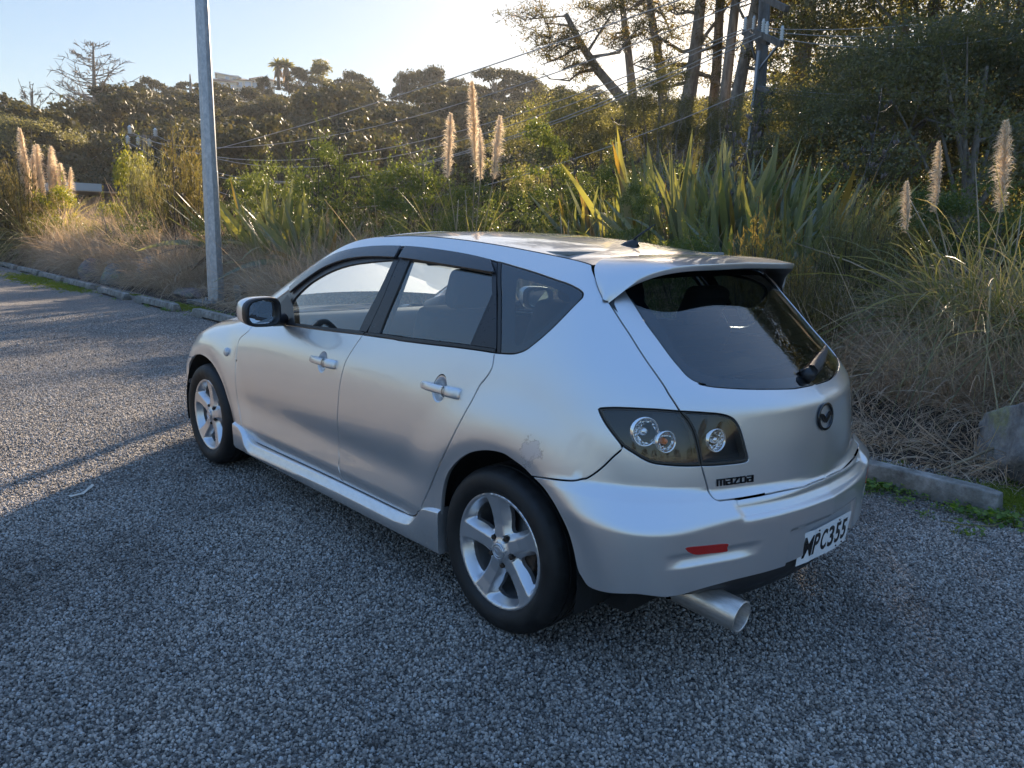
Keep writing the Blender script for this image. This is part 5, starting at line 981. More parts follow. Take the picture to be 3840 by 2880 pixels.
 'lamp_low':[[0.5882,0.3906],[0.6031,0.3907],[0.618,0.3908],[0.6328,0.391],[0.6476,0.3912],[0.6626,0.3917],[0.6778,0.3923],[0.6925,0.3929],[0.7061,0.3936],[0.7182,0.3943],[0.7294,0.3949],[0.7396,0.3957],[0.749,0.3968],[0.7572,0.3983],[0.7643,0.4],[0.7709,0.4019],[0.7778,0.4042],[0.7848,0.4066],[0.7916,0.4092],[0.7988,0.4122],[0.8072,0.4157],[0.8178,0.42],[0.8298,0.4249],[0.8415,0.4299],[0.851,0.4344],[0.8569,0.4379],[0.8605,0.4408],[0.8637,0.444],[0.8688,0.4484],[0.8764,0.4546],[0.8855,0.4621],[0.8949,0.4698],[0.9035,0.477],[0.9111,0.4833],[0.9182,0.4893],[0.9249,0.4951],[0.9312,0.5007],[0.9369,0.5059],[0.9421,0.5109],[0.9471,0.5158],[0.9522,0.5208]],
 'lamp_in':[[0.6688,0.5377],[0.6484,0.5374],[0.6279,0.5373],[0.6076,0.537],[0.5881,0.5364],[0.5691,0.5354],[0.5504,0.5343],[0.5329,0.5328],[0.5171,0.5306],[0.5035,0.5279],[0.4916,0.5248],[0.481,0.521],[0.4715,0.5167],[0.463,0.5118],[0.4559,0.5063],[0.4496,0.5002],[0.4438,0.4937],[0.4387,0.4867],[0.4343,0.4793],[0.4303,0.4712],[0.4264,0.4625],[0.4225,0.4522],[0.4187,0.4407],[0.4152,0.4295],[0.4122,0.4201],[0.4095,0.4129],[0.4071,0.4071],[0.4054,0.4024],[0.4046,0.3984],[0.4044,0.3953],[0.4048,0.3932],[0.4065,0.3917],[0.4104,0.3905],[0.4166,0.3895],[0.4246,0.3891],[0.4347,0.3889],[0.447,0.3887],[0.4624,0.3886],[0.4806,0.3887],[0.4999,0.3888],[0.5184,0.389],[0.536,0.3893],[0.5534,0.3897],[0.5708,0.3902],[0.5882,0.3906]],
 'bs':[[0.8504,0.4265],[0.8578,0.4209],[0.8652,0.4154],[0.8725,0.4099],[0.8797,0.4043],[0.8867,0.3985],[0.8936,0.3926],[0.9003,0.3867],[0.9071,0.3812],[0.9139,0.3761],[0.9207,0.3712],[0.9274,0.3665],[0.9342,0.3621],[0.9413,0.3577],[0.9487,0.3535],[0.9556,0.3498],[0.9616,0.3469],[0.9657,0.3454],[0.9687,0.3448],[0.9718,0.3445],[0.9763,0.3438],[0.9823,0.3423],[0.9894,0.3405],[0.9974,0.3387],[1.0066,0.3371],[1.0171,0.3358],[1.029,0.3346],[1.0414,0.3336],[1.0539,0.3325],[1.0661,0.3316],[1.0782,0.3307],[1.091,0.3297],[1.1051,0.3284],[1.1209,0.3268],[1.138,0.3249],[1.1557,0.3228],[1.173,0.3208]],
 'arch_up':[[1.173,0.3208],[1.1826,0.3246],[1.1919,0.3285],[1.2017,0.3323],[1.2127,0.3358],[1.2257,0.3391],[1.24,0.3422],[1.2545,0.3451],[1.2678,0.3476],[1.2789,0.3499],[1.2887,0.3518],[1.299,0.3533],[1.3113,0.354],[1.3264,0.354],[1.3435,0.3533],[1.3613,0.352],[1.379,0.3502],[1.3966,0.3477],[1.4146,0.3446],[1.4322,0.3409],[1.449,0.3369],[1.4645,0.3326],[1.4793,0.3279],[1.4934,0.3227],[1.5072,0.3167],[1.5207,0.3101],[1.5338,0.3028],[1.5464,0.295],[1.5586,0.2866],[1.5705,0.2774],[1.5821,0.2676],[1.5929,0.2575],[1.6026,0.2475],[1.6107,0.2377],[1.6176,0.228],[1.6238,0.218],[1.6296,0.2077],[1.6351,0.1967],[1.6402,0.1852],[1.6447,0.1736],[1.6484,0.1623],[1.6511,0.1512],[1.6528,0.1403],[1.6542,0.1294],[1.6557,0.1185]],
 'arch_dn':[[1.173,0.3208],[1.1618,0.3166],[1.1504,0.3124],[1.1394,0.308],[1.1294,0.3031],[1.1208,0.2977],[1.1132,0.292],[1.106,0.2857],[1.0988,0.2785],[1.0913,0.2701],[1.0839,0.2607],[1.0767,0.2509],[1.0699,0.2414],[1.0634,0.2324],[1.0573,0.2235],[1.0515,0.2145],[1.0461,0.2051],[1.041,0.1953],[1.0364,0.1852],[1.0321,0.1748],[1.0278,0.1642],[1.0237,0.1525],[1.0198,0.14],[1.016,0.1283],[1.0123,0.1188],[1.0087,0.1125],[1.0053,0.1083],[1.0018,0.1051],[0.9981,0.1017],[0.9941,0.0977],[0.99,0.0937],[0.9857,0.0901],[0.9815,0.0874],[0.9774,0.0859],[0.9732,0.0853],[0.969,0.0851],[0.9649,0.0846]],
 'bb':[[0.9649,0.0846],[0.9597,0.0851],[0.9551,0.0855],[0.9492,0.0862],[0.94,0.0875],[0.9258,0.09],[0.9081,0.0932],[0.8895,0.0965],[0.8725,0.0991],[0.859,0.1009],[0.8471,0.1023],[0.8344,0.1031],[0.8183,0.1029],[0.7948,0.1011],[0.7665,0.0981],[0.7403,0.0951],[0.7233,0.0932],[0.7206,0.0931],[0.7275,0.0941],[0.7357,0.0953],[0.7372,0.0961],[0.7291,0.0961],[0.716,0.0958],[0.7008,0.0956],[0.6865,0.0957],[0.6745,0.0964],[0.663,0.0975],[0.6504,0.0987],[0.6351,0.0999],[0.616,0.1012],[0.5943,0.1025],[0.5714,0.1039],[0.5487,0.105],[0.5286,0.1061],[0.5096,0.1071],[0.4877,0.1079],[0.4589,0.1084],[0.4185,0.1087],[0.37,0.1086],[0.3211,0.1085],[0.2797,0.1084],[0.2489,0.1085],[0.2242,0.1085],[0.2019,0.1086],[0.1784,0.1086]],
 'gl':[[0.6441,0.9216],[0.6423,0.9068],[0.6405,0.892],[0.6388,0.8772],[0.6374,0.8627],[0.6368,0.8487],[0.6367,0.835],[0.6364,0.8211],[0.635,0.8069],[0.632,0.7918],[0.6279,0.7761],[0.6237,0.7606],[0.6201,0.7456],[0.6175,0.7307],[0.6152,0.7158],[0.6133,0.7022],[0.6116,0.6914],[0.6101,0.6845],[0.6089,0.6805],[0.6077,0.6775],[0.6063,0.6736],[0.6048,0.6681],[0.6033,0.6622],[0.6012,0.6564],[0.5981,0.6514],[0.594,0.6473],[0.5891,0.6437],[0.5832,0.6407],[0.5761,0.6379],[0.5653,0.6354],[0.5519,0.6332],[0.5403,0.6315],[0.5351,0.6303],[0.5406,0.6301],[0.5535,0.6305],[0.5662,0.6311],[0.5713,0.6312],[0.5671,0.6305],[0.5574,0.6295],[0.5432,0.6283],[0.5254,0.6273],[0.5037,0.6265],[0.4779,0.6259],[0.4487,0.6252],[0.4171,0.6245],[0.3818,0.6235],[0.3429,0.6225],[0.3032,0.6213],[0.2658,0.6201],[0.2316,0.6187],[0.1989,0.6171],[0.1669,0.6155],[0.1345,0.614]],
 'gi':[[0.5533,0.8898],[0.5514,0.8789],[0.5495,0.8682],[0.5477,0.8569],[0.5461,0.8442],[0.5447,0.8294],[0.5434,0.8131],[0.5426,0.7965],[0.5427,0.7808],[0.5443,0.7658],[0.547,0.7512],[0.5497,0.7374],[0.5512,0.7251],[0.5516,0.7143],[0.5515,0.7048],[0.5502,0.6966],[0.5475,0.6898],[0.543,0.6848],[0.5372,0.6814],[0.5301,0.6787],[0.5219,0.6755],[0.5125,0.6714],[0.5019,0.6669],[0.4903,0.6628],[0.4778,0.6595],[0.4624,0.6571],[0.4446,0.6555],[0.4288,0.6545],[0.4193,0.654],[0.4215,0.6544],[0.4316,0.6557],[0.4404,0.657],[0.4388,0.6575],[0.424,0.6569],[0.401,0.6557],[0.3722,0.6542],[0.3401,0.6528],[0.3034,0.6514],[0.2615,0.65],[0.2176,0.6485],[0.1746,0.6471]],
 'gf':[[3.0528,0.6116],[3.0752,0.6268],[3.0986,0.642],[3.12,0.6571],[3.1365,0.6714],[3.1481,0.6847],[3.156,0.6973],[3.1594,0.7097],[3.1573,0.7227],[3.1478,0.7372],[3.1319,0.7526],[3.1132,0.7671],[3.0953,0.7791],[3.0797,0.7875],[3.0644,0.7933],[3.0474,0.7982],[3.0268,0.8037],[3.0025,0.8102],[2.9755,0.8168],[2.9452,0.8233],[2.9109,0.8295],[2.8717,0.8356],[2.828,0.8415],[2.782,0.847],[2.7358,0.8518],[2.6901,0.8555],[2.6437,0.8585],[2.596,0.861],[2.5466,0.8636],[2.4947,0.8661],[2.4409,0.8684],[2.3863,0.8706],[2.332,0.8729]],
 'gf2':[[2.332,0.8729],[2.3274,0.8332],[2.3248,0.794],[2.3281,0.7554],[2.3347,0.7192],[2.3448,0.6872],[2.3545,0.6585],[2.359,0.6337],[2.3618,0.6104]],
 'gr':[[2.1913,0.6105],[2.1901,0.6407],[2.1883,0.6746],[2.1835,0.7193],[2.1801,0.7691],[2.1829,0.821],[2.1877,0.8743]],
 'gr_top':[[2.188,0.8743],[2.1501,0.8736],[2.1131,0.8729],[2.0744,0.8722],[2.0317,0.8713],[1.9835,0.8704],[1.9315,0.8695],[1.8773,0.8684],[1.8225,0.8672],[1.767,0.8658],[1.71,0.8643],[1.6525,0.8627],[1.5952,0.8612]],
 'gr_r':[[1.5952,0.8612],[1.5487,0.7798]],
 'gr_d':[[1.5487,0.7798],[1.559,0.7351],[1.5692,0.6911],[1.5793,0.6495],[1.5892,0.6087]],
 'bgap':[[2.3071,0.9381],[2.2936,0.9132],[2.2817,0.8781],[2.2735,0.8084],[2.2697,0.7371],[2.2732,0.6955],[2.2797,0.6645],[2.2854,0.6356],[2.2914,0.6088]],
 'rgap':[[1.5942,0.9152],[1.5799,0.8947],[1.5622,0.8659],[1.5331,0.8113],[1.5031,0.751],[1.4809,0.6997],[1.4635,0.6561],[1.4518,0.6268],[1.4425,0.6026]],
 'vis_f':[[3.2413,0.7669],[3.2232,0.7768],[3.2054,0.7869],[3.1869,0.7967],[3.1668,0.8059],[3.1437,0.8146],[3.1187,0.8229],[3.0937,0.8305],[3.0707,0.8371],[3.0526,0.8424],[3.0375,0.8465],[3.0206,0.8502],[2.9969,0.8542],[2.9628,0.8589],[2.9217,0.8637],[2.8793,0.8683],[2.8414,0.872],[2.8106,0.8747],[2.7836,0.8766],[2.7567,0.878],[2.7264,0.8794],[2.6939,0.8808],[2.6605,0.882],[2.6222,0.8829],[2.5752,0.8833],[2.5161,0.883],[2.4476,0.8821],[2.3755,0.8809],[2.3052,0.8799]],
 'vis_r':[[2.2707,0.8797],[2.2103,0.8775],[2.1494,0.8754],[2.0894,0.8733],[2.0317,0.8713],[1.9773,0.8696],[1.9254,0.868],[1.8739,0.8665],[1.8209,0.8652],[1.7612,0.8638],[1.6974,0.8624],[1.6392,0.8613],[1.5964,0.861],[1.5753,0.8618],[1.5694,0.8633],[1.5695,0.8651],[1.5666,0.8667]],
 'q_in':[[1.4185,0.8529],[1.4175,0.855],[1.4173,0.8572],[1.4154,0.8591],[1.4091,0.8603],[1.3969,0.8603],[1.3806,0.8596],[1.3621,0.8586],[1.3434,0.8577],[1.325,0.8571],[1.3058,0.8564],[1.2858,0.8557],[1.2651,0.8546],[1.2429,0.8532],[1.2194,0.8515],[1.1962,0.8496],[1.1749,0.8473],[1.1555,0.8446],[1.1371,0.8415],[1.1207,0.8383],[1.1074,0.8351],[1.0973,0.832],[1.0899,0.8291],[1.0851,0.8258],[1.0825,0.8219],[1.0815,0.8178],[1.0825,0.8135],[1.0866,0.808],[1.0951,0.8001],[1.109,0.7895],[1.1273,0.7767],[1.1486,0.7622],[1.1715,0.7463],[1.1979,0.7272],[1.228,0.7053],[1.257,0.6843],[1.2802,0.6679],[1.2958,0.6573],[1.3063,0.6506],[1.3143,0.6462],[1.3221,0.6423],[1.3301,0.6387],[1.337,0.6362],[1.3431,0.6348],[1.3484,0.6344],[1.3522,0.6337],[1.3548,0.6331],[1.3574,0.6354],[1.3611,0.6435],[1.3668,0.66],[1.3735,0.6828],[1.3804,0.7074],[1.3866,0.7293],[1.3917,0.7474],[1.3964,0.764],[1.4008,0.78],[1.4053,0.7963]],
 'refl':[[0.6899,0.211],[0.6873,0.2126],[0.6847,0.2142],[0.677,0.2149],[0.6615,0.2144],[0.6409,0.213],[0.6181,0.2115],[0.5906,0.2101],[0.5609,0.2086],[0.5396,0.2064],[0.533,0.2028],[0.5348,0.1985],[0.537,0.1943],[0.5348,0.1902],[0.5331,0.1863],[0.5378,0.1838],[0.5534,0.1836],[0.5756,0.1849],[0.597,0.1863],[0.6158,0.1871],[0.6339,0.188],[0.6494,0.1897],[0.6607,0.1928],[0.6695,0.1967],[0.6783,0.2006]],
 'h1':[[2.7123,0.4587],[2.4504,0.4782]],
 'h1cup':[[2.6431,0.4815],[2.6366,0.4971],[2.6015,0.5094],[2.5582,0.5048],[2.54,0.4864],[2.5438,0.4509],[2.5606,0.4322],[2.5943,0.4217],[2.6322,0.4253],[2.6539,0.4447]],
 'h2cup':[[1.7616,0.5055],[1.75,0.5191],[1.7178,0.5264],[1.6788,0.5248],[1.6588,0.5116],[1.6388,0.4864],[1.6711,0.4596],[1.7129,0.4563],[1.7523,0.4704]],
 'signal':[[3.6622,0.388]],
 'fs_f':[[3.4698,0.5608],[3.4659,0.5459],[3.4606,0.5307],[3.4579,0.5159],[3.4617,0.502],[3.4762,0.489],[3.4982,0.4767],[3.5208,0.465],[3.5371,0.4541],[3.5448,0.4446],[3.5478,0.4363],[3.5482,0.4277],[3.5483,0.4175],[3.5479,0.4035],[3.5461,0.387],[3.544,0.3719],[3.5427,0.362],[3.5427,0.3606],[3.5434,0.365],[3.5441,0.3695],[3.5439,0.3684],[3.5427,0.36],[3.5407,0.3472],[3.5385,0.3319],[3.5365,0.3155],[3.5349,0.2975],[3.5333,0.2772],[3.5318,0.2567],[3.5303,0.2379],[3.5293,0.2211],[3.5287,0.2055],[3.5276,0.1907],[3.5249,0.1764],[3.52,0.1626],[3.5135,0.1494],[3.5067,0.1369],[3.501,0.1252],[3.4968,0.1148],[3.4934,0.1055],[3.4904,0.0965],[3.4872,0.0874]],
 'farch':[[3.6156,0.0866],[3.6209,0.0999],[3.6258,0.1134],[3.6313,0.1265],[3.638,0.1387],[3.6463,0.1493],[3.6557,0.1587],[3.6657,0.1681],[3.676,0.1789],[3.6862,0.1917],[3.6966,0.2057],[3.7076,0.22],[3.7196,0.2333],[3.7325,0.2457],[3.746,0.2576],[3.7606,0.2688],[3.7768,0.2792],[3.7948,0.2889],[3.8144,0.2979],[3.8349,0.3059],[3.8559,0.3129],[3.8778,0.3186],[3.9008,0.3231],[3.9235,0.3268],[3.9445,0.3301],[3.9629,0.3327],[3.9796,0.3347],[3.996,0.3363],[4.0136,0.3376],[4.0326,0.3389],[4.0523,0.34],[4.0727,0.3406],[4.0939,0.3403],[4.117,0.3391],[4.1414,0.3373],[4.1653,0.3346],[4.1868,0.3309],[4.2052,0.326],[4.2217,0.32],[4.2366,0.3134],[4.2505,0.3069],[4.2623,0.3011],[4.2723,0.2954],[4.2824,0.2889],[4.2949,0.2806],[4.3109,0.27],[4.3291,0.2576],[4.3477,0.2442],[4.3644,0.2305],[4.3798,0.2162],[4.3946,0.2011],[4.4073,0.186],[4.4162,0.1717],[4.4199,0.159],[4.4195,0.1473],[4.4174,0.1353],[4.4162,0.1217],[4.4162,0.106],[4.4162,0.0889],[4.4162,0.0713],[4.4162,0.0539]],
}

# ------------------------------------------------------------------ cutting panels out of the body surface
def sg(*names):
    out=[]
    for n in names:
        rev=n.startswith('-');a=np.array(SEG[n[1:] if rev else n])
        if rev:a=a[::-1]
        if out and np.hypot(*(out[-1][-1]-a[0]))<.02:
            a=a[1:]
        out.append(a)
    return np.concatenate(out)
def resample(P,d,closed=True):
    """split long edges (never drop corners)"""
    out=[];n=len(P)
    for i in range(n if closed else n-1):
        a,b=P[i],P[(i+1)%n];L=np.hypot(*(b-a));k=max(1,int(math.ceil(L/d)))
        for j in range(k): out.append(a+(b-a)*j/k)
    if not closed: out.append(P[-1])
    out=np.array(out);keep=[0]
    for i in range(1,len(out)):
        if np.hypot(*(out[i]-out[keep[-1]]))>d*.22: keep.append(i)
    if closed and np.hypot(*(out[keep[-1]]-out[0]))<d*.22: keep.pop()
    return out[keep]
def area(P): return .5*np.sum(P[:,0]*np.roll(P[:,1],-1)-np.roll(P[:,0],-1)*P[:,1])
def inside(Q,P):
    x,y=Q[:,0],Q[:,1];c=np.zeros(len(Q),bool)
    for i in range(len(P)):
        x1,y1=P[i];x2,y2=P[(i+1)%len(P)]
        if y1==y2: continue
        m=((y1>y)!=(y2>y))&(x<(x2-x1)*(y-y1)/(y2-y1)+x1);c^=m
    return c
def dist(Q,P):
    d=np.full(len(Q),1e9)
    for i in range(len(P)):
        a=P[i];b=P[(i+1)%len(P)];ab=b-a;L=ab@ab
        if L<1e-12: continue
        t=np.clip(((Q-a)@ab)/L,0,1);d=np.minimum(d,np.hypot(*(Q-a-t[:,None]*ab).T))
    return d
def triangulate(outer,holes,res):
    """outer/hole polygons (n,2) -> pts, tris, boundary loops (index lists, outer ccw, holes cw)"""
    outer=resample(outer,res)
    if area(outer)<0:outer=outer[::-1]
    hs=[]
    for h in holes:
        h=resample(h,res)
        if area(h)>0:h=h[::-1]
        hs.append(h)
    lo=outer.min(0);hi=outer.max(0)
    nx=max(2,int((hi[0]-lo[0])/res));ny=max(2,int((hi[1]-lo[1])/res))
    gx,gy=np.meshgrid(np.linspace(lo[0],hi[0],nx+1),np.linspace(lo[1],hi[1],ny+1));G=np.stack([gx.ravel(),gy.ravel()],1)
    G=G[inside(G,outer)];G=G[dist(G,outer)>res*.55]
    for h in hs:
        G=G[~inside(G,h)];G=G[dist(G,h)>res*.55]
    pts=[outer]+hs;loops=[];n=0;edges=[]
    for q in pts:
        loops.append(list(range(n,n+len(q))));edges+=[(n+i,n+(i+1)%len(q)) for i in range(len(q))];n+=len(q)
    allp=np.concatenate(pts+[G])
    v,e,f,ov,oe,of=delaunay_2d_cdt([Vector(a) for a in allp],edges,[],0,1e-7,True)
    remap=[o[0] if o else -1 for o in ov]
    T=np.array([[remap[i] for i in t] for t in f if len(t)==3]);T=T[(T>=0).all(1)]
    cen=allp[T].mean(1);k=inside(cen,outer)
    for h in hs:k&=~inside(cen,h)
    T=T[k]
    a=allp[T];ar=(a[:,1,0]-a[:,0,0])*(a[:,2,1]-a[:,0,1])-(a[:,1,1]-a[:,0,1])*(a[:,2,0]-a[:,0,0])
    T=T[abs(ar)>1e-10];ar=ar[abs(ar)>1e-10];T[ar<0]=T[ar<0][:,::-1]
    return allp,T,loops
VS=1.25
def panel(name,outer,mt,parent,holes=(),front=False,off=0.,gap=.0028,edge=.0014,depth=.018,res=.025,sym=False,right=None,surf=None,extra=None,label=None,back=False):
    """cut outer (uv) out of the body, lift it, give it a rounded returned edge.
       sym: the left half ends on u=0 and is joined to its mirror image; right: name/parent of a mirrored twin"""
    f=np.array([1,VS]);pts,T,loops=triangulate(np.asarray(outer)*f,[np.asarray(h)*f for h in holes],res)
    uv=pts/f
    P,N=(surf or (lambda a,b:SN(a,b,front)))(uv[:,0],uv[:,1])
    P=P+N*off
    if extra is not None:
        e_=1.2e-3;fn=(surf or (lambda a,b:SN(a,b,front)));Q=[]
        for du,dv_ in((e_,0),(-e_,0),(0,e_*.8),(0,-e_*.8)):
            uq=uv+np.array([du,dv_]);p_,n_=fn(np.maximum(uq[:,0],0) if sym else uq[:,0],uq[:,1]);Q.append(extra(p_+n_*off,n_,uq))
        P=extra(P,N,uv);N2_=-np.cross(Q[0]-Q[1],Q[2]-Q[3]);N2_/=np.linalg.norm(N2_,axis=1,keepdims=True)+1e-12
        N=np.where(((N2_*N).sum(1)>.2)[:,None],N2_,N)
    V=[P];NN=[N];F=[T[:, ::1]];n=len(P)
    # make sure faces look along N
    a=P[T];nn=np.cross(a[:,1]-a[:,0],a[:,2]-a[:,0]);
    flip=np.mean((nn*N[T[:,0]]).sum(1)>0)<.5
    if flip:F[0]=T[:,::-1]
    P=P.copy()
    for lp in loops:
        lp=np.array(lp);m=len(lp);b=P[lp];nb=N[lp]
        tan=np.roll(b,-1,0)-np.roll(b,1,0);tan/=np.linalg.norm(tan,axis=1,keepdims=True)+1e-12
        inw=np.cross(nb,tan);inw/=np.linalg.norm(inw,axis=1,keepdims=True)+1e-12
        # inward must point to the interior: outer ccw in uv; check against the centroid of neighbouring faces
        if flip: inw=-inw
        seam=np.zeros(m,bool)
        if sym: seam=abs(uv[lp,0])<1e-6
        g=np.where(seam,0,1.)[:,None]
        b0=b+inw*(gap+edge)*g;b1=b+inw*gap*g-nb*edge;b2=b+inw*gap*g-nb*depth
        if sym:
            for q in(b0,b1,b2): q[seam,1]=0
        P[lp]=b0
        V+= [b1,b2];out=-inw
        n1=(out+nb*.4);n1/=np.linalg.norm(n1,axis=1,keepdims=True)
        NN+=[n1,out];
        i1=n+np.arange(m);i2=n+m+np.arange(m);n+=2*m
        j=np.roll(np.arange(m),-1);ok=~(seam&seam[j])
        for A,B in((lp,i1),(i1,i2)):
            q=np.stack([A,B,B[j],A[j]],1)[ok]
            if flip:q=q[:,::-1]
            F.append(q)
    V[0]=P
    V=np.concatenate(V);NN=np.concatenate(NN);FF=[tuple(r) for q in F for r in q]
    if sym:
        n=len(V);V2=V*[1,-1,1];N2=NN*[1,-1,1];seamv=abs(V[:,1])<1e-6
        mp=np.where(seamv,np.arange(n),np.arange(n)+n)
        FF+= [tuple(int(mp[i]) for i in r)[::-1] for r in FF]
        NN[seamv,1]=0
        V=np.concatenate([V,V2]);NN=np.concatenate([NN,N2])
        # drop unused
        used=np.zeros(2*n,bool);used[[i for r in FF for i in r]]=True
        ix=np.cumsum(used)-1;V=V[used];NN=NN[used];FF=[tuple(int(ix[i]) for i in r) for r in FF]
    FF=[tuple(int(i) for i in r) for r in FF]
    k={'label':label} if label else {}
    o=mesh(name,V,FF,mt,parent,True,NN,**k)
    if right is not None:
        o2=mesh(name,V*[1,-1,1],[r[::-1] for r in FF],mt,right,True,NN*[1,-1,1])
        return o,o2
    return o

# ------------------------------------------------------------------ car materials
def paint_mat():
    m=mat('silver_paint',(.70,.705,.72),.34,.85,Coat_Weight=1.0,Coat_Roughness=.035,Coat_IOR=1.5)
    b=P_(m);tc=N_(m,'ShaderNodeTexCoord')
    # dull weathered clear coat on the shoulders, dust low down, a stain above the left rear arch
    n1=noise(m,3.2,6,.65,vec=tc.outputs['Object']);n2=noise(m,40,4,.7,vec=tc.outputs['Object']);n3=noise(m,220,2,.5,vec=tc.outputs['Object'])
    sx=N_(m,'ShaderNodeSeparateXYZ');L_(m,tc.outputs['Object'],sx.inputs[0])
    def rng(sock,a,b_):
        r=N_(m,'ShaderNodeMapRange');r.interpolation_type='SMOOTHSTEP';L_(m,sock,r.inputs[0]);r.inputs[1].default_value=a;r.inputs[2].default_value=b_;return r.outputs[0]
    def mul(a,b_,op='MULTIPLY'):
        q=N_(m,'ShaderNodeMath',operation=op)
        for i,v in enumerate((a,b_)):
            if isinstance(v,(int,float)):q.inputs[i].default_value=v
            else:L_(m,v,q.inputs[i])
        return q.outputs[0]
    zband=mul(rng(sx.outputs[2],.86,.93),rng(sx.outputs[2],1.02,.95))
    xband=mul(rng(sx.outputs[0],.42,.2),rng(sx.outputs[0],-.55,-.3))
    worn=mul(mul(zband,xband),rng(mul(n1.outputs[0],mul(n2.outputs[0],.35),'ADD'),.52,.78))
    dust=mul(rng(sx.outputs[2],.34,.20),rng(n2.outputs[0],.35,.75))
    # stain: distance from a point, broken up by noise
    vd=N_(m,'ShaderNodeVectorMath',operation='DISTANCE');L_(m,tc.outputs['Object'],vd.inputs[0]);vd.inputs[1].default_value=(-.165,.857,.735)
    ed=mul(vd.outputs['Value'],mul(mul(n2.outputs[0],-.5,'ADD'),.14),'ADD')
    stain=rng(ed,.043,.038);rim_=mul(rng(ed,.046,.041),rng(ed,.034,.041))
    a=N_(m,'ShaderNodeMix',data_type='RGBA');L_(m,stain,a.inputs[0]);a.inputs[6].default_value=(.70,.705,.72,1);a.inputs[7].default_value=(.62,.585,.58,1)
    a2=N_(m,'ShaderNodeMix',data_type='RGBA');L_(m,mul(rim_,.6),a2.inputs[0]);L_(m,a.outputs[2],a2.inputs[6]);a2.inputs[7].default_value=(.30,.27,.26,1)
    a3=N_(m,'ShaderNodeMix',data_type='RGBA');L_(m,mul(dust,.22),a3.inputs[0]);L_(m,a2.outputs[2],a3.inputs[6]);a3.inputs[7].default_value=(.34,.31,.28,1)
    a4=N_(m,'ShaderNodeMix',data_type='RGBA');L_(m,mul(worn,.18),a4.inputs[0]);L_(m,a3.outputs[2],a4.inputs[6]);a4.inputs[7].default_value=(.74,.76,.80,1)
    L_(m,a4.outputs[2],b.inputs['Base Color'])
    rr=mul(.33,mul(mul(worn,.08),mul(mul(dust,.25),mul(n3.outputs[0],.05),'ADD'),'ADD'),'ADD');L_(m,rr,b.inputs['Roughness'])
    cr_=mul(.015,mul(mul(worn,.10),mul(mul(dust,.4),mul(n1.outputs[0],.03),'ADD'),'ADD'),'ADD');L_(m,cr_,b.inputs['Coat Roughness'])
    mt_=mul(.85,mul(mul(dust,-.1),mul(stain,-.5),'ADD'),'ADD');L_(m,mt_,b.inputs['Metallic'])
    return m
M_PAINT=paint_mat()
def glass_mat(name,tint,refl=1.0):
    m=bpy.data.materials.new(name);m.use_nodes=True;t=m.node_tree;t.nodes.remove(P_(m))
    out=t.nodes['Material Output'];tr=N_(m,'ShaderNodeBsdfTransparent');tr.inputs[0].default_value=(*tint,1)
    gl=N_(m,'ShaderNodeBsdfGlossy');gl.inputs['Roughness'].default_value=.0;gl.inputs[0].default_value=(1,1,1,1)
    lw=N_(m,'ShaderNodeLayerWeight');lw.inputs[0].default_value=.5
    pw=N_(m,'ShaderNodeMath',operation='POWER');L_(m,lw.outputs['Facing'],pw.inputs[0]);pw.inputs[1].default_value=4.0
    mu=N_(m,'ShaderNodeMath',operation='MULTIPLY_ADD');L_(m,pw.outputs[0],mu.inputs[0]);mu.inputs[1].default_value=.85*refl;mu.inputs[2].default_value=.15*refl
    mx=N_(m,'ShaderNodeMixShader');L_(m,mu.outputs[0],mx.inputs[0]);L_(m,tr.outputs[0],mx.inputs[1]);L_(m,gl.outputs[0],mx.inputs[2]);L_(m,mx.outputs[0],out.inputs[0])
    return m
M_GLASS=glass_mat('window_glass',(.78,.86,.88),.95);M_TINT=glass_mat('tinted_glass',(.40,.47,.50),.75);M_LENS=glass_mat('clear_lens',(.93,.93,.93),.45)
M_SATIN=mat('black_satin_frame',(.022,.022,.026),.32);
_n=noise(M_SATIN,60,4,.6);_r0=ramp(M_SATIN,_n.outputs[0],[(.3,(.25,)*3),(.75,(.42,)*3)]);L_(M_SATIN,_r0.outputs[0],P_(M_SATIN).inputs['Roughness'])
M_RUB=mat('black_rubber',(.018,.018,.019),.6);M_FRIT=mat('frit_black',(.012,.013,.018),.08)
M_DARK=mat('wheelhouse_black',(.012,.012,.013),.85);M_VISOR=mat('smoked_acrylic_visor',(.030,.030,.036),.22,0,Coat_Weight=.6,Coat_Roughness=.12)
M_CHROME=mat('chrome',(.82,.83,.85),.06,1);M_PLAST=mat('black_plastic',(.02,.02,.022),.42)
M_INT=mat('interior_grey_cloth',(.035,.037,.042),.9);M_DASH=mat('dashboard_grey_vinyl',(.06,.062,.065),.55)
_n=noise(M_INT,300,2);bump_(M_INT,_n.outputs[0],.3,.001)
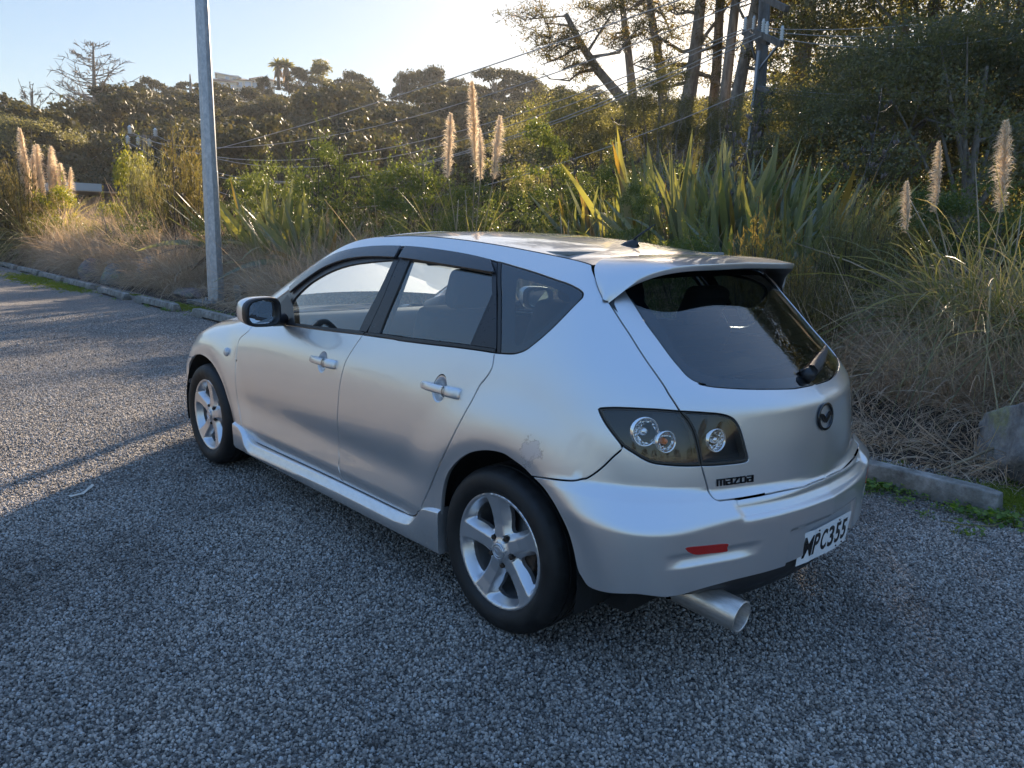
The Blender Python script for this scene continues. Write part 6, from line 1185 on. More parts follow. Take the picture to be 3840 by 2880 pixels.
# tyre rubber: dusty, scuffed
M_TYRE=mat('tyre_rubber',(.010,.010,.011),.7)
_n=noise(M_TYRE,18,6,.7);_n2=noise(M_TYRE,160,3,.6);_r1=ramp(M_TYRE,_n.outputs[0],[(.42,(.006,.006,.007)),(.78,(.024,.023,.023))]);L_(M_TYRE,_r1.outputs[0],P_(M_TYRE).inputs['Base Color'])
_r2=ramp(M_TYRE,_n.outputs[0],[(.35,(.5,)*3),(.7,(.82,)*3)]);L_(M_TYRE,_r2.outputs[0],P_(M_TYRE).inputs['Roughness']);bump_(M_TYRE,_n2.outputs[0],.25,.002)
M_RIM=mat('alloy_wheel_silver',(.62,.63,.66),.30,.80,Coat_Weight=.5,Coat_Roughness=.12)
_n=noise(M_RIM,26,8,.75);_n2=noise(M_RIM,9,3,.5)
_mm=N_(M_RIM,'ShaderNodeMath',operation='MULTIPLY');L_(M_RIM,_n.outputs[0],_mm.inputs[0]);L_(M_RIM,_n2.outputs[0],_mm.inputs[1])
_r3=ramp(M_RIM,_mm.outputs[0],[(.345,(.62,.63,.66)),(.365,(.78,.78,.78)),(.385,(.36,.34,.32)),(.42,(.66,.65,.66))]);L_(M_RIM,_r3.outputs[0],P_(M_RIM).inputs['Base Color'])
_r4=ramp(M_RIM,_mm.outputs[0],[(.34,(.28,)*3),(.37,(.55,)*3)]);L_(M_RIM,_r4.outputs[0],P_(M_RIM).inputs['Roughness'])
M_RUST=mat('rusty_steel',(.055,.040,.030),.75,.3);M_DISC=mat('brake_disc_iron',(.10,.095,.09),.5,.8)
_n=noise(M_RUST,90,4,.6);_r5=ramp(M_RUST,_n.outputs[0],[(.35,(.03,.024,.02)),(.7,(.12,.08,.055))]);L_(M_RUST,_r5.outputs[0],P_(M_RUST).inputs['Base Color'])

car=empty('car',(0,0,0),'silver five-door hatchback with a roof spoiler parked on the gravel chip car park','car')
Umax=UK[-1]
def bodypart(name,outer,**k):
    right=k.pop('twin',True)
    return panel(name,outer,k.pop('mt',M_PAINT),k.pop('parent',car),right=car if right else None,**k)
# ---- doors
def both(name,fn):
    pass
f_outer=sg('ms','-fbot')
f_outer=np.concatenate([sg('belt_f'),sg('ms')[1:],sg('fbot')[::-1][1:],sg('fs_up')[::-1][1:],[[3.40,.597]]])
def oval(u,v,ru,rv,n=28): a=np.linspace(0,2*np.pi,n+1)[:-1];return np.stack([u+ru*np.cos(a),v+rv*np.sin(a)],1)
SCF=(2.581,.466);SCR=(1.697,.485)
fdoor,fdoorR=bodypart('front_door',f_outer,res=.022,holes=[oval(*SCF,.038,.0405)])
r_outer=np.concatenate([sg('belt_r'),sg('rs')[::-1][1:],sg('rbot')[::-1][1:],sg('ms')[::-1][1:-1]])
rdoor,rdoorR=bodypart('rear_door',r_outer,res=.022,holes=[oval(*SCR,.038,.0405)])
# ---- quarter panel with roof rail and A pillar
arch_end=[[1.656,.030]]
q_outer=np.concatenate([sg('rs')[::-1] if False else sg('rs'),[[1.444,.601]],sg('q_bot')[::-1][1:],sg('q_tip')[::-1][1:],sg('q_top')[::-1][1:],sg('dlo_top')[::-1][1:],
    [[3.56,.70],[3.645,.64],[3.645,.80],[3.645,1.0]],[[3.3,1.0],[3.0,1.0],[2.6,1.0],[2.2,1.0],[1.9,1.0],[1.676,1.0],[1.3,1.0],[.902,1.0]],
    sg('ts')[1:],sg('lamp_top')[::-1][1:],sg('lamp_low')[::-1][1:14],sg('bs'),sg('arch_up')[1:],[[1.662,.06],[1.67,.03],[1.80,.03]]])
# the lamp's lower edge is followed only as far as the bumper seam
ll=sg('lamp_low')[::-1];kk=int(np.argmin(np.hypot(*(ll-sg('bs')[0]).T)))
q_outer=np.concatenate([sg('rs'),sg('q_bot')[::-1][1:],sg('q_tip')[::-1][1:],sg('q_top')[::-1][1:],sg('dlo_top')[::-1][1:],
    [[3.47,.745],[3.56,.70],[3.63,.66],[3.645,.80],[3.645,1.0]],[[3.3,1.0],[3.0,1.0],[2.6,1.0],[2.2,1.0],[1.9,1.0],[1.676,1.0],[1.3,1.0],[.902,1.0]],
    sg('ts')[1:],sg('lamp_top')[::-1][1:],ll[1:kk],sg('bs'),sg('arch_up')[1:],[[1.662,.06],[1.67,.03],[1.80,.03]]])
quarter,quarterR=bodypart('quarter_panel',q_outer,res=.022)
# ---- rear bumper
lr=sg('lamp_low');k2=int(np.argmin(np.hypot(*(lr-sg('bs')[0]).T)))
notch=0.
b_outer=np.concatenate([[[0,.3085]],[[.101,.3085]],sg('tb')[::-1][1:-1],sg('ts2')[::-1],lr[1:k2+1],sg('bs')[1:],sg('arch_dn')[1:],sg('bb')[1:],[[.15,.110],[.08,.1105],[0,.111]]])
def bumper_extra(P,N,uv):
    # the load sill ledge is sunk in the middle and the reflectors sit in scoops
    x,y,z=P.T;D=np.zeros(len(P))
    D-=.016*sst(.50,.455,y)*sst(.565,.595,z)*sst(.634,.615,z)
    s=sst(.450,.468,z)*sst(.500,.484,z)*sst(.38,.50,y)*sst(.76,.68,y);D-=.012*s
    # number plate recess
    D-=.012*sst(.262,.250,y)*sst(.345,.36,z)*sst(.505,.49,z)
    # lower corner by the pipe
    return P+N*D[:,None]
bumper=panel('rear_bumper',b_outer,M_PAINT,car,res=.011,sym=True,extra=bumper_extra)
# ---- tailgate and rear glass
gl=sg('gl');gl=np.concatenate([gl[gl[:,0]>.02],[[0,.6145]]]);
gtop=[[0,1.0],[.2,1.0],[.43,1.0],[.62,.985]]
t_outer=np.concatenate([[[0,.3085]],[[.101,.3085]],sg('tb')[::-1][1:],sg('ts2')[::-1][1:],sg('lamp_in')[::-1][1:],sg('ts')[::-1][1:-6],[[.80,.985],[.66,.985]],gl])
tail=panel('tailgate',t_outer,M_PAINT,car,res=.018,sym=True)
rglass=panel('rear_window',np.concatenate([gtop[:-1],[[.60,.985],[.655,.94]],gl]),M_TINT,tail,res=.03,sym=True,off=-.002,gap=.002,depth=.004)
gi=sg('gi');gi=np.concatenate([gi[gi[:,0]>.2],[[.1,.6465],[0,.646]]])
panel('window_border',np.concatenate([[[.60,.985],[.655,.94]],gl,gi[::-1],[[.51,.93],[.49,.96],[.42,.968],[0,.972],[0,1.],[.3,1.]]]),M_FRIT,tail,res=.03,sym=True,off=-.0065,gap=.004,depth=.001)
# ---- lamps
def inset(P,d):
    f=np.array([1,VS]);Q=P*f
    if area(Q)<0:Q=Q[::-1]
    t=np.roll(Q,-1,0)-np.roll(Q,1,0);t/=np.linalg.norm(t,axis=1,keepdims=True)+1e-12;n=np.stack([-t[:,1],t[:,0]],1)
    R=Q+n*d
    R=R[(dist(R,Q)>d*.93)&inside(R,Q)]
    return R/f
lampA=np.concatenate([sg('lamp_top'),sg('ls')[1:],sg('lamp_low')[1:-1]])
lampB=np.concatenate([sg('lamp_in'),sg('ls')[::-1][1:-1]])
M_LHOUSE=mat('lamp_housing_black',(.008,.008,.010),.55);M_SEAL=mat('lamp_seal_bronze',(.045,.040,.034),.5)
M_RED=mat('red_reflector_plastic',(.42,.012,.010),.14,0,Coat_Weight=.6)
_n=N_(M_RED,'ShaderNodeTexVoronoi');_n.inputs['Scale'].default_value=260;_t=N_(M_RED,'ShaderNodeTexCoord');L_(M_RED,_t.outputs['Object'],_n.inputs[0]);bump_(M_RED,_n.outputs['Distance'],.35,.002)
M_AMB=mat('amber_bulb',(.75,.16,.03),.15,0,Coat_Weight=.5)
def facets(m,scale):
    t=N_(m,'ShaderNodeTexCoord');v=N_(m,'ShaderNodeTexVoronoi');v.inputs['Scale'].default_value=scale;L_(m,t.outputs['Object'],v.inputs[0])
    bump_(m,v.outputs['Distance'],1.0,.01);return m
M_FACET=facets(mat('faceted_reflector',(.80,.81,.83),.10,1),95)
def lamp_bowl(par,u,v,r,mir,bulb=None,deep=.012):
    P,N=SN([u,u+.01],[v,v]);c=Vector(P[0]);n=Vector(N[0]);c=c-n*deep
    # lamps look straight back, a little outwards
    ax=(n*.45+Vector((-1,.10,0))*.55).normalized();a=ax.orthogonal().normalized();b=ax.cross(a)
    def ring(prof,name,m,par,seg=40):
        V=[];F=[];k=len(prof)
        for i in range(seg):
            t=2*math.pi*i/seg
            for rr,h in prof: V.append(tuple(c+(a*math.cos(t)+b*math.sin(t))*rr+ax*h))
        for i in range(seg):
            for j in range(k-1): F.append((i*k+j,((i+1)%seg)*k+j,((i+1)%seg)*k+j+1,i*k+j+1))
        if mir: V=[(x,-y,z) for x,y,z in V];F=[f[::-1] for f in F]
        return mesh(name,V,F,m,par)
    ring([(r,-.02),(r,.004),(r*.90,.004),(r*.88,-.006)],'lamp_ring',M_CHROME,par)
    ring([(r*.88,-.006),(r*.70,-.016),(r*.42,-.023),(r*.30,-.024)],'reflector_bowl',M_FACET,par)
    ring([(r*.30,-.024),(r*.28,-.008),(r*.18,-.002),(.0005,-.001)],'bulb_cap',bulb or M_CHROME,par)
for mir in(False,True):
    for poly,nm,bowls in((lampA,'tail_lamp',[(.778,.475,.048,None),(.705,.449,.036,M_AMB)]),(lampB,'tailgate_lamp',[(.520,.447,.039,None)])):
        def one(nm_,outer,mt_,par,**k):
            if not mir:return panel(nm_,outer,mt_,par,**k)
            o,o2=panel(nm_,outer,mt_,par,right=par,**k);bpy.data.objects.remove(o);o2.name=nm_;return o2
        hs=one(nm,poly,M_LHOUSE,car if nm=='tail_lamp' else tail,off=-.034,gap=.001,depth=.002,res=.02)
        one('lamp_seal',poly,M_SEAL,hs,holes=[inset(poly,.0085)],off=-.0015,gap=.0015,depth=.034,res=.012)
        one('lamp_lens',inset(poly,.006),M_LENS,hs,off=0.0005,gap=.001,depth=.004,res=.02)
        for u,v,r,bb in bowls: lamp_bowl(hs,u,v,r,mir,bb)
# ---- side glazing
def dlo_poly(a,b): pass
frameF=np.concatenate([sg('belt_f_up'),sg('bgap')[::-1][1:],[[2.34,.938]],[q for q in sg('dlo_top')[::-1] if q[0]>2.36],[[3.44,.76],[3.50,.70],[3.40,.61],[3.25,.608]]])
glassF=np.concatenate([sg('gf'),sg('gf2')[1:],[[2.6,.607],[2.9,.61]]])
frameR=np.concatenate([sg('belt_r_up'),sg('rgap')[::-1][1:],[q for q in sg('dlo_top')[::-1][1:] if q[0]<2.27],sg('bgap')])
glassR=np.concatenate([sg('gr'),sg('gr_top')[1:],sg('gr_r')[1:],sg('gr_d')[1:],[[1.7,.609],[1.95,.61]]])
for side,(fd,rd,qp) in enumerate(((fdoor,rdoor,quarter),(fdoorR,rdoorR,quarterR))):
    def one(nm_,outer,mt_,par,**k):
        if side==0:return panel(nm_,outer,mt_,par,**k)
        o,o2=panel(nm_,outer,mt_,par,right=par,**k);bpy.data.objects.remove(o);o2.name=nm_;return o2
    one('window_frame',frameF,M_SATIN,fd,holes=[glassF],off=-.004,gap=.0015,depth=.012,res=.03)
    one('window_frame',frameR,M_SATIN,rd,holes=[glassR],off=-.004,gap=.0015,depth=.012,res=.03)
    g=.004
    one('door_window',glassF,M_GLASS,fd,off=-.011,gap=-.004,depth=.003,res=.04)
    one('door_window',glassR,M_GLASS,rd,off=-.011,gap=-.004,depth=.003,res=.04)
    # belt mouldings
    for a_,b_,pr in(('belt_f_up','belt_f',fd),('belt_r_up','belt_r',rd)):
        one('belt_moulding',np.concatenate([sg(a_),sg(b_)[::-1]]),M_PLAST,pr,off=.003,gap=.0008,depth=.012,res=.03)
    # slim division bar in the rear door window
    dv=sg('gr_d');one('division_bar',np.concatenate([dv,(dv-[.012,0])[::-1]]),M_SATIN,rd,off=-.003,gap=.0005,depth=.008,res=.02)
    # rain visors over the windows
    vf=sg('vis_f');vt=np.array([q for q in sg('dlo_top') if 2.315<q[0]<3.30]);one('window_visor',np.concatenate([vf[::-1],vt-[0,.004]]),M_VISOR,fd,off=.013,gap=.0005,depth=.012,res=.03)
    vr=sg('vis_r');vt=np.array([q for q in sg('dlo_top') if 1.60<q[0]<2.285]);one('window_visor',np.concatenate([vr[::-1],vt[::-1][::-1]-[0,.004]]),M_VISOR,rd,off=.013,gap=.0005,depth=.012,res=.03)
    # fixed quarter light with its black border
    qo=np.concatenate([sg('q_front')[::-1],[q for q in sg('q_top') if q[0]<1.555],sg('q_tip')[1:],[q for q in sg('q_bot')[1:] if q[0]<1.41]])
    one('quarter_window',qo,M_TINT,qp,off=-.001,gap=.002,depth=.004,res=.03)
    one('window_border',qo,M_FRIT,qp,holes=[sg('q_in')],off=-.005,gap=.003,depth=.001,res=.03)
    qs=np.concatenate([sg('q_front')[::-1],sg('q_fr0')]);one('window_seal',qs,M_PLAST,qp,off=.0,gap=.0005,depth=.008,res=.03)
# ---- front wing (fender), bonnet, front bumper
nf=len(UF);ue=UF[-1]
farch=sg('farch')
farch=farch[:44]
fw_outer=np.concatenate([sg('fs_f'),farch,[[4.12,.36]] if False else np.zeros((0,2))])
fw_outer=np.concatenate([sg('fs_f'),farch[farch[:,0]<4.22],[[4.30,.33],[4.34,.40],[4.30,.50],[4.22,.545],[4.1,.58],[3.9,.60],[3.6,.60],[3.50,.60]]])
fend,fendR=bodypart('front_wing',fw_outer,front=True,res=.025)
hl_outer=np.array([[4.31,.325],[4.345,.40],[4.305,.50],[4.24,.545],[4.33,.60],[4.6,.60],[4.80,.56],[4.82,.47],[4.75,.40],[4.55,.34]])
M_HL=mat('headlamp_inner',(.35,.37,.4),.25,.6)
hl,hlR=bodypart('headlamp',hl_outer,front=True,mt=M_HL,off=-.02,res=.03)
for s_,pp in((0,hl),(1,hlR)):
    if s_==0:panel('lamp_lens',hl_outer,M_LENS,pp,front=True,res=.03)
    else:
        o,o2=panel('lamp_lens',hl_outer,M_LENS,pp,front=True,res=.03,right=pp);bpy.data.objects.remove(o);o2.name='lamp_lens'
fb=np.concatenate([[[4.31,.322]],farch[(farch[:,0]>4.20)],[[4.45,0],[4.8,0],[ue,0]],[[ue,.60],[4.86,.60],[4.83,.48],[4.76,.395],[4.56,.335]]])
class _:pass
def fbp():
    o=panel('front_bumper',fb,M_PAINT,car,front=True,res=.03,right=car)
    return o
fbump,fbumpR=fbp();fbumpR['label']='right half of the front bumper skin'
# ---- roof, windscreen, bonnet as lofts between the ditches
def topcurve(u,v=1.0):
    P,N=S(u,np.full(len(u),v));return P
def loft(name,edgeP,crown,bow,mt,parent,nw=24,off=0.,thick=.004,skipseam=False):
    """edgeP (n,3) left edge curve; crown(n) height at the centre; bow(n) forward shift at the centre"""
    n=len(edgeP);V=[];w=np.linspace(-1,1,nw+1)
    for i in range(n):
        e=edgeP[i]
        for t in w:
            c=1-t*t;c2=1-abs(t)**2.6
            V.append((e[0]+bow[i]*c,e[1]*t,e[2]+crown[i]*c2+off))
    F=[(i*(nw+1)+j,(i+1)*(nw+1)+j,(i+1)*(nw+1)+j+1,i*(nw+1)+j+1) for i in range(n-1) for j in range(nw)]
    o=mesh(name,V,F,mt,parent);
    return o
uu=np.linspace(.902,2.62,46);E=topcurve(uu);E[:,1]-=.004;E[:,2]-=.001
cr_=np.interp(E[:,0],[-.14,.14,.6,1.0,1.4],[.027,.026,.030,.030,.032]);bw=np.interp(E[:,0],[-.14,.2,.9,1.2],[-.0,0,.0,.05])
roof=loft('roof_panel',E,cr_,bw,M_PAINT,car)
uu=np.linspace(2.635,3.60,40);E=topcurve(uu);E[:,1]-=.012
cr_=np.interp(E[:,0],[1.1,1.5,2.3],[.034,.03,.02]);bw=np.interp(E[:,0],[1.1,1.5,2.35],[.05,.10,.20])
M_WSC=glass_mat('dusty_windscreen',(.8,.86,.88),.8)
_t=M_WSC.node_tree;_o=_t.nodes['Material Output'];_in=_o.inputs[0].links[0].from_socket;_d=N_(M_WSC,'ShaderNodeBsdfTranslucent');_d.inputs[0].default_value=(.55,.62,.70,1);_m=N_(M_WSC,'ShaderNodeMixShader');_m.inputs[0].default_value=.34
L_(M_WSC,_in,_m.inputs[1]);L_(M_WSC,_d.outputs[0],_m.inputs[2]);L_(M_WSC,_m.outputs[0],_o.inputs[0])
loft('windscreen',E,cr_,bw,M_WSC,car)
# dark shelf and cowl under the screen, bonnet
E,_n0=S(np.linspace(UF[1],4.86,30),np.full(30,.6),True)
bo=[]
uub=np.linspace(UF[1]-.05,4.84,34);E,_n0=S(uub,np.full(34,.6),True);E[:,1]-=.004
cr_=np.interp(E[:,0],[2.25,2.7,3.0,3.3],[.045,.055,.045,.02]);bw=np.interp(E[:,0],[2.25,2.7,3.1,3.3],[.10,.12,.12,.06])
loft('bonnet',E,cr_,bw,M_PAINT,car,nw=28)
V=[];F=[];box(V,F,(2.25,0,.90),(.5,1.30,.05));mesh('cowl_panel',V,F,M_PLAST,car,False)
# roof seal lines beside the roof panel
V=[];F=[];ed=topcurve(np.linspace(.905,2.6,60))
for s_ in(1,-1):
    V=[];F=[];tube(V,F,[(p[0],s_*(p[1]-.001),p[2]-.0035) for p in ed],.0042,6);mesh('roof_ditch_seal',V,F,M_RUB,car)

# ------------------------------------------------------------------ wheels
def wheel_face():
    R0=.2205;A=np.linspace(0,2*np.pi,161)[:-1];outer=np.stack([R0*np.cos(A),R0*np.sin(A)],1)
    sp=[math.radians(a) for a in (97+72*k for k in range(5))]
    holes=[]
    def wid(r): return np.interp(r,[.05,.09,.15,.21],[.0235,.021,.0235,.033])
    bev=.024
    for k in range(5):
        a=sp[k];b=a+R_(72);pts=[]
        rs=np.linspace(.082,.186,9)
        for r in rs: t=a+math.asin(min(.9,(wid(r)+bev*np.interp(r,[.08,.14,.2],[.9,.95,.55]))/r));pts.append((r,t))
        t0=pts[-1][1];rs2=rs[::-1];t1=b-math.asin((wid(rs2[0])+bev*.6)/rs2[0])
        for s in np.linspace(0,1,8)[1:-1]: pts.append((.186+.004*math.sin(math.pi*s),t0+(t1-t0)*s))
        for r in rs2: t=b-math.asin(min(.9,(wid(r)+bev*np.interp(r,[.08,.14,.2],[.9,.95,.55]))/r));pts.append((r,t))
        Q=np.array([(r*math.cos(t),r*math.sin(t)) for r,t in pts])
        # round the corners a little
        for _i in range(2): Q=.5*Q+.25*np.roll(Q,1,0)+.25*np.roll(Q,-1,0)
        holes.append(Q)
    pts,T,loops=triangulate(outer,holes,.0042)
    r=np.hypot(*pts.T);th=np.arctan2(pts[:,1],pts[:,0])
    # distance from the nearest spoke's centre line
    best=np.full(len(pts),9.);al=np.full(len(pts),0.)
    for a in sp:
        d=(th-a+math.pi)%(2*math.pi)-math.pi;lat=abs(r*np.sin(d));lon=r*np.cos(d);ok=lon>0
        m=ok&(lat<best);best[m]=lat[m]
    basez=np.interp(r,[0,.045,.075,.12,.165,.188,.2035,.2060,.2135,.2165,.2205],[-.016,-.016,-.040,-.050,-.052,-.044,-.009,-.004,-.001,-.001,-.006])
    face=np.interp(r,[0,.034,.05,.10,.16,.202,.2060,.22],[-.012,-.012,-.018,-.021,-.014,-.005,-.004,-.004])
    t=np.clip((best-wid(r))/bev,0,1)
    sm=t**1.15
    z=face*(1-sm)+basez*sm
    z=np.where(r>.2050,basez,z);
    # nut pockets between the spokes
    for a in sp:
        a2=a+R_(36);c=np.array([.0572*math.cos(a2),.0572*math.sin(a2)]);d=np.hypot(*(pts-c).T);z=z-.016*sst(.0145,.0115,d)*(1)
    z=np.where(r<.036,-.010-.0*r,z)
    V=np.stack([pts[:,0],z,pts[:,1]],1)
    F=[tuple(int(i) for i in t_) for t_ in T[:,::-1]]
    V=[tuple(v) for v in V];n0=len(V)
    for lp in loops[1:]:
        m=len(lp);b=len(V)
        for i in lp: v=V[i];V.append((v[0]*1.0,v[1]-.018,v[2]*1.0))
        for i in range(m): F.append((lp[i],b+i,b+(i+1)%m,lp[(i+1)%m]))
    return V,F
WV,WF=wheel_face()
me_rim=bpy.data.meshes.new('wheel');
def lathe_mesh(name,prof,mt,n=64,smooth=True,fn=None):
    V=[];F=[];lathe(V,F,prof,n);
    if fn:V=[fn(v) for v in V]
    me=bpy.data.meshes.new(name);me.from_pydata(V,[],F);me.polygons.foreach_set('use_smooth',[smooth]*len(F));me.materials.append(mt);me.update();return me
_V=list(WV);_F=list(WF);lathe(_V,_F,[(.2205,-.006),(.2195,-.012),(.205,-.014),(.198,-.03),(.196,-.17),(.215,-.185),(.2205,-.195)],72)
me_rim.from_pydata(_V,[],_F);me_rim.polygons.foreach_set('use_smooth',[True]*len(_F));me_rim.materials.append(M_RIM);me_rim.update()
me_rim.set_sharp_from_angle(angle=R_(38))
def tyre_mesh():
    V=[];F=[]
    # sidewall profile: (radius, offset from the rim face); tread has four grooves
    side=[(.2165,-.006),(.222,-.001),(.226,.003),(.236,.0105),(.250,.0155),(.268,.0150),(.284,.0105),(.2955,.002),(.3025,-.008),(.3075,-.018),(.3105,-.028)]
    tread=[]
    w0,w1=-.030,-.177
    xs=[w0,-.052,-.0525,-.060,-.0605,-.088,-.0885,-.0975,-.098,-.112,-.1125,-.1215,-.122,-.148,-.1485,-.156,-.1565,w1]
    dp=[0,0,1,1,0,0,1,1,0,0,1,1,0,0,1,1,0,0]
    for x,d in zip(xs,dp):
        c=(x-(w0+w1)/2)/.074;tread.append((.3135-.0022*c*c-.0065*d,x))
    back=[(r,-.207-h) for r,h in side[::-1]]
    prof=side+tread+back
    n=144
    lathe(V,F,prof,n);m=n;ns=len(side);V=np.array(V)
    # shoulder blocks: every other slice of the outer tread is cut by a sipe
    k=np.arange(len(V))%m;i=np.arange(len(V))//m;sip=(k%4==0)&(((i>=ns-2)&(i<=ns+1))|((i>=ns+len(tread)-2)&(i<=ns+len(tread)+1)))
    rr=np.hypot(V[:,0],V[:,2]);sc=np.where(sip,1-.0035/rr,1);V[:,0]*=sc;V[:,2]*=sc
    me=bpy.data.meshes.new('tyre');me.from_pydata([tuple(v) for v in V],[],F);me.polygons.foreach_set('use_smooth',[True]*len(F));me.materials.append(M_TYRE);me.update();me.set_sharp_from_angle(angle=R_(34));return me
me_tyre=tyre_mesh()
me_disc=lathe_mesh('brake_disc',[(.02,-.075),(.075,-.075),(.078,-.092),(.138,-.092),(.138,-.104),(.06,-.104)],M_DISC,48)
def cap_mesh():
    V=[];F=[];lathe(V,F,[(.0305,-.012),(.0305,-.0045),(.0285,-.0025),(.0262,-.0025),(.0250,-.0045),(.0005,-.0032)],48)
    me=bpy.data.meshes.new('centre_cap');me.from_pydata(V,[],F);me.polygons.foreach_set('use_smooth',[True]*len(F));me.materials.append(M_RIM);me.update();me.set_sharp_from_angle(angle=R_(30));return me
me_cap=cap_mesh()
def nut_mesh():
    V=[];F=[];
    for r,h in((.0096,-.034),(.0096,-.016),(.0075,-.0135),(.0058,-.0135),(.0052,-.012)):
        for k in range(6):
            a=k*math.pi/3;V.append((r*math.cos(a),h,r*math.sin(a)))
    for i in range(4):
        for k in range(6): F.append((i*6+k,i*6+(k+1)%6,(i+1)*6+(k+1)%6,(i+1)*6+k))
    F.append(tuple(24+k for k in range(6)))
    me=bpy.data.meshes.new('wheel_nut');me.from_pydata(V,[],F);me.materials.append(M_RUST);me.update();return me
me_nut=nut_mesh()
# the maker's winged oval: ring and wings as one raised shape, unit width
def badge(scale,thick,name,mt,parent,M):
    V=[];F=[];n=64
    def oval(a,k):  # slightly flattened oval
        x,y=math.cos(a),math.sin(a);return (abs(x)**.93*math.copysign(1,x)*.5*k,abs(y)**.93*math.copysign(1,y)*.435*k*(1.0 if k==1 else .985))
    prof=[(1.0,0),(1.0,thick*.8),(.97,thick),(.845,thick),(.82,thick*.8),(.82,0)]
    for i in range(n):
        a=2*math.pi*i/n
        for k,h in prof:
            x,y=oval(a,k);V.append((x*scale,y*scale,h))
    m=len(prof)
    for i in range(n):
        for j in range(m-1):F.append((i*m+j,i*m+j+1,((i+1)%n)*m+j+1,((i+1)%n)*m+j))
    # wings: a curved V from upper left, down to the middle, up to the upper right
    half=[(-.43,.13),(-.36,.105),(-.25,.075),(-.15,.045),(-.08,.0),(-.035,-.06),(0,-.16)]
    low=[(-.405,.035),(-.33,.02),(-.235,-.015),(-.165,-.055),(-.105,-.12),(-.05,-.20),(0,-.245)]
    half=[(-.44,.16),(-.33,.13),(-.22,.115),(-.14,.075),(-.07,.02),(-.025,-.03),(0,-.045)]
    low =[(-.42,.02),(-.33,.02),(-.255,-.02),(-.185,-.09),(-.12,-.15),(-.055,-.19),(0,-.20)]
    for s in(1,-1):
        b=len(V);k=len(half)
        for (x,y),(x2,y2) in zip(half,low):
            V+= [(s*x*scale,y*scale,0),(s*x*scale,y*scale,thick*.9),(s*x2*scale,y2*scale,thick*.9),(s*x2*scale,y2*scale,0)]
        for i in range(k-1):
            a=b+4*i
            for j in range(3):
                q=(a+j,a+j+4,a+j+5,a+j+1);F.append(q if s<0 else q[::-1])
    V=[tuple(M@Vector(v)) for v in V]
    o=mesh(name,V,F,mt,parent,True);o.data.set_sharp_from_angle(angle=R_(35));return o
def text_mesh(txt,size,ext,bev=0,off=0.):
    cu=bpy.data.curves.new('t','FONT');cu.body=txt;cu.size=size;cu.extrude=ext;cu.bevel_depth=bev;cu.offset=off;cu.align_x='CENTER';cu.resolution_u=4
    o=bpy.data.objects.new('t',cu);COL_.objects.link(o);dg=bpy.context.evaluated_depsgraph_get();dg.update()
    me=bpy.data.meshes.new_from_object(o.evaluated_get(dg));bpy.data.objects.remove(o);bpy.data.curves.remove(cu);return me
SPIN=[17,1,40,21]
for i,(x,y,s) in enumerate(((0,.847,1),(2.64,.857,1),(0,-.847,-1),(2.64,-.857,-1))):
    w=obj('wheel',me_rim,car);w.location=(x,y,.312)
    w.rotation_euler=(0,R_(SPIN[i]),0) if s>0 else (0,R_(SPIN[i]),math.pi)
    for nm,me in(('tyre',me_tyre),('brake_disc',me_disc),('centre_cap',me_cap)):obj(nm,me,w)
    for k in range(5):
        a=R_(97+36+72*k);nt_=obj('wheel_nut',me_nut,w);nt_.location=(.0572*math.cos(a),0,.0572*math.sin(a))
    M=Matrix.Translation((0,-.0042,0))@Matrix.Rotation(R_(-SPIN[i]),4,'Y')@Matrix(((-1,0,0,0),(0,0,1,0),(0,1,0,0),(0,0,0,1)))
    badge(.046,.0022,'wheel_badge',M_CHROME if False else M_RIM,w,M)
    V=[];F=[];
    if s>0:
        box(V,F,(-.105,-.095,.01),(.055,.055,.13),Matrix.Rotation(R_(-8),3,'Y'))
        box(V,F,(-.08,-.13,.0),(.09,.04,.10));c_=mesh('brake_caliper',V,F,M_RUST,w,False);c_.rotation_euler=(0,R_(-SPIN[i]),0);bevel(c_,.006)
# axle beam and floor under the car
V=[];F=[];box(V,F,(1.35,0,.235),(3.6,1.30,.10));mesh('floor_pan',V,F,M_DARK,car,False)
V=[];F=[];box(V,F,(1.32,0,.42),(1.95,1.52,.36));mesh('cabin_floor',V,F,M_DARK,car,False)
V=[];F=[]
tube(V,F,[(0,-.66,.30),(0,.66,.30)],.035,10);mesh('rear_axle',V,F,M_RUST,car)
# wheel housings
for x in(0,2.64):
    for s in(1,-1):
        V=[];F=[];prof=[(.388,.0),(.392,-.06),(.385,-.24)];lathe(V,F,prof,28,'y',(x,0,.312),a0=R_(-15),a1=R_(195))
        V=[(a,s*(b+ .842),c) for a,b,c in V];b0=len(V)
        V.append((x,s*.60,.312));m=29
        for k in range(28):F.append((2*m+k,2*m+k+1,b0))
        mesh('wheel_housing',V,F,M_DARK,car)
# inner lining behind the panel gaps (below the windows)
uu=np.linspace(UK[4],UK[14],66);vv=np.linspace(.10,.59,14)
UU,VV=np.meshgrid(uu,vv,indexing='ij');P,N=S(UU.ravel(),VV.ravel());P=P-N*.03
msk=np.ones(len(P),bool)
def grid_faces(nu,nv,P,ok):
    F=[]
    for i in range(nu-1):
        for j in range(nv-1):
            q=(i*nv+j,(i+1)*nv+j,(i+1)*nv+j+1,i*nv+j+1)
            if all(ok[k] for k in q):F.append(q)
    return F
ok=~((np.hypot(P[:,0],P[:,2]-.312)<.40)|(np.hypot(P[:,0]-2.64,P[:,2]-.312)<.40))
Fg=grid_faces(66,14,P,ok)
mesh('inner_shell',P,Fg,M_DARK,car);mesh('inner_shell',P*[1,-1,1],Fg,M_DARK,car)
uu=np.linspace(0,UK[4]+.04,14);vv=np.linspace(.12,.60,12);UU,VV=np.meshgrid(uu,vv,indexing='ij');P,N=S(UU.ravel(),VV.ravel());P=P-N*.075
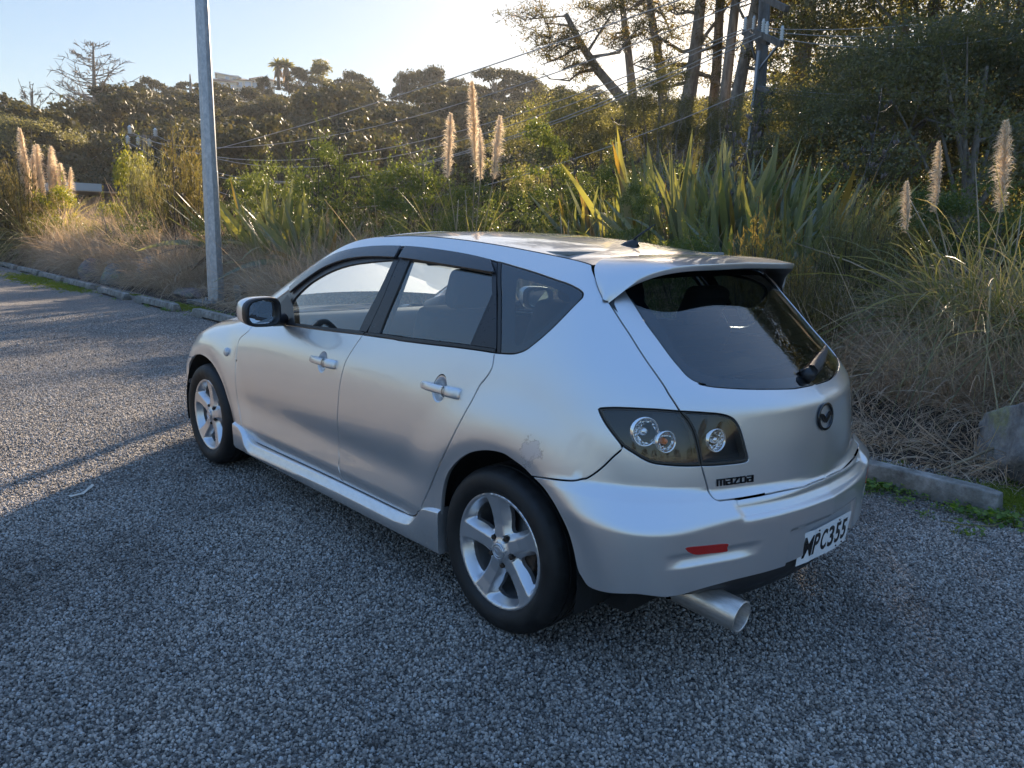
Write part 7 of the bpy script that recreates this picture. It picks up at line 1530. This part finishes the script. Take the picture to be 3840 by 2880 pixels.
Fg=grid_faces(14,12,P,np.ones(len(P),bool));mesh('inner_shell',P,Fg,M_DARK,car);mesh('inner_shell',P*[1,-1,1],Fg,M_DARK,car)
# ------------------------------------------------------------------ side skirts
def skirt(s):
    V=[];F=[];xs=np.concatenate([np.linspace(.315,.50,13),np.linspace(.53,2.0,20),np.linspace(2.03,2.235,13)])
    ztop=[];
    for x in xs:
        zt=np.interp(x,[.315,.40,.425,.45,.475,.50,.545,.62,.8,1.07,1.4,1.8,2.02,2.08,2.12,2.16,2.235],[.386,.376,.368,.335,.311,.297,.288,.285,.285,.284,.279,.269,.263,.285,.325,.345,.352])
        up=sst(.262,.33,zt)           # 0 along the door, 1 at the raised ends
        yb=.853
        lz=zt-.006                    # ledge height
        led=np.interp(up,[0,1],[.036,.006])
        yo=.884-.004*up
        zb=.198+.0*x
        V+=[(x,s*(yb-.03),zt+.004),(x,s*(yb+.004),zt+.004),(x,s*(yb+.010),zt),(x,s*(yo-.010),zt-led*.75),(x,s*(yo-.001),zt-led-.004),(x,s*yo,zt-led-.016),(x,s*(yo-.004),zb+.02),(x,s*(yo-.014),zb),(x,s*(yo-.10),zb-.004)]
    m=9
    for i in range(len(xs)-1):
        for j in range(m-1):
            q=(i*m+j,i*m+j+1,(i+1)*m+j+1,(i+1)*m+j);F.append(q if s<0 else q[::-1])
    F.append(tuple(range(m)) if s>0 else tuple(range(m))[::-1]);e=(len(xs)-1)*m;F.append(tuple(e+i for i in range(m))[::-1] if s>0 else tuple(e+i for i in range(m)))
    o=mesh('side_skirt',V,F,M_PAINT,car,True);o.data.set_sharp_from_angle(angle=R_(32));bevel(o,.003,2,32);return o
skirt(1);skirt(-1)
# ------------------------------------------------------------------ door handles, with the finger scoops behind them
def handle(u,v,door,s):
    P,N=SN([u],[v]);c=Vector(P[0]);n=Vector(N[0]);tx=Vector((1,0,0));tx=(tx-n*tx.dot(n)).normalized();tz=n.cross(tx);tz=tz if tz.z>0 else -tz
    V=[];F=[];m=40;prof=[(1.12,-.004),(1.04,-.0045),(.95,-.0065),(.8,-.011),(.5,-.0145),(.02,-.0155)]
    for k in range(m):
        a=2*math.pi*k/m
        for r,h in prof:V.append(tuple(c+tx*(.037*r*math.cos(a))+tz*(.0485*r*math.sin(a))+n*h))
    kk=len(prof)
    for k in range(m):
        for j in range(kk-1):F.append((k*kk+j,((k+1)%m)*kk+j,((k+1)%m)*kk+j+1,k*kk+j+1))
    # grip: bow from front to back
    V2=[];F2=[];secs=[(.118,.006,.009,.003),(.112,.0115,.013,.010),(.085,.0155,.015,.024),(.045,.0165,.016,.036),(0,.0165,.0165,.040),(-.045,.0175,.0175,.038),(-.062,.0195,.019,.036),(-.0625,.0205,.020,.036),(-.095,.0220,.020,.028),(-.118,.0215,.016,.016),(-.127,.016,.009,.004)]
    q=14
    for dx,hz,hy,off in secs:
        for k in range(q):
            a=2*math.pi*k/q;ca,sa=math.cos(a),math.sin(a);ca=math.copysign(abs(ca)**.7,ca);sa=math.copysign(abs(sa)**.7,sa)
            p=c+tx*dx+tz*(hz*sa+.001)+n*(max(-.004,off-.010+hy*.6*ca));V2.append(tuple(p))
    for i in range(len(secs)-1):
        for k in range(q):F2.append((i*q+k,i*q+(k+1)%q,(i+1)*q+(k+1)%q,(i+1)*q+k))
    F2.append(tuple(range(q)));F2.append(tuple((len(secs)-1)*q+k for k in range(q))[::-1])
    V3=[];F3=[]
    tube(V3,F3,[tuple(c+tx*(-.0622)+tz*(.0215*math.sin(a))+n*(.0265+.0140*math.cos(a))) for a in np.linspace(-1.9,1.9,18)],.0010,5)
    for VV_,FF_,nm,mt in((V,F,'handle_scoop',M_PAINT),(V2,F2,'door_handle',M_PAINT),(V3,F3,'handle_seam',M_RUB)):
        if s<0:VV_=[(a,-b,d) for a,b,d in VV_];FF_=[f[::-1] for f in FF_]
        mesh(nm,VV_,FF_,mt,door)
for s,(fd,rd) in((1,(fdoor,rdoor)),(-1,(fdoorR,rdoorR))):
    handle(*SCF,fd,s);handle(*SCR,rd,s)
# ------------------------------------------------------------------ spoiler
def spoiler():
    # rows from the seam with the roof (front) to the trailing edge; left half control points (y up to the side), mirrored
    top_front=[(-.112,.0,1.3925),(-.112,.2,1.3905),(-.118,.38,1.3835),(-.132,.50,1.372),(-.150,.552,1.352),(-.175,.580,1.326),(-.205,.596,1.288),(-.238,.606,1.250)]
    te=[(-.425,0,1.374),(-.432,.14,1.372),(-.438,.27,1.3705),(-.415,.385,1.366),(-.368,.462,1.350),(-.318,.520,1.318),(-.287,.568,1.276),(-.2585,.600,1.240)]
    def dens(P,n):
        P=np.array(P);t=np.concatenate([[0],np.cumsum(np.linalg.norm(np.diff(P,axis=0),axis=1))]);t/=t[-1];return cspline(t,P,np.linspace(0,1,n))
    n=40;A=dens(top_front,n);B=dens(te,n);rows=[]
    K=9
    wy=np.linspace(0,1,n)
    for k in range(K):
        t=k/(K-1);R=A*(1-t)+B*t
        R[:,2]+=.012*math.sin(math.pi*t)*(1-wy**2)-.004*math.sin(2*math.pi*t)*(1-wy)
        R[:,1]+=.010*math.sin(math.pi*t)*sst(.5,.8,wy)
        rows.append(R)
    th=.022*(1-.75*sst(.75,1,wy))
    lip=B+np.stack([-.002+0*wy,.0*wy,-.006+0*wy],1);lip2=B+np.stack([.006+0*wy,-.002*wy,-th],1)
    rows+= [lip,lip2]
    # underside back to the glass
    for t in(.25,.6,1.0):
        R=lip2*(1-t)+(A+np.array([-.06,-.012,-.045]))*t;R[:,2]-=.0;rows.append(R)
    rows=np.array(rows);m=len(rows)
    full=np.concatenate([rows[:,:0:-1]*[1,-1,1],rows],1);w=full.shape[1]
    V=full.reshape(-1,3);F=[(i*w+j,i*w+j+1,(i+1)*w+j+1,(i+1)*w+j) for i in range(m-1) for j in range(w-1)]
    # side closings
    return V,F
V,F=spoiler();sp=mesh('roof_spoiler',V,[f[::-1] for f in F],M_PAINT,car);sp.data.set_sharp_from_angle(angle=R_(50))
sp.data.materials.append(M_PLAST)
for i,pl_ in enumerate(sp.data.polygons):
    if i//78>=10: pl_.material_index=1  # underside faces set black: their shade is put into the colour
# antenna
ant_b=(.135,0,1.4175)
V=[];F=[]
secs=[(.045,.010,.003),(.035,.019,.013),(.012,.024,.024),(-.018,.024,.031),(-.034,.019,.030),(-.044,.010,.012)]
for i,(dx,w_,h) in enumerate(secs):
    for k in range(9):
        a=math.pi*k/8;V.append((ant_b[0]+dx,w_*math.cos(a),ant_b[2]-.003+h*math.sin(a)))
for i in range(len(secs)-1):
    for k in range(8):F.append((i*9+k,i*9+k+1,(i+1)*9+k+1,(i+1)*9+k))
antb=mesh('antenna_base',V,F,M_PLAST,roof)
V=[];F=[];tube(V,F,[(ant_b[0]-.020,0,1.443),(ant_b[0]-.050,0,1.466),(ant_b[0]-.125,0,1.508)],[.006,.0045,.003],8);mesh('antenna_rod',V,F,M_PLAST,antb)
# ------------------------------------------------------------------ tailgate fittings
def rearpt(y,z,off=0.):
    u=y if y<.4 else y+.01;v=.3
    v=np.interp(z,[.22,.36,.50,.62,.76,.88,.945],[0,.1,.2,.3,.4,.5,.6])
    for _i in range(8):
        P,N=SN([u],[v]);u+=(y-P[0,1]);v+=(z-P[0,2])/1.25
    return Vector(P[0])+Vector(N[0])*off,Vector(N[0])
c,n=rearpt(.001,.852);tx=Vector((0,-1,0));ty=n.cross(tx)*-1;ty=ty if ty.z>0 else -ty
M_BADGE=mat('dark_chrome_badge',(.06,.065,.075),.18,.9)
M=Matrix(((tx.x,ty.x,n.x,c.x),(tx.y,ty.y,n.y,c.y),(tx.z,ty.z,n.z,c.z),(0,0,0,1)))
badge(.114,.006,'winged_badge',M_BADGE,tail,M)
# maker's lettering, each letter an outline of bars
def letter_bars(ch):
    b=.17
    return {'m':[(0,0,b,.86),(0,.86-b,1.0,b+.0),(.415,0,b,.86),(.83,0,b,.86)],
     'a':[(0,.70,.62,b),(.62-.0,0,b*1.15,.87),(0,0,.80,b),(0,.0,b,.50),(0,.36,.80,b)],
     'z':[(0,.70,.80,b),(0,0,.80,b)],'d':[(0,0,b*1.1,.87),(0,.70,.66,b),(0,0,.66,b),(.62,.08,b,.70)]}[ch]
x0=0;V=[];F=[]
lw=dict(m=1.0,a=.80,z=.80,d=.80)
cN,nN=rearpt(.447,.688);cA,_n=rearpt(.512,.686);cB,_n=rearpt(.383,.688)
for ch in 'mazda':
    V=[];F=[]
    for(bx,by,bw_,bh) in letter_bars(ch):box(V,F,(x0+bx+bw_/2,by+bh/2,.06),(bw_,bh,.22))
    if ch=='z':
        k=len(V);V+=[(x0,.10,-.05),(x0+.22,.10,-.05),(x0+.80,.80,-.05),(x0+.58,.80,-.05),(x0,.10,.175),(x0+.22,.10,.175),(x0+.80,.80,.175),(x0+.58,.80,.175)]
        for f in((4,5,6,7),(0,1,5,4),(1,2,6,5),(2,3,7,6),(3,0,4,7)):F.append(tuple(k+i for i in f))
    S0=.138/4.66;out=[]
    for(a,b,h) in V:
        yy=.5145-a*S0*1.0;p,nn=rearpt(yy,.676+b*.027);out.append(tuple(p+nn*(h*.020+.0005)))
    mesh('badge_letter',out,F,M_BADGE if False else mat('black_chrome',(.05,.052,.06),.14,1) if ch=='m' else bpy.data.materials['black_chrome'],tail,False)
    x0+=lw[ch]+.115
# rear wiper
V=[];F=[];c0=Vector((-.690,-.02,.985))
def gpt(y,t,off=0):
    """on the rear glass: y and height z=t"""
    ya=abs(y);v=np.interp(t,[.945,1.345],[.6,1.0]);u=ya
    for _i in range(14):
        P,N=SN([u],[v]);u+=.6*(ya-P[0,1]);v+=.6*(t-P[0,2]);u=max(u,0);v=min(v,1)
    p=Vector(P[0]);n=Vector(N[0]);
    if y<0:p.y*=-1;n.y*=-1
    return p+n*off,n
piv,n=gpt(0.0,.985,.0)
tube(V,F,[piv-n*.01,piv+n*.012,piv+n*.03],[.026,.026,.018],20);wp=mesh('rear_wiper',V,F,M_PLAST,tail)
pts=[(0.0,.985,.030,.021,.016),(-.05,.995,.036,.022,.015),(-.13,1.010,.036,.018,.012),(-.21,1.022,.030,.013,.010),(-.30,1.034,.024,.008,.007),(-.335,1.039,.020,.006,.005)]
V=[];F=[]
for (y,z,o,w_,h) in pts:
    p,n=gpt(y,z,o);up=Vector((0,0,1));up=(up-n*up.dot(n)).normalized()
    for a,b in((1,-.5),(1,.3),(.5,1),(-.5,1),(-1,.3),(-1,-.5)):V.append(tuple(p+up*w_*a+n*h*b))
for i in range(len(pts)-1):
    for k in range(6):F.append((i*6+k,i*6+(k+1)%6,(i+1)*6+(k+1)%6,(i+1)*6+k))
F.append(tuple(range(6)));F.append(tuple(30+k for k in range(6))[::-1])
mesh('wiper_arm',V,F,mat('grey_wiper_plastic',(.05,.048,.048),.5),wp)
V=[];F=[];tube(V,F,[gpt(y,z,.006)[0] for y,z in((.03,.998),(-.08,1.006),(-.2,1.016),(-.34,1.032))],.005,6);mesh('wiper_blade',V,F,M_RUB,wp)
# demister lines on the rear glass
V=[];F=[]
for i,z in enumerate(np.linspace(1.02,1.27,13)):
    yy=np.interp(z,[1.0,1.27],[.50,.44])
    P0=[gpt(y,z,-.0052)[0] for y in np.linspace(-yy,yy,17)];b=len(V)
    for p in P0:V+= [tuple(p),tuple(p+Vector((.0007,0,.0009)))]
    for k in range(16):F.append((b+2*k,b+2*k+2,b+2*k+3,b+2*k+1))
mesh('demister_lines',V,F,mat('demister_brown',(.03,.025,.02),.6),rglass,False,kind='stuff')
# ------------------------------------------------------------------ rear bumper fittings
for s in(1,-1):
    rf=sg('refl')
    if s>0:panel('rear_reflector',rf,M_RED,bumper,off=.0015,gap=.0006,depth=.012,res=.012)
    else:
        o,o2=panel('rear_reflector',rf,M_RED,bumper,off=.0015,gap=.0006,depth=.01,res=.012,right=bumper);bpy.data.objects.remove(o);o2.name='rear_reflector'
# lower black valance
V=[];F=[];ys=np.linspace(-.60,.60,25)
for y in ys:
    a=abs(y);xo=-.805+.30*a*a;zt=.372-.0*a
    V+=[(xo+.05,y,.40),(xo+.012,y,zt+.004),(xo+.004,y,zt-.045+.03*sst(.4,.6,a)),(xo+.055,y,.262+.05*sst(.35,.6,a)),(xo+.25,y,.25)]
for i in range(24):
    for j in range(4):F.append((i*5+j,(i+1)*5+j,(i+1)*5+j+1,i*5+j+1))
mesh('rear_valance',V,F,M_PLAST,bumper)
# number plate, its left end bent back
M_PLATE=mat('white_plate_enamel',(.78,.79,.80),.25);M_INK=mat('black_plate_ink',(.010,.010,.011),.35)
def plate_map(a,b,h=0.):
    """a 0..0.36 from the left end, b 0..0.125 up"""
    y=.180-a;x=-.8300;bend=max(0,.062-a)
    th=R_(46)
    if bend>0:
        x-=-0.0;yy=.118+bend*math.cos(th);x+=bend*math.sin(th)*.6;y=yy
    tilt=.035*(b/.125)
    curl=.010*math.sin(math.pi*max(0,(.12-a))/.12) if a<.12 else 0
    z=.3515+b*.985- (0.22*bend)
    return (x-h-tilt*.25+ .004*math.sin(a*20)*(1-b/.125),y,z)
V=[];F=[];nx,ny=46,12
for sgn in(0,.0012):
    for i in range(nx+1):
        for j in range(ny+1):V.append(plate_map(.36*i/nx,.125*j/ny,sgn-.0012))
st=(nx+1)*(ny+1)
for i in range(nx):
    for j in range(ny):
        q=(i*(ny+1)+j,(i+1)*(ny+1)+j,(i+1)*(ny+1)+j+1,i*(ny+1)+j+1);F.append(tuple(st+k for k in q));F.append(q[::-1])
plate=mesh('number_plate',V,F,M_PLATE,car)
for i,ch in enumerate('MPC355'):
    me=text_mesh(ch,.118,0.0,0,.0028);co=np.array([v.co for v in me.vertices]);
    lo,hi=co.min(0),co.max(0);wch=.043 if ch!='M' else .047
    a0=.022+i*.0545
    bm=bmesh.new();bm.from_mesh(me);bmesh.ops.triangulate(bm,faces=bm.faces);bmesh.ops.subdivide_edges(bm,edges=[e for e in bm.edges if e.calc_length()>.02],cuts=2);bmesh.ops.triangulate(bm,faces=bm.faces);bm.to_mesh(me);bm.free()
    for v in me.vertices:
        a=a0+(v.co.x-lo[0])/(hi[0]-lo[0])*wch;b=.0235+(v.co.y-lo[1])/(hi[1]-lo[1])*.081;v.co=plate_map(a,b,.0009)
    me.materials.clear();me.materials.append(M_INK);o=obj('plate_character',me,plate);md=o.modifiers.new('s','SOLIDIFY');md.thickness=.0008;md.offset=0
V=[];F=[]
for a,b in((.10,.113),(.26,.113),(.26,.010),(.315,.010)):
    p=plate_map(a,b,0);tube(V,F,[p,(p[0]-.003,p[1],p[2])],.0035,8)
mesh('plate_screw',V,F,M_INK,plate,kind='stuff')
# exhaust
M_SS=mat('stainless_pipe',(.60,.57,.53),.36,.85);_n=noise(M_SS,14,5,.6,sc=(1,4,4));_r=ramp(M_SS,_n.outputs[0],[(.3,(.46,.42,.38)),(.55,(.66,.62,.58)),(.75,(.76,.73,.70))]);L_(M_SS,_r.outputs[0],P_(M_SS).inputs['Base Color']);_q=ramp(M_SS,_n.outputs[0],[(.3,(.46,)*3),(.7,(.30,)*3)]);L_(M_SS,_q.outputs[0],P_(M_SS).inputs['Roughness'])
V=[];F=[];ax0=Vector((-.800,.500,.262));ax1=Vector((-.38,.505,.292))
prof=[(.058,.46),(.0535,.004),(.0525,.0),(.0485,.0),(.0475,.003),(.0475,.30)]
d=(ax1-ax0).normalized();a=d.orthogonal().normalized();b=d.cross(a)
for r,h in prof:
    for k in range(48):
        t=2*math.pi*k/48;V.append(tuple(ax0+d*h+(a*math.cos(t)+b*math.sin(t))*r))
for i in range(len(prof)-1):
    for k in range(48):F.append((i*48+k,i*48+(k+1)%48,(i+1)*48+(k+1)%48,(i+1)*48+k))
ex=mesh('exhaust_pipe',V,F,M_SS,car)
V=[];F=[];tube(V,F,[ax0+d*.10,ax0+d*.101],.0463,24);mesh('pipe_baffle',V,F,M_DARK,ex)
V=[];F=[];tube(V,F,[ax1,(-.1,.42,.33),(.3,.30,.30)],.03,12);mesh('exhaust_link',V,F,M_RUST,ex)
# ------------------------------------------------------------------ door mirrors, side repeater
def mirror(s,par):
    V=[];F=[];c=Vector((1.66,.958,1.043))
    # shell: superellipse sections from the glass plane forwards
    secs=[(-.045,.096,.067,0),(-.02,.102,.073,0),(.03,.099,.071,.002),(.07,.080,.058,.004),(.095,.052,.040,.006),(.104,.012,.010,.008)]
    q=28
    for dx,ry,rz,dz in secs:
        for k in range(q):
            a=2*math.pi*k/q;ca,sa=math.cos(a),math.sin(a);e=.62
            V.append((c.x+dx-.020*ca*(dx<.0),c.y+ry*math.copysign(abs(ca)**e,ca),c.z+dz+rz*math.copysign(abs(sa)**e,sa)*(1-.10*ca)))
    for i in range(len(secs)-1):
        for k in range(q):F.append((i*q+k,i*q+(k+1)%q,(i+1)*q+(k+1)%q,(i+1)*q+k))
    V2=[];F2=[]
    fr=[(-.018,1.07),(-.046,1.08),(-.060,1.03),(-.060,.88),(-.032,.84)]
    for dx,k_ in fr:
        for k in range(q):
            a=2*math.pi*k/q;ca,sa=math.cos(a),math.sin(a);e=.62
            V2.append((c.x+dx-.020*ca,c.y+.096*k_*math.copysign(abs(ca)**e,ca),c.z+.067*k_*math.copysign(abs(sa)**e,sa)*(1-.10*ca)))
    for i in range(len(fr)-1):
        for k in range(q):F2.append((i*q+k,i*q+(k+1)%q,(i+1)*q+(k+1)%q,(i+1)*q+k))
    V3=[];F3=[]
    for k in range(q):
        a=2*math.pi*k/q;ca,sa=math.cos(a),math.sin(a);e=.62
        V3.append((c.x-.036-.020*ca,c.y+.096*.84*math.copysign(abs(ca)**e,ca),c.z+.067*.84*math.copysign(abs(sa)**e,sa)))
    F3.append(tuple(range(q)))
    V4=[];F4=[]
    tube(V4,F4,[(1.70,.90,1.00),(1.72,.85,.985),(1.74,.785,.985)],[.034,.030,.034],12)
    P0=[(1.80,.772,.972),(1.60,.785,.970),(1.72,.735,1.060),(1.84,.700,1.105),(1.95,.735,1.00)]
    b=len(V4);V4+=[(x,y+.010,z) for x,y,z in P0];F4.append(tuple(b+i for i in range(5)))
    def fl(V_,F_):return ([(a,-b_,d_) for a,b_,d_ in V_],[f[::-1] for f in F_]) if s<0 else (V_,F_)
    o=mesh('door_mirror',*fl(V,F),M_PAINT,par);
    mesh('mirror_surround',*fl(V2,F2),M_PLAST,o);mesh('mirror_glass',*fl(V3,F3),mat('mirror_silvering',(.75,.78,.8),.01,1) if s>0 else bpy.data.materials['mirror_silvering'],o,False);mesh('mirror_bracket',*fl(V4,F4),M_PLAST,o)
mirror(1,fdoor);mirror(-1,fdoorR)
P,N=S([3.662],[.388],True);P,N=Vector(P[0]),Vector(N[0])
V=[];F=[];a=N.orthogonal().normalized();b=N.cross(a)
for r,h in((.026,-.004),(.0255,.006),(.021,.012),(.012,.016),(.001,.017)):
    for k in range(20):t=2*math.pi*k/20;V.append(tuple(P+N*h+(a*math.cos(t)+b*math.sin(t))*r))
for i in range(4):
    for k in range(20):F.append((i*20+k,i*20+(k+1)%20,(i+1)*20+(k+1)%20,(i+1)*20+k))
mesh('side_repeater',V,F,mat('clear_repeater_plastic',(.55,.56,.58),.12,.3,Coat_Weight=.8),fend)
# ------------------------------------------------------------------ interior
def cushion(name,c,s,rot,mt,par,r=.04):
    V=[];F=[];box(V,F,(0,0,0),s);o=mesh(name,V,F,mt,par,True);bevel(o,r,3);o.location=c;o.rotation_euler=rot;return o
for y in(.37,-.37):
    st_=cushion('seat',(1.20,y,.55),(.52,.50,.16),(0,R_(-6),0),M_INT,car)
    bk=cushion('backrest',(-.28,0,.32),(.12,.48,.60),(0,R_(-16),0),M_INT,st_)
    hr=cushion('headrest',(-.40,0,.70),(.09,.26,.18),(0,R_(-14),0),M_INT,st_,.035)
rs_=cushion('rear_seat',(.42,0,.55),(.50,1.20,.16),(0,R_(-6),0),M_INT,car)
cushion('backrest',(-.27,0,.30),(.14,1.18,.58),(0,R_(-18),0),M_INT,rs_)
for y in(.36,-.36):
    cushion('headrest',(-.37,y,.655),(.09,.27,.18),(0,R_(-16),0),M_INT,rs_,.035)
dash=cushion('dashboard',(1.98,0,.90),(.62,1.36,.16),(0,R_(6),0),M_DASH,car,.05)
cushion('instrument_hood',(-.22,-.36,.09),(.22,.34,.10),(0,R_(10),0),M_PLAST,dash,.04)
V=[];F=[];Rw=.185
tube(V,F,[(0,Rw*math.cos(a),Rw*math.sin(a)) for a in np.linspace(0,2*math.pi,33)],.015,8,False)
for a in(0,math.pi,-math.pi/2):tube(V,F,[(0,0,0),(0,Rw*math.cos(a),Rw*math.sin(a))],.014,6)
sw=mesh('steering_wheel',V,F,M_PLAST,car);sw.location=(1.50,-.37,.90);sw.rotation_euler=(0,R_(22),0)
cushion('parcel_shelf',(-.12,0,.93),(.52,1.10,.02),(0,0,0),M_INT,car,.004)
cushion('headlining',(.55,0,1.375),(1.1,1.06,.015),(0,R_(1.5),0),mat('headlining_grey',(.22,.22,.21),.9),car,.005)
cushion('interior_mirror',(1.42,0,1.30),(.03,.22,.06),(0,0,0),M_PLAST,car,.015)
for s in(1,-1):
    # inner B and C pillar trims
    cushion('pillar_trim',(.885,s*.685,1.19),(.10,.03,.40),(s*R_(24),0,0),M_INT,car,.01)
